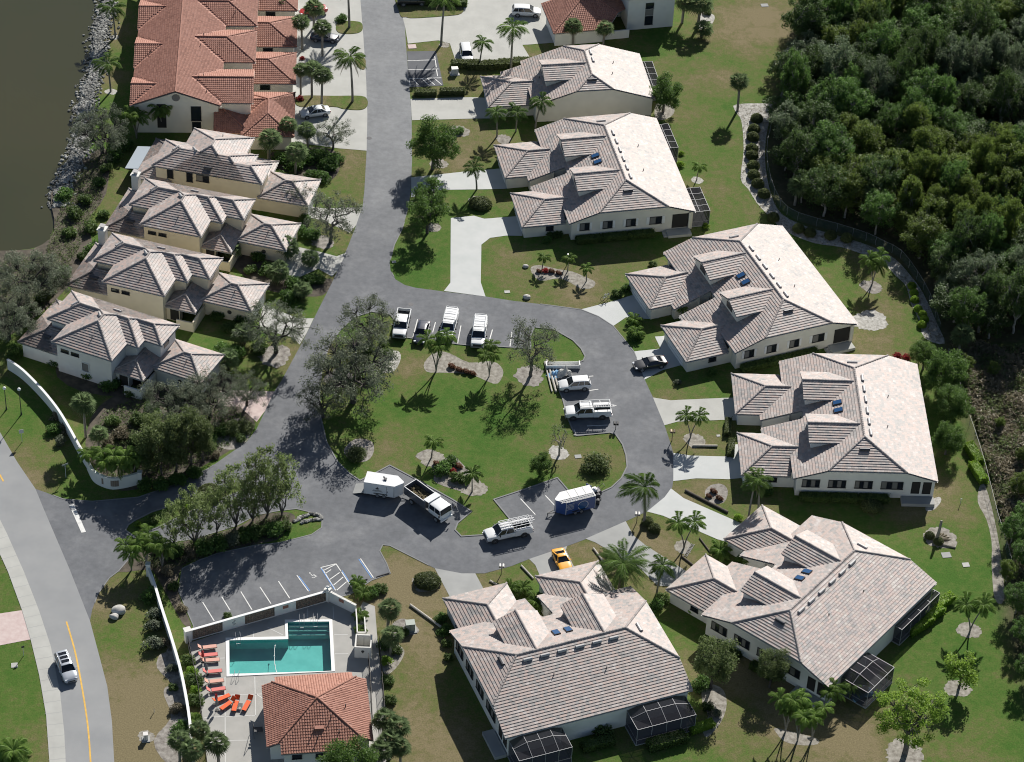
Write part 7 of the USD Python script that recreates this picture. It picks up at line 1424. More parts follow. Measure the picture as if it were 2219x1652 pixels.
for k, c, lb, s, rz in (
    ('ball_wide', (1040, 446), 'wide round clipped shrub in a ring on the lawn between two white drives', 1.15, 0), ('ball_wide', (925, 1264), 'wide round shrub in a pale ring below the pool parking', 1.15, 0), ('bush_big', (1291, 1012), 'large loose shrub on the right lobe of the island', 1.15, 0), ('bush_big', (770, 990), 'large grassy shrub on the island by the road, below the oak', .85, 1), ('ball', (1403, 1135), 'upper of two dark round shrubs by the windswept palm', .85, 0), ('ball', (1418, 1150), 'lower of two dark round shrubs by the windswept palm', .85, 0), ('bush_bright', (1600, 1126), 'yellow-green shrub by the white drive of the diagonal villa', 1.0, 0), ('bush_bright', (1500, 1325), 'yellow-green shrub at the near garage wall of the diagonal villa', 1.15, 0),
    ('hedge', (922, 206), 'left of two low clipped hedges above the first concrete drive', .85, .1), ('hedge', (980, 204), 'right of two low clipped hedges above the first concrete drive', .95, .1), ('hedge', (1577, 930), 'narrow dark hedge between the two square drives, upper half', .8, 1.5), ('hedge', (1584, 975), 'narrow dark hedge between the two square drives, lower half', .8, 1.5), ('hedge_bright', (1992, 1362), 'bright hedge behind the diagonal villa, lower part', 1.0, .75), ('hedge_bright', (2016, 1340), 'bright hedge behind the diagonal villa, middle part', 1.0, .75), ('hedge_bright', (2042, 1312), 'bright hedge behind the diagonal villa, upper part', .95, .75), ('hedge_bright', (2110, 990), 'bright narrow hedge along the fence, upper part', 1.0, -1.25), ('hedge_bright', (2119, 1030), 'bright narrow hedge along the fence, lower part', .95, -1.25),
    ('hedge', (1008, 145), 'loose hedge under the slender palm, left part', 1.1, .1), ('hedge', (1042, 148), 'loose hedge under the slender palm, middle part', 1.1, .1), ('hedge', (1078, 146), 'loose hedge under the slender palm, right part', 1.1, .1), ('hedge', (1110, 143), 'loose hedge running to the tall hanging palm', 1.1, .1), ('hedge', (1140, 138), 'loose hedge end above the farthest villa', 1.0, .1), ('hedge_dark', (945, 8), 'dark hedge on the planting island at the top of the road', 1.3, .1), ('hedge_dark', (985, 12), 'dark hedge end on the planting island at the top of the road', 1.0, .1),
    ('bush', (1337, 640), 'rounder of two dark shrubs beside the bicycle', .9, 0), ('bush_dark', (1357, 628), 'upper of two dark shrubs beside the bicycle', .7, 0), ('bush_dark', (1376, 735), 'dark shrub at the foot of the cycad palms by the road', .9, 0), ('bush', (1306, 1594), 'round green shrub between the two screened porches', 1.4, 0), ('bush', (1266, 1618), 'small green shrub left of the round one by the porch', .7, 0), ('bush_dark', (1518, 1490), 'dark shrub at the rear corner of the nearest villa', 1.2, 0), ('bush', (1532, 1535), 'upper small shrub on the pale bed by the nearest villa', .85, 0), ('bush_grey', (1550, 1552), 'grey shrub on the pale bed by the nearest villa', .8, 0), ('hedge_bright', (1520, 1580), 'low bright hedge below the right screened porch', .8, .5),
    ('bush_dark', (965, 1372), 'dark shrub at the left garage wall of the nearest villa', .9, 0), ('bush', (968, 1398), 'green shrub at the left side wall of the nearest villa', .75, 0), ('bush', (972, 1428), 'lower green shrub at the left side wall of the nearest villa', .7, 0), ('bush_dark', (955, 1345), 'dark shrub in front of the left garage corner of the nearest villa', .8, 0), ('bush', (1436, 1300), 'green shrub between the date palm and the diagonal villa', 1.0, 0), ('bush_dark', (1421, 1318), 'dark shrub in the bed right of the date palm', .95, 0), ('bush', (1560, 1195), 'green shrub by the spiky palm', .9, 0), ('bush', (1600, 1240), 'pale green shrub in the court of the diagonal villa', .8, 0),
    ('croton', T1(1, 2, 1560, 720), 'dark red croton on the island bed, left', .9, 0), ('red_bush', T1(1, 2, 1700, 790), 'bright red shrub on the island bed', .95, 0), ('bush_dark', T1(1, 2, 1610, 790), 'dark green shrub on the island bed beside the red one', 1.2, 0), ('bush_dark', T1(1, 2, 1680, 720), 'dark shrub at the top of the island croton bed', 1.0, 0), ('croton', T1(1, 2, 1750, 740), 'croton right of the red shrub on the island bed', .95, 0), ('bush', T1(1, 2, 1740, 850), 'leafy shrub at the lower right of the island croton bed', 1.1, 0), ('bush', T1(1, 2, 1800, 870), 'pale leafy shrub nearest the small palm on the island bed', .9, 0),
    ('croton', T1(1, 1, 1690, 1530), 'brown shrub in the island palm bed, left', 1.0, 0), ('croton', T1(1, 1, 1755, 1560), 'brown shrub in the island palm bed, middle left', .95, 0), ('croton', T1(1, 1, 1815, 1575), 'brown shrub in the island palm bed, middle right', .95, 0), ('croton', T1(1, 1, 1870, 1590), 'brown shrub in the island palm bed, right', .9, 0),
    ('red_bush', T1(2, 1, 290, 700), 'reddish grassy shrub in the pale lawn bed, left', .8, 0), ('croton', T1(2, 1, 340, 705), 'reddish grassy shrub in the pale lawn bed, middle', .85, 0), ('croton', T1(2, 1, 400, 720), 'reddish grassy shrub in the pale lawn bed, right', .8, 0), ('croton', T1(2, 1, 230, 705), 'reddish grassy shrub at the left tip of the pale lawn bed', .75, 0), ('red_bush', T1(3, 1, 1120, 1440), 'dark red shrub behind the villa with bronze windows, left', 1.0, 0), ('red_bush', T1(3, 1, 1200, 1450), 'dark red shrub behind the villa with bronze windows, right', .95, 0), ('croton', T1(2, 2, 1740, 960), 'red low planting in the round bed by the square drive, upper', .9, 0), ('croton', T1(2, 2, 1790, 1020), 'red low planting in the round bed by the square drive, lower', .9, 0), ('croton', T1(2, 2, 1700, 1000), 'red low planting in the round bed by the square drive, left', .75, 0), ('red_bush', (650, 216), 'red shrub on the forecourt island beside the garage', 1.0, 0), ('red_bush', (655, 128), 'red shrub between the clay-roofed garages', .7, 0), ('bush_dark', (740, 45), 'dark shrub on the small forecourt island at the top', .9, 0),
    ('bush', T1(2, 1, 340, 400), 'green shrub beside the garage of the shuttered villa', .85, 0), ('bush', T1(2, 1, 400, 390), 'second green shrub beside the garage of the shuttered villa', .8, 0), ('bush_bright', T1(2, 1, 1680, 320), 'bright shrub at the porch corner of the shuttered villa', .9, 0), ('bush_bright', T1(2, 0, 1470, 1340), 'bright shrub at the rear screen of the shuttered villa, upper', .75, 0), ('bush_bright', T1(2, 0, 1460, 1440), 'bright shrub at the rear screen of the shuttered villa, lower', 1.0, 0), ('bush', T1(2, 1, 1220, 650), 'low shrub at the shade edge behind the lawn bed', .7, 0), ('bush', T1(2, 0, 640, 330), 'grey bush between the two fan palms by the white building', .9, 0), ('bush', T1(2, 0, 1690, 120), 'bright shrub in the shell bed at the top', .75, 0), ('bush_dark', (995, 288), 'dark spiky shrub in a ring on the dry lawn', .75, 0), ('bush_grey', (1468, 833), 'sparse shrub in the small lawn by the black car', .6, 0), ('bush', T1(1, 3, 1270, 530), 'spiky grey shrub beside the utility cabinet', .9, 0), ('bush_dark', T1(1, 3, 1130, 640), 'dark shrub by the terrace walk, upper', 1.0, 0), ('bush', T1(1, 3, 1210, 690), 'leafy shrub by the terrace walk, right', .9, 0), ('bush_bright', T1(1, 3, 1130, 790), 'green shrub by the terrace fence, lower', 1.2, 0), ('bush', T1(1, 3, 1140, 950), 'low green shrub by the terrace fence near the pool house', .9, 0), ('bush', T1(1, 3, 1160, 1120), 'low ground shrub beside the pool house fence', .9, 0), ('bush', T1(1, 3, 1080, 160), 'grey ground cover shrub in the bed right of the pool entrance', 1.0, 0), ('bush_dark', T1(1, 3, 1010, 200), 'dark shrub in the bed right of the pool entrance', .9, 0),
    ('bush_bright', T1(0, 3, 1660, 880), 'glossy bright shrub inside the street wall, upper', 1.2, 0), ('bush', T1(0, 3, 1680, 960), 'green shrub inside the street wall, second', 1.3, 0), ('bush_bright', T1(0, 3, 1690, 1040), 'glossy shrub inside the street wall, third', 1.1, 0), ('bush', T1(0, 3, 1690, 1130), 'green shrub inside the street wall, fourth', 1.2, 0), ('bush', T1(0, 3, 1630, 780), 'dark green shrub inside the street wall, topmost', 1.0, 0), ('bush_bright', T1(0, 3, 1705, 1260), 'bright shrub inside the street wall, near the terrace palm', .8, 0), ('bush_grey', T1(0, 3, 1350, 400), 'grey loose shrub on the street side of the wall, upper', 1.15, 0), ('bush_grey', T1(0, 3, 1330, 500), 'grey loose shrub on the street side of the wall, second', 1.1, 0), ('bush_grey', T1(0, 3, 1330, 660), 'grey rounded shrub on the street side of the wall, third', 1.3, 0), ('bush_dry', T1(0, 3, 1430, 640), 'brownish shrub against the street wall', 1.0, 0), ('bush_dark', T1(0, 3, 1310, 230), 'dark shrub near the head of the street wall', 1.2, 0), ('bush_grey', T1(0, 3, 1490, 860), 'narrow grey shrub against the street wall, middle', .8, 0), ('bush_dry', T1(0, 3, 1550, 1210), 'brown shrub against the street wall, lower', 1.1, 0), ('bush_dark', T1(0, 3, 1560, 1370), 'dark shrub against the street wall, near the bottom', .95, 0), ('bush', T1(0, 3, 1500, 1010), 'low green shrub against the street wall, lower middle', .7, 0), ('bush', T1(0, 3, 1970, 385), 'tall weedy shrub at the breeze-block wall in the parking', .6, 0)):
    bs(k, c, lb, s, rz)
# planting against the villas (local to each house)
HS = {1: (10.56, 64.71, 10.9), 2: (16.58, 34.93, 13.5), 3: (39.76, 8.33, 23.7), 4: (47.55, -20.99, 2.1), 5: (32.87, -53.78, -37.3), 6: (-2.43, -61.96, -66.9)}
def by_house(h, u, w, kind, lb, s=1.0, rz=0.0):
    x, y, d = HS[h]; q = rot(math.radians(d), 2)[:2, :2] @ np.array([u, w]); copy_of(K + kind, 'hedge' if kind.startswith('hedge') else 'shrub', lb, 'hedge' if kind.startswith('hedge') else 'shrub', (x + q[0], y + q[1], 0), rz + math.radians(d), None, s)
names = {2: 'the long-drive shuttered villa', 3: 'the black-car villa', 4: 'the bronze-window villa'}
for h in (2, 3, 4):
    for k, (u, wd) in enumerate(((-6.5, 'left'), (-2.5, 'middle'), (1.5, 'right'))): by_house(h, u, -.25, 'hedge_dark', f'dark shaded hedge under the near windows of {names[h]}, {wd}', .95)
    by_house(h, -12.6, .6, 'bush_dark', f'dark shrub against the near garage of {names[h]}', .7)
by_house(4, 1.0, -1.5, 'ball_wide', 'dark rounded shrub standing before the bronze windows', .95); by_house(5, -5.0, -.3, 'hedge_dark', 'low dark hedge under the windows of the diagonal villa, left', .9); by_house(5, 0.5, -.3, 'hedge_dark', 'low dark hedge under the windows of the diagonal villa, middle', .9); by_house(6, 11.5, 11.5, 'hedge_dark', 'dark low hedge between the porches of the nearest villa', 1.0, PI / 2); by_house(6, 13.9, 19.5, 'hedge_dark', 'dark hedge in front of the right screened porch', 1.2, PI / 2); by_house(1, 4.0, -.4, 'bush_dark', 'dark shrub at the blank wall of the farthest villa', .8)
# thick planting round the lake villas and the entrance
fill = [((140, 430), 'bush_dark', 1.3), ((160, 470), 'bush', 1.5), ((185, 440), 'bush', 1.3), ((195, 500), 'bush', 1.4), ((150, 510), 'bush', 1.2), ((205, 545), 'bush_dark', 1.3), ((180, 560), 'bush', 1.0), ((215, 400), 'bush_dark', 1.0), ((225, 470), 'bush', 1.0), ((130, 600), 'bush_dark', 1.4), ((95, 650), 'bush', 1.3), ((50, 690), 'bush_dark', 1.4), ((35, 770), 'bush_dark', 1.2), ((80, 745), 'bush', 1.0), ((232, 370), 'bush', 1.1), ((250, 345), 'bush_dark', 1.3), ((275, 320), 'bush_dark', 1.2), ((400, 262), 'bush_dark', 1.0), ((425, 258), 'bush_dark', .9), ((375, 268), 'bush_dark', 1.0), ((480, 278), 'bush', .9), ((500, 285), 'bush', .9),
        ((610, 350), 'bush_dark', 1.4), ((640, 365), 'bush_dark', 1.4), ((668, 350), 'bush_dark', 1.4), ((690, 345), 'bush_dark', 1.5), ((710, 365), 'bush_dark', 1.5), ((725, 350), 'bush_dark', 1.3), ((700, 390), 'bush_dark', 1.2), ((675, 385), 'bush_dark', 1.1), ((605, 385), 'bush', 1.0), ((660, 400), 'bush_grey', 1.0), ((650, 505), 'bush_dark', 1.2), ((675, 515), 'bush_dark', 1.2), ((660, 480), 'bush_dark', 1.0), ((560, 560), 'bush_dark', 1.2), ((545, 590), 'bush', 1.1), ((520, 545), 'bush', 1.0), ((580, 590), 'bush_dark', 1.2), ((635, 620), 'bush_dark', 1.3), ((650, 640), 'bush', 1.2), ((625, 650), 'bush_dark', 1.2), ((672, 612), 'bush_dark', 1.1), ((690, 612), 'bush_dark', .9),
        ((470, 690), 'bush_dark', 1.0), ((495, 715), 'bush', 1.1), ((525, 700), 'bush_dark', 1.2), ((550, 720), 'bush', 1.2), ((565, 760), 'bush', 1.5), ((510, 770), 'bush_dark', 1.3), ((480, 760), 'bush_dark', 1.1), ((300, 700), 'bush_dark', .8), ((275, 675), 'bush_dark', .9), ((345, 680), 'bush_dark', .9), ((195, 815), 'bush_dark', 1.2), ((240, 840), 'bush_dark', 1.3), ((285, 855), 'bush', 1.2), ((120, 790), 'bush_dark', 1.0), ((160, 800), 'bush_dark', 1.0),
        ((120, 905), 'bush_dry', .9), ((135, 935), 'bush_dry', 1.0), ((118, 935), 'bush_dark', 1.0), ((130, 960), 'bush_grey', .9), ((245, 920), 'bush', 1.2), ((265, 945), 'bush_dry', 1.4), ((240, 960), 'bush_dry', 1.1), ((300, 915), 'bush', 1.3), ((330, 900), 'bush_dark', 1.3), ((300, 960), 'bush_dark', 1.2), ((265, 990), 'bush', 1.2), ((235, 1005), 'bush', 1.1), ((290, 1000), 'bush', 1.3), ((315, 1055), 'bush_dark', 1.1), ((350, 1055), 'bush_dark', 1.2), ((385, 1045), 'bush_dark', 1.2), ((420, 1030), 'bush_dark', 1.1), ((400, 930), 'bush_dark', 1.4), ((430, 945), 'bush_dry', 1.1), ((450, 965), 'bush_dark', 1.3), ((480, 940), 'bush_dark', 1.1), ((500, 935), 'bush_big', .85), ((530, 930), 'bush_big', .8), ((520, 955), 'bush', .9), ((465, 990), 'bush_dry', .8),
        ((345, 1195), 'bush_dry', 1.2), ((380, 1200), 'bush_dark', 1.2), ((410, 1205), 'bush_dry', 1.2), ((440, 1195), 'bush_dark', 1.4), ((475, 1185), 'bush_dark', 1.4), ((505, 1175), 'bush_grey', 1.3), ((535, 1165), 'bush_dark', 1.4), ((560, 1160), 'bush', 1.3), ((590, 1155), 'bush_dark', 1.3), ((615, 1145), 'bush', 1.1), ((365, 1240), 'bush_dry', 1.0), ((375, 1275), 'bush', .9), ((395, 1320), 'bush_dry', .8), ((455, 1075), 'ball_wide', 1.2), ((420, 1092), 'bush_bright', .9), ((330, 1130), 'bush', .9), ((300, 1140), 'bush_bright', .8), ((400, 1100), 'bush_bright', .9),
        ((800, 760), 'bush', 1.1), ((830, 752), 'bush', .9), ((770, 745), 'bush', 1.1), ((840, 770), 'bush', 1.0)]
spots = {}
for c, k, s in fill:
    zone = 'on the bank by the lake end' if c[0] < 260 and c[1] < 660 else 'under the clay-roofed gable' if c[1] < 300 else 'in the dark planting above the lake-villa garage' if c[1] < 410 else 'among the courts and drives of the lake villas' if c[1] < 660 and c[0] < 700 else 'along the garage side of the nearest lake villas' if c[1] < 780 and 440 < c[0] < 600 else 'on the island under the upper left oak' if c[0] > 740 and c[1] < 780 else 'along the shaded wall of the nearest lake villa' if c[1] < 870 else 'on the narrow entrance median' if 1070 < c[1] < 1145 and c[0] < 460 else 'in the planting behind the entrance wall' if c[1] < 1060 else 'in the leaf litter of the entrance bed'
    look = {'bush_dark': 'dark dense shrub', 'bush': 'green loose shrub', 'bush_dry': 'brown dry shrub', 'bush_grey': 'grey-green shrub', 'bush_big': 'large grassy shrub', 'ball_wide': 'round clipped shrub', 'bush_bright': 'bright green shrub'}[k]
    put(k, 'shrub', 'shrub', c, f'{look} {zone}', s, group=f'{look}s {zone}')
# the woods on the right
rw = np.random.default_rng(99); spot = []; wp = shapely.prepare(woods_w)
poly_v = [(1785, -25), (1760, 40), (1722, 125), (1712, 200), (1692, 265), (1690, 340), (1708, 430), (1765, 468), (1830, 488), (1900, 512), (1955, 540), (2005, 590), (2040, 650), (2058, 705), (2068, 735), (2110, 745), (2180, 735), (2290, 725), (2330, -60)]
wz = Polygon(ground(poly_v)).buffer(0); b_ = wz.bounds; tries = 0
while len(spot) < 270 and tries < 30000:
    tries += 1; q = np.array([rw.uniform(b_[0], b_[2]), rw.uniform(b_[1], b_[3])])
    if wz.contains(Point(*q)) and all(np.hypot(*(q - o)) > 3.1 for o in spot): spot.append(q)
kinds = [('wood_0', 'dark evergreen tree in the dense woods on the right', 'dark evergreen trees of the woods'), ('wood_1', 'grey-green tree in the dense woods on the right', 'grey-green trees of the woods'), ('wood_2', 'olive-green tree in the dense woods on the right', 'olive-green trees of the woods'), ('wood_3', 'mid-green tree in the dense woods on the right', 'mid-green trees of the woods')]
look_ = ['dark evergreen', 'grey-green', 'olive-green', 'mid-green']
fieldn = lambda q: math.sin(q[0] * .11 + 1) + math.cos(q[1] * .13) + math.sin((q[0] + q[1]) * .07)
for q in spot:
    w = fieldn(q) + rw.normal(0, .8); k = 2 if w > 1.4 else 3 if w > .3 else 0 if w > -.8 else 1
    kk, lb, g = kinds[k]
    if rw.random() < .25: kk = {'wood_0': 'wood_5', 'wood_1': 'wood_4'}.get(kk, kk)
    dpt = wz.exterior.distance(Point(*q)); part = 'upper' if q[1] > 62 else 'middle' if q[1] > 22 else 'lower'; zone = 'at the fence edge' if Polygon(ground([(1600, -60), (1765, -60), (1722, 125), (1692, 265), (1690, 340), (1708, 430), (1765, 468), (1900, 512), (2005, 590), (2062, 715), (2110, 800), (2050, 830), (1500, 500)])).buffer(4).contains(Point(*q)) else 'deep'
    lb = f'{look_[k]} tree {zone} in the {part} part of the dense woods'; g = lb.replace(' tree ', ' trees ')
    copy_of(K + kk, 'woodland_tree', lb, 'tree', (q[0], q[1], 0), rw.uniform(0, 6.28), g, (rw.uniform(.7, 1.25),) * 2 + (rw.uniform(.55, 1.45),))
lows = [((2088, 815), .5), ((2150, 815), .35), ((2205, 1075), .55), ((2190, 1180), .6), ((2215, 1230), .6), ((2200, 1330), .65), ((2215, 1400), .6), ((2165, 930), .3), ((2215, 1150), .6), ((2180, 1260), .5), ((2222, 1480), .6), ((2212, 1000), .35)]
for c, s in lows: put('wood_3' if s > .55 else 'wood_2', 'scrub_tree', 'tree', c, 'low green tree in the scrub beyond the fence at the lower right', s, group='low trees in the scrub')
# scrub and undergrowth that nobody could count
def cover(name, label, poly, n, size, lm, seed, h=.5, clump=None):
    rg = np.random.default_rng(seed); g = Polygon(ground(poly)).buffer(0); b = g.bounds; P = []
    while len(P) < n:
        q = rg.uniform((b[0], b[1]), (b[2], b[3]), (4000, 2)); P += list(q[shapely.contains_xy(g, q[:, 0], q[:, 1])])
    P = np.array(P[:n]); hh = h * np.clip(.5 + .5 * np.sin(P[:, 0] * .8 + seed) * np.cos(P[:, 1] * .7), .05, 1) * rg.uniform(.3, 1.2, n)
    v, f = leaves(rg, np.c_[P, hh], .25, 3, size, up=.8, aspect=.28); v[:, 2] = np.maximum(v[:, 2], .02)
    obj(name, (v, f), LM[lm], label=label, cat='ground cover', kind='stuff')
cover('undergrowth', 'dark undergrowth beneath the dense woods', poly_v, 9000, .22, 'w1', 1, 1.6)
SCR = [(2062, 745), (2100, 860), (2125, 950), (2150, 1040), (2180, 1160), (2200, 1260), (2205, 1330), (2215, 1450), (2290, 1500), (2290, 760)]
cover('scrub_grass', 'dry tan scrub grass beyond the lower right fence', SCR, 15000, .30, 'dry', 2, 1.0); cover('scrub_green', 'green scrub mixed in the dry grass beyond the fence', SCR, 9000, .22, 'olive', 3, 1.0)
cover('ground_ferns', 'low ferns covering the entrance bed', [(300, 1220), (350, 1185), (512, 1148), (600, 1115), (630, 1120), (600, 1168), (470, 1196), (400, 1228), (330, 1232)], 1600, .15, 'olive', 4, .4)
cover('path_litter', 'fallen twigs and dry litter along the shell path', PATH_L + PATH_R, 1500, .12, 'dry', 7, .12)
for k, (c, s_) in enumerate((((1742, 120), 1.3), ((1752, 330), 1.2), ((1845, 100), 1.35), ((1722, 445), 1.0), ((1890, 470), 1.15), ((2040, 610), 1.1), ((2120, 720), 1.1), ((1990, 540), 1.0), ((1965, 190), 1.4), ((2075, 770), 1.0))):
    put('fan_palm_mid', 'fan_palm', 'palm', c, 'pale fan palm showing among the trees of the dense woods', s_ * 1.1, group='fan palms among the woods')
cover('bed_cover', 'low ground cover in the planting behind the entrance wall', [(200, 960), (225, 890), (340, 850), (470, 865), (530, 905), (500, 965), (430, 1005), (300, 1045), (230, 1035)], 3500, .15, 'bush', 5, .5)
cover('bank_cover', 'low weeds on the bank between lake and villas', [(120, 480), (150, 400), (200, 340), (230, 340), (220, 430), (190, 500), (120, 640), (40, 710), (0, 700), (0, 570), (100, 550)], 3500, .15, 'olive', 6, .5)
# ---------------------------------------------------------------- small things
def post_lamp(label, c, h=4.3):
    t = thing('street_lamp', label, 'street lamp', at(*c)); obj('pole', MB().tube([(0, 0, 0), (0, 0, h)], [.07, .05], 8), M['iron'], t); obj('globe', MB().tm(trimesh.creation.icosphere(2, .24).apply_translation([0, 0, h + .2])), M['white'], t); obj('base', MB().tube([(0, 0, 0), (0, 0, .5)], [.13, .09], 8), M['iron'], t)
post_lamp('globe street lamp on the strip of grass outside the garden wall', (46.3, 899)); post_lamp('street lamp at the left edge with a dark head', (14, 888), 3.6)
def mailboxes(label, c, col, h=1.15, n=2, rz=0.0):
    t = thing('mailbox', label, 'mailbox', at(*c), rz); obj('post', MB().box((0, 0, h / 2), (.09, .09, h)).box((0, 0, h - .05), (.7 if n > 1 else .2, .08, .06)), M['wood_dark'], t)
    for k in range(n):
        x = (k - (n - 1) / 2) * .42; b = MB().tube([(x, -.26, h + .16), (x, .26, h + .16)], .15, 12).box((x, 0, h + .06), (.28, .52, .2)); obj('box', b, M[col], t)
M['mail_tan'] = mat('mailbox_tan', (.50, .36, .24), .6); M['mail_white'] = mat('mailbox_white', (.6, .58, .56), .6)
mailboxes('pair of tan mailboxes on a post by the square drive', T1(2, 2, 1385, 515), 'mail_tan', 1.6); mailboxes('pair of pale mailboxes on a post by the windswept palm', T1(2, 2, 1080, 1225), 'mail_white', 1.5); mailboxes('pair of pale mailboxes at the grey drive of the nearest villa', (1086, 1245), 'mail_white', 1.4); mailboxes('black mailbox pair at the corner of the pickup bay', V6(1340, 1400), 'plastic', 1.0)
mailboxes('white mailbox on a post in the pale lawn bed', T1(2, 1, 480, 640), 'mail_white', 1.6, 1)
def rail_pole(label, a, b, w='wood_pale', r=.16):
    obj('timber_rail', MB().tube([at(*a) + [0, 0, r], at(*b) + [0, 0, r]], r, 8), M[w], label=label, cat='timber')
rail_pole('pale timber rail lying on the lawn below the round pale-ringed shrub', T1(1, 3, 1335, 290), T1(1, 3, 1605, 485)); rail_pole('short pale timber on the small lawn between the square drives', T1(2, 2, 1565, 563), T1(2, 2, 1780, 567)); rail_pole('long dark timber beside the round red bed', T1(2, 2, 1500, 950), T1(2, 2, 1870, 1140), 'wood_dark'); rail_pole('dark timber on the lawn below the white drive', T1(2, 2, 1625, 1360), T1(2, 2, 1715, 1480), 'wood_dark', .1); rail_pole('timber at the foot of the twin palm below the white drive', T1(2, 2, 1465, 1515), T1(2, 2, 1580, 1605), 'wood_dark', .12); rail_pole('slanting timber beside the yellow car lawn', T1(2, 2, 705, 1450), T1(2, 2, 810, 1590), 'wood_pale', .13); rail_pole('pale timber on the small lawn by the pale mailboxes', T1(2, 2, 80, 1600), T1(2, 3, 185, 60), 'wood_pale', .13); rail_pole('short pale timber pointing at the nearest villa garage', T1(1, 3, 2025, 80), T1(1, 3, 2150, 150), 'wood_pale', .13)
rail_pole('black parking bumper at the right end of the pool parking', T1(1, 3, 880, 90), T1(1, 3, 965, 65), 'frame_dark', .08); rail_pole('second black parking bumper by the grass corner of the pool parking', T1(1, 3, 1045, 45), T1(1, 3, 1155, 12), 'frame_dark', .08)
def cabinet(label, c, s, col, rz=.2, name='utility_cabinet'):
    t = thing(name, label, 'utility box', at(*c), rz); obj('pad', MB().box((0, 0, .05), (s[0] + .5, s[1] + .5, .1)), M['concrete_grey'], t); obj('body', MB().box((0, 0, .1 + s[2] / 2), s), M[col], t); obj('lid', MB().box((0, 0, .12 + s[2]), (s[0] + .08, s[1] + .08, .06)), M[col], t); obj('door_seam', MB().box((0, -s[1] / 2 - .005, .1 + s[2] / 2), (.02, .02, s[2] * .9)), M['frame_dark'], t)
M['cab_green'] = mat('cabinet_grey_green', (.30, .34, .30), .6)
cabinet('grey-green utility cabinet on the lawn right of the planter palms', T1(1, 3, 1335, 500), (1.1, .9, 1.2), 'cab_green'); cabinet('white utility cabinet near the loose hedge below the white SUV', T1(1, 0, 1720, 640), (1.0, .8, 1.0), 'mail_white')
cabinet('pale pump box on the strip outside the street wall, near the bottom', T1(0, 3, 1263, 1450), (.5, .5, .9), 'mail_white')
def plate(name, label, c, w, d, col, rz=.2, cat='cover'):
    p = at(*c); obj(name, MB().box((p[0], p[1], .03), (w, d, .06), rz=rz), M[col], label=label, cat=cat)
plate('drain_cover', 'white square cover on the lawn beside the long white drive', T1(1, 1, 2175, 878), .8, .6, 'concrete'); plate('drain_cover', 'grey drain cover on the right lawn below the fallen palm ring', T1(3, 2, 1545, 1505), 1.2, 1.0, 'concrete_grey'); plate('drain_cover', 'pale round valve cover on the right lawn with a dark stub', T1(3, 2, 1715, 1590), .9, .8, 'concrete'); plate('drain_cover', 'square cover on the island below the bare tree', T1(2, 2, 573, 652), .9, .7, 'concrete_grey'); plate('drain_cover', 'grey cover at the very top of the back lawn', T1(2, 0, 2188, 48), 1.2, .9, 'concrete_grey'); plate('drain_cover', 'tiny pale cover on the lawn of the square drive', T1(2, 2, 1788, 472), .5, .4, 'concrete'); plate('drain_cover', 'dark-holed pale cover on the left street lawn', T1(0, 3, 125, 808), .8, .8, 'concrete')
plate('drain_cover', 'pale cover on the green corner of the main road', T1(1, 1, 1195, 618), .6, .5, 'concrete'); plate('stone_slab', 'pinkish slab at the corner of the striped parking bay', T1(1, 0, 1352, 405), 1.3, 1.2, 'pink_paver', .2, 'slab')
t = thing('bench', 'small white bench at the edge of the upper back lawn by the woods', 'bench', at(*T1(3, 0, 118, 550)), 1.2); obj('seat', MB().box((0, 0, .45), (1.5, .45, .06)), M['white'], t); obj('backrest', MB().box((0, .22, .75), (1.5, .05, .5)), M['white'], t); obj('leg', MB().box((-.6, 0, .22), (.08, .4, .44)), M['white'], t); obj('leg', MB().box((.6, 0, .22), (.08, .4, .44)), M['white'], t)
# bicycle by the drive of the villa with the black car
bk = thing('bicycle', 'pale bicycle standing on the lawn by two dark round shrubs', 'bicycle', at(*T1(2, 1, 815, 945)), .6)
for x, nm in ((-.55, 'wheel'), (.55, 'wheel')):
    an = np.linspace(0, 2 * PI, 19); obj(nm, MB().tube([(x + .42 * math.cos(a), 0, .44 + .42 * math.sin(a)) for a in an], .035, 5, cap=False), M['frame_dark'], bk)
obj('frame', MB().tube([(-.55, 0, .44), (-.15, 0, .95), (.42, 0, 1.0), (.55, 0, .44)], .04, 5).tube([(-.15, 0, .95), (.0, 0, .44), (.42, 0, 1.0)], .04, 5).tube([(-.55, 0, .44), (0, 0, .44)], .04, 5), M['mail_white'], bk); obj('saddle', MB().box((-.2, 0, 1.08), (.3, .14, .06)), M['frame_dark'], bk); obj('handlebar', MB().tube([(.42, -.28, 1.15), (.42, 0, 1.1), (.42, .28, 1.15)], .03, 5).tube([(.42, 0, 1.0), (.42, 0, 1.12)], .03, 5), M['frame_dark'], bk)
def boulder(label, c, r, col='rock', seed=1):
    rg = np.random.default_rng(seed); ic = trimesh.creation.icosphere(2, 1.0); v = ic.vertices * (1 + .10 * np.sin(ic.vertices @ rg.standard_normal((3, 1)) * 3)) * r * [1, .8, .65]; p = at(*c); obj('boulder', (v + p + [0, 0, r * .35], ic.faces), M[col], label=label, cat='rock', smooth=True)
M['rock_pale'] = mat('pale_rock', (.42, .41, .38), .9, var=.15, scale=3)
boulder('pale rock on the lawn left of the pale lawn bed', T1(2, 1, 118, 660), .45, 'rock_pale', 2); boulder('pale rock pile by the road, below the pale lawn bed', T1(2, 1, 128, 930), .55, 'rock_pale', 3); boulder('pale boulder in palm shade by the street corner', T1(0, 3, 1030, 345), .9, 'rock_pale', 4); boulder('second pale boulder in palm shade by the street corner', T1(0, 3, 990, 395), .6, 'rock_pale', 5)
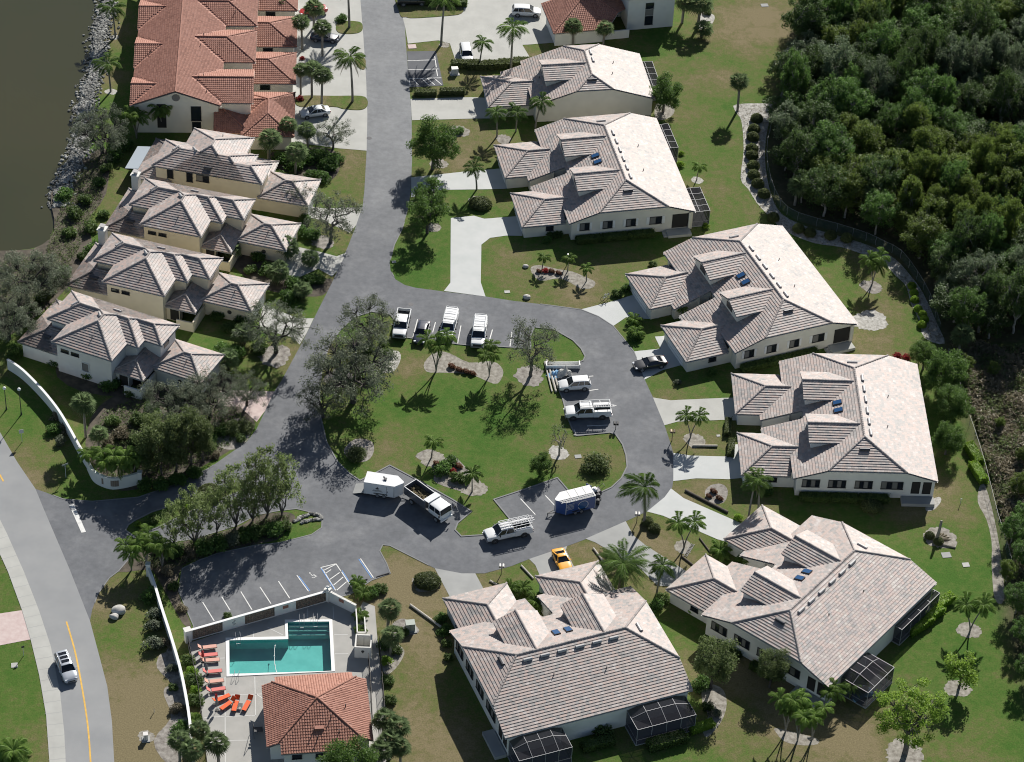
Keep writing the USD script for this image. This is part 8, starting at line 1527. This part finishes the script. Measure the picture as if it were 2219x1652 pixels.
boulder('light stone at the foot of the oak, right edge of the pickup bay', V6(625, 1505), .16, 'rock_pale', 6)
sx = T1(1, 2, 450, 1190); p = at(*sx); se_ = thing('stone_edging', 'curved edging of small grey stones at the tip of the entrance bed', 'stone edging', (p[0], p[1], 0)); rg = np.random.default_rng(8); ic = trimesh.creation.icosphere(1, 1.0)
ed = smooth_line([tuple(at(*q)[:2] - p[:2]) for q in sheet(1, 2, (340, 1215), (400, 1175), (480, 1150), (550, 1165), (565, 1195), (480, 1205), (400, 1225))], 8)
for q in ed: obj('stone', ((ic.vertices * (1 + .15 * rg.standard_normal((len(ic.vertices), 1)))) * rg.uniform(.16, .28) * [1, 1, .7] + [q[0] + rg.normal(0, .08), q[1] + rg.normal(0, .08), .1], ic.faces), M['rock'], se_)
def sign(label, c, w, h, z, col, rz=0.0):
    t = thing('road_sign', label, 'road sign', at(*c), rz); obj('post', MB().box((0, 0, z / 2), (.06, .06, z)), M['alu'], t); obj('sign_plate', MB().box((0, -.05, z), (w, .03, h)), M[col], t)
sign('small square road sign on the grass strip by the street', (48, 958), .6, .6, 1.9, 'alu', .3); sign('thin marker post on the right lawn with a white top', T1(3, 2, 1668, 1060), .22, .12, .9, 'white'); sign('green street sign by the entrance wall, in shade', (143, 1035), .9, .25, 2.3, 'cab_green', .6); sign('short dark stake on the strip outside the street wall', T1(0, 3, 1335, 1215), .14, .14, .7, 'mail_tan'); sign('small dark sign beside the walk of the left street lawn', T1(0, 3, 205, 725), .4, .3, 1.6, 'frame_dark', .4)
# fallen palm and stump in a ring on the right lawn
fp = thing('palm_stump', 'broken palm trunk leaning in a ring on the right lawn', 'stump', at(*T1(3, 2, 1450, 1390))); obj('trunk', MB().tube([(0, 0, 0), (.3, .3, 1.6), (.5, .9, 3.0)], [.24, .2, .17], 8), M['bark_palm'], fp); obj('fallen_log', MB().tube([(.3, -.4, .15), (2.6, -1.0, .12)], [.16, .12], 7), M['bark_pale'], fp)
db = MB(); rg = np.random.default_rng(4)
for k in range(5): v, f = frond(rg, 2.0, .3, lift=.1); db.add(v @ rot(.2 + k * .28, 2).T + [.3, .2, .25], f)
obj('dead_fronds', db, LM['dry'], fp)
for c, lb, s in ((T1(3, 2, 1400, 1350), 'left dark round shrub at the palm stump', .7), (T1(3, 2, 1475, 1400), 'right dark round shrub at the palm stump', .7)): bs('ball', c, lb, s)
lt = MB(); tt = thing('ladder', 'dark ladder lying on the dry lawn at the twin palm', 'ladder', at(*T1(2, 2, 1540, 1470)), 0)
q0_, q1_ = at(*T1(2, 2, 1500, 1520)) - at(*T1(2, 2, 1540, 1470)), at(*T1(2, 2, 1570, 1410)) - at(*T1(2, 2, 1540, 1470)); d = (q1_ - q0_) / np.linalg.norm(q1_ - q0_); nn = np.array([-d[1], d[0], 0])
for s in (-.2, .2): lt.bar(q0_ + nn * s + [0, 0, .08], q1_ + nn * s + [0, 0, .08], .06)
for k in range(9): m_ = q0_ + (q1_ - q0_) * (k + .5) / 9; lt.bar(m_ - nn * .2 + [0, 0, .08], m_ + nn * .2 + [0, 0, .08], .05)
obj('frame', lt, M['frame_dark'], tt)
# blue covers seen through the screened porch of the diagonal villa
x, y, d5 = HS[5]; q = rot(math.radians(d5), 2)[:2, :2] @ np.array([11.6, 4.8]); obj('tarpaulin', crumple(np.array([x + q[0], y + q[1], .15]), 1.5, 1.1, .8, .5, 12), M['tarp'], label='blue covers heaped inside the screened porch of the diagonal villa', cat='tarpaulin')
# manholes and patches on the roads
for c, r_, lb in ((T1(2, 2, 545, 1625), .35, 'reddish round manhole on the bend before the nearest villa'), ((800, 300), .4, 'round manhole in the main road by the forecourt'), ((890, 660), .4, 'round manhole in the upper part of the loop')):
    p = at(*c); obj('manhole_cover', MB().poly(Point(p[0], p[1]).buffer(r_), .03), M['clay_cap'] if 'reddish' in lb else M['vent_dark'], label=lb, cat='manhole cover')
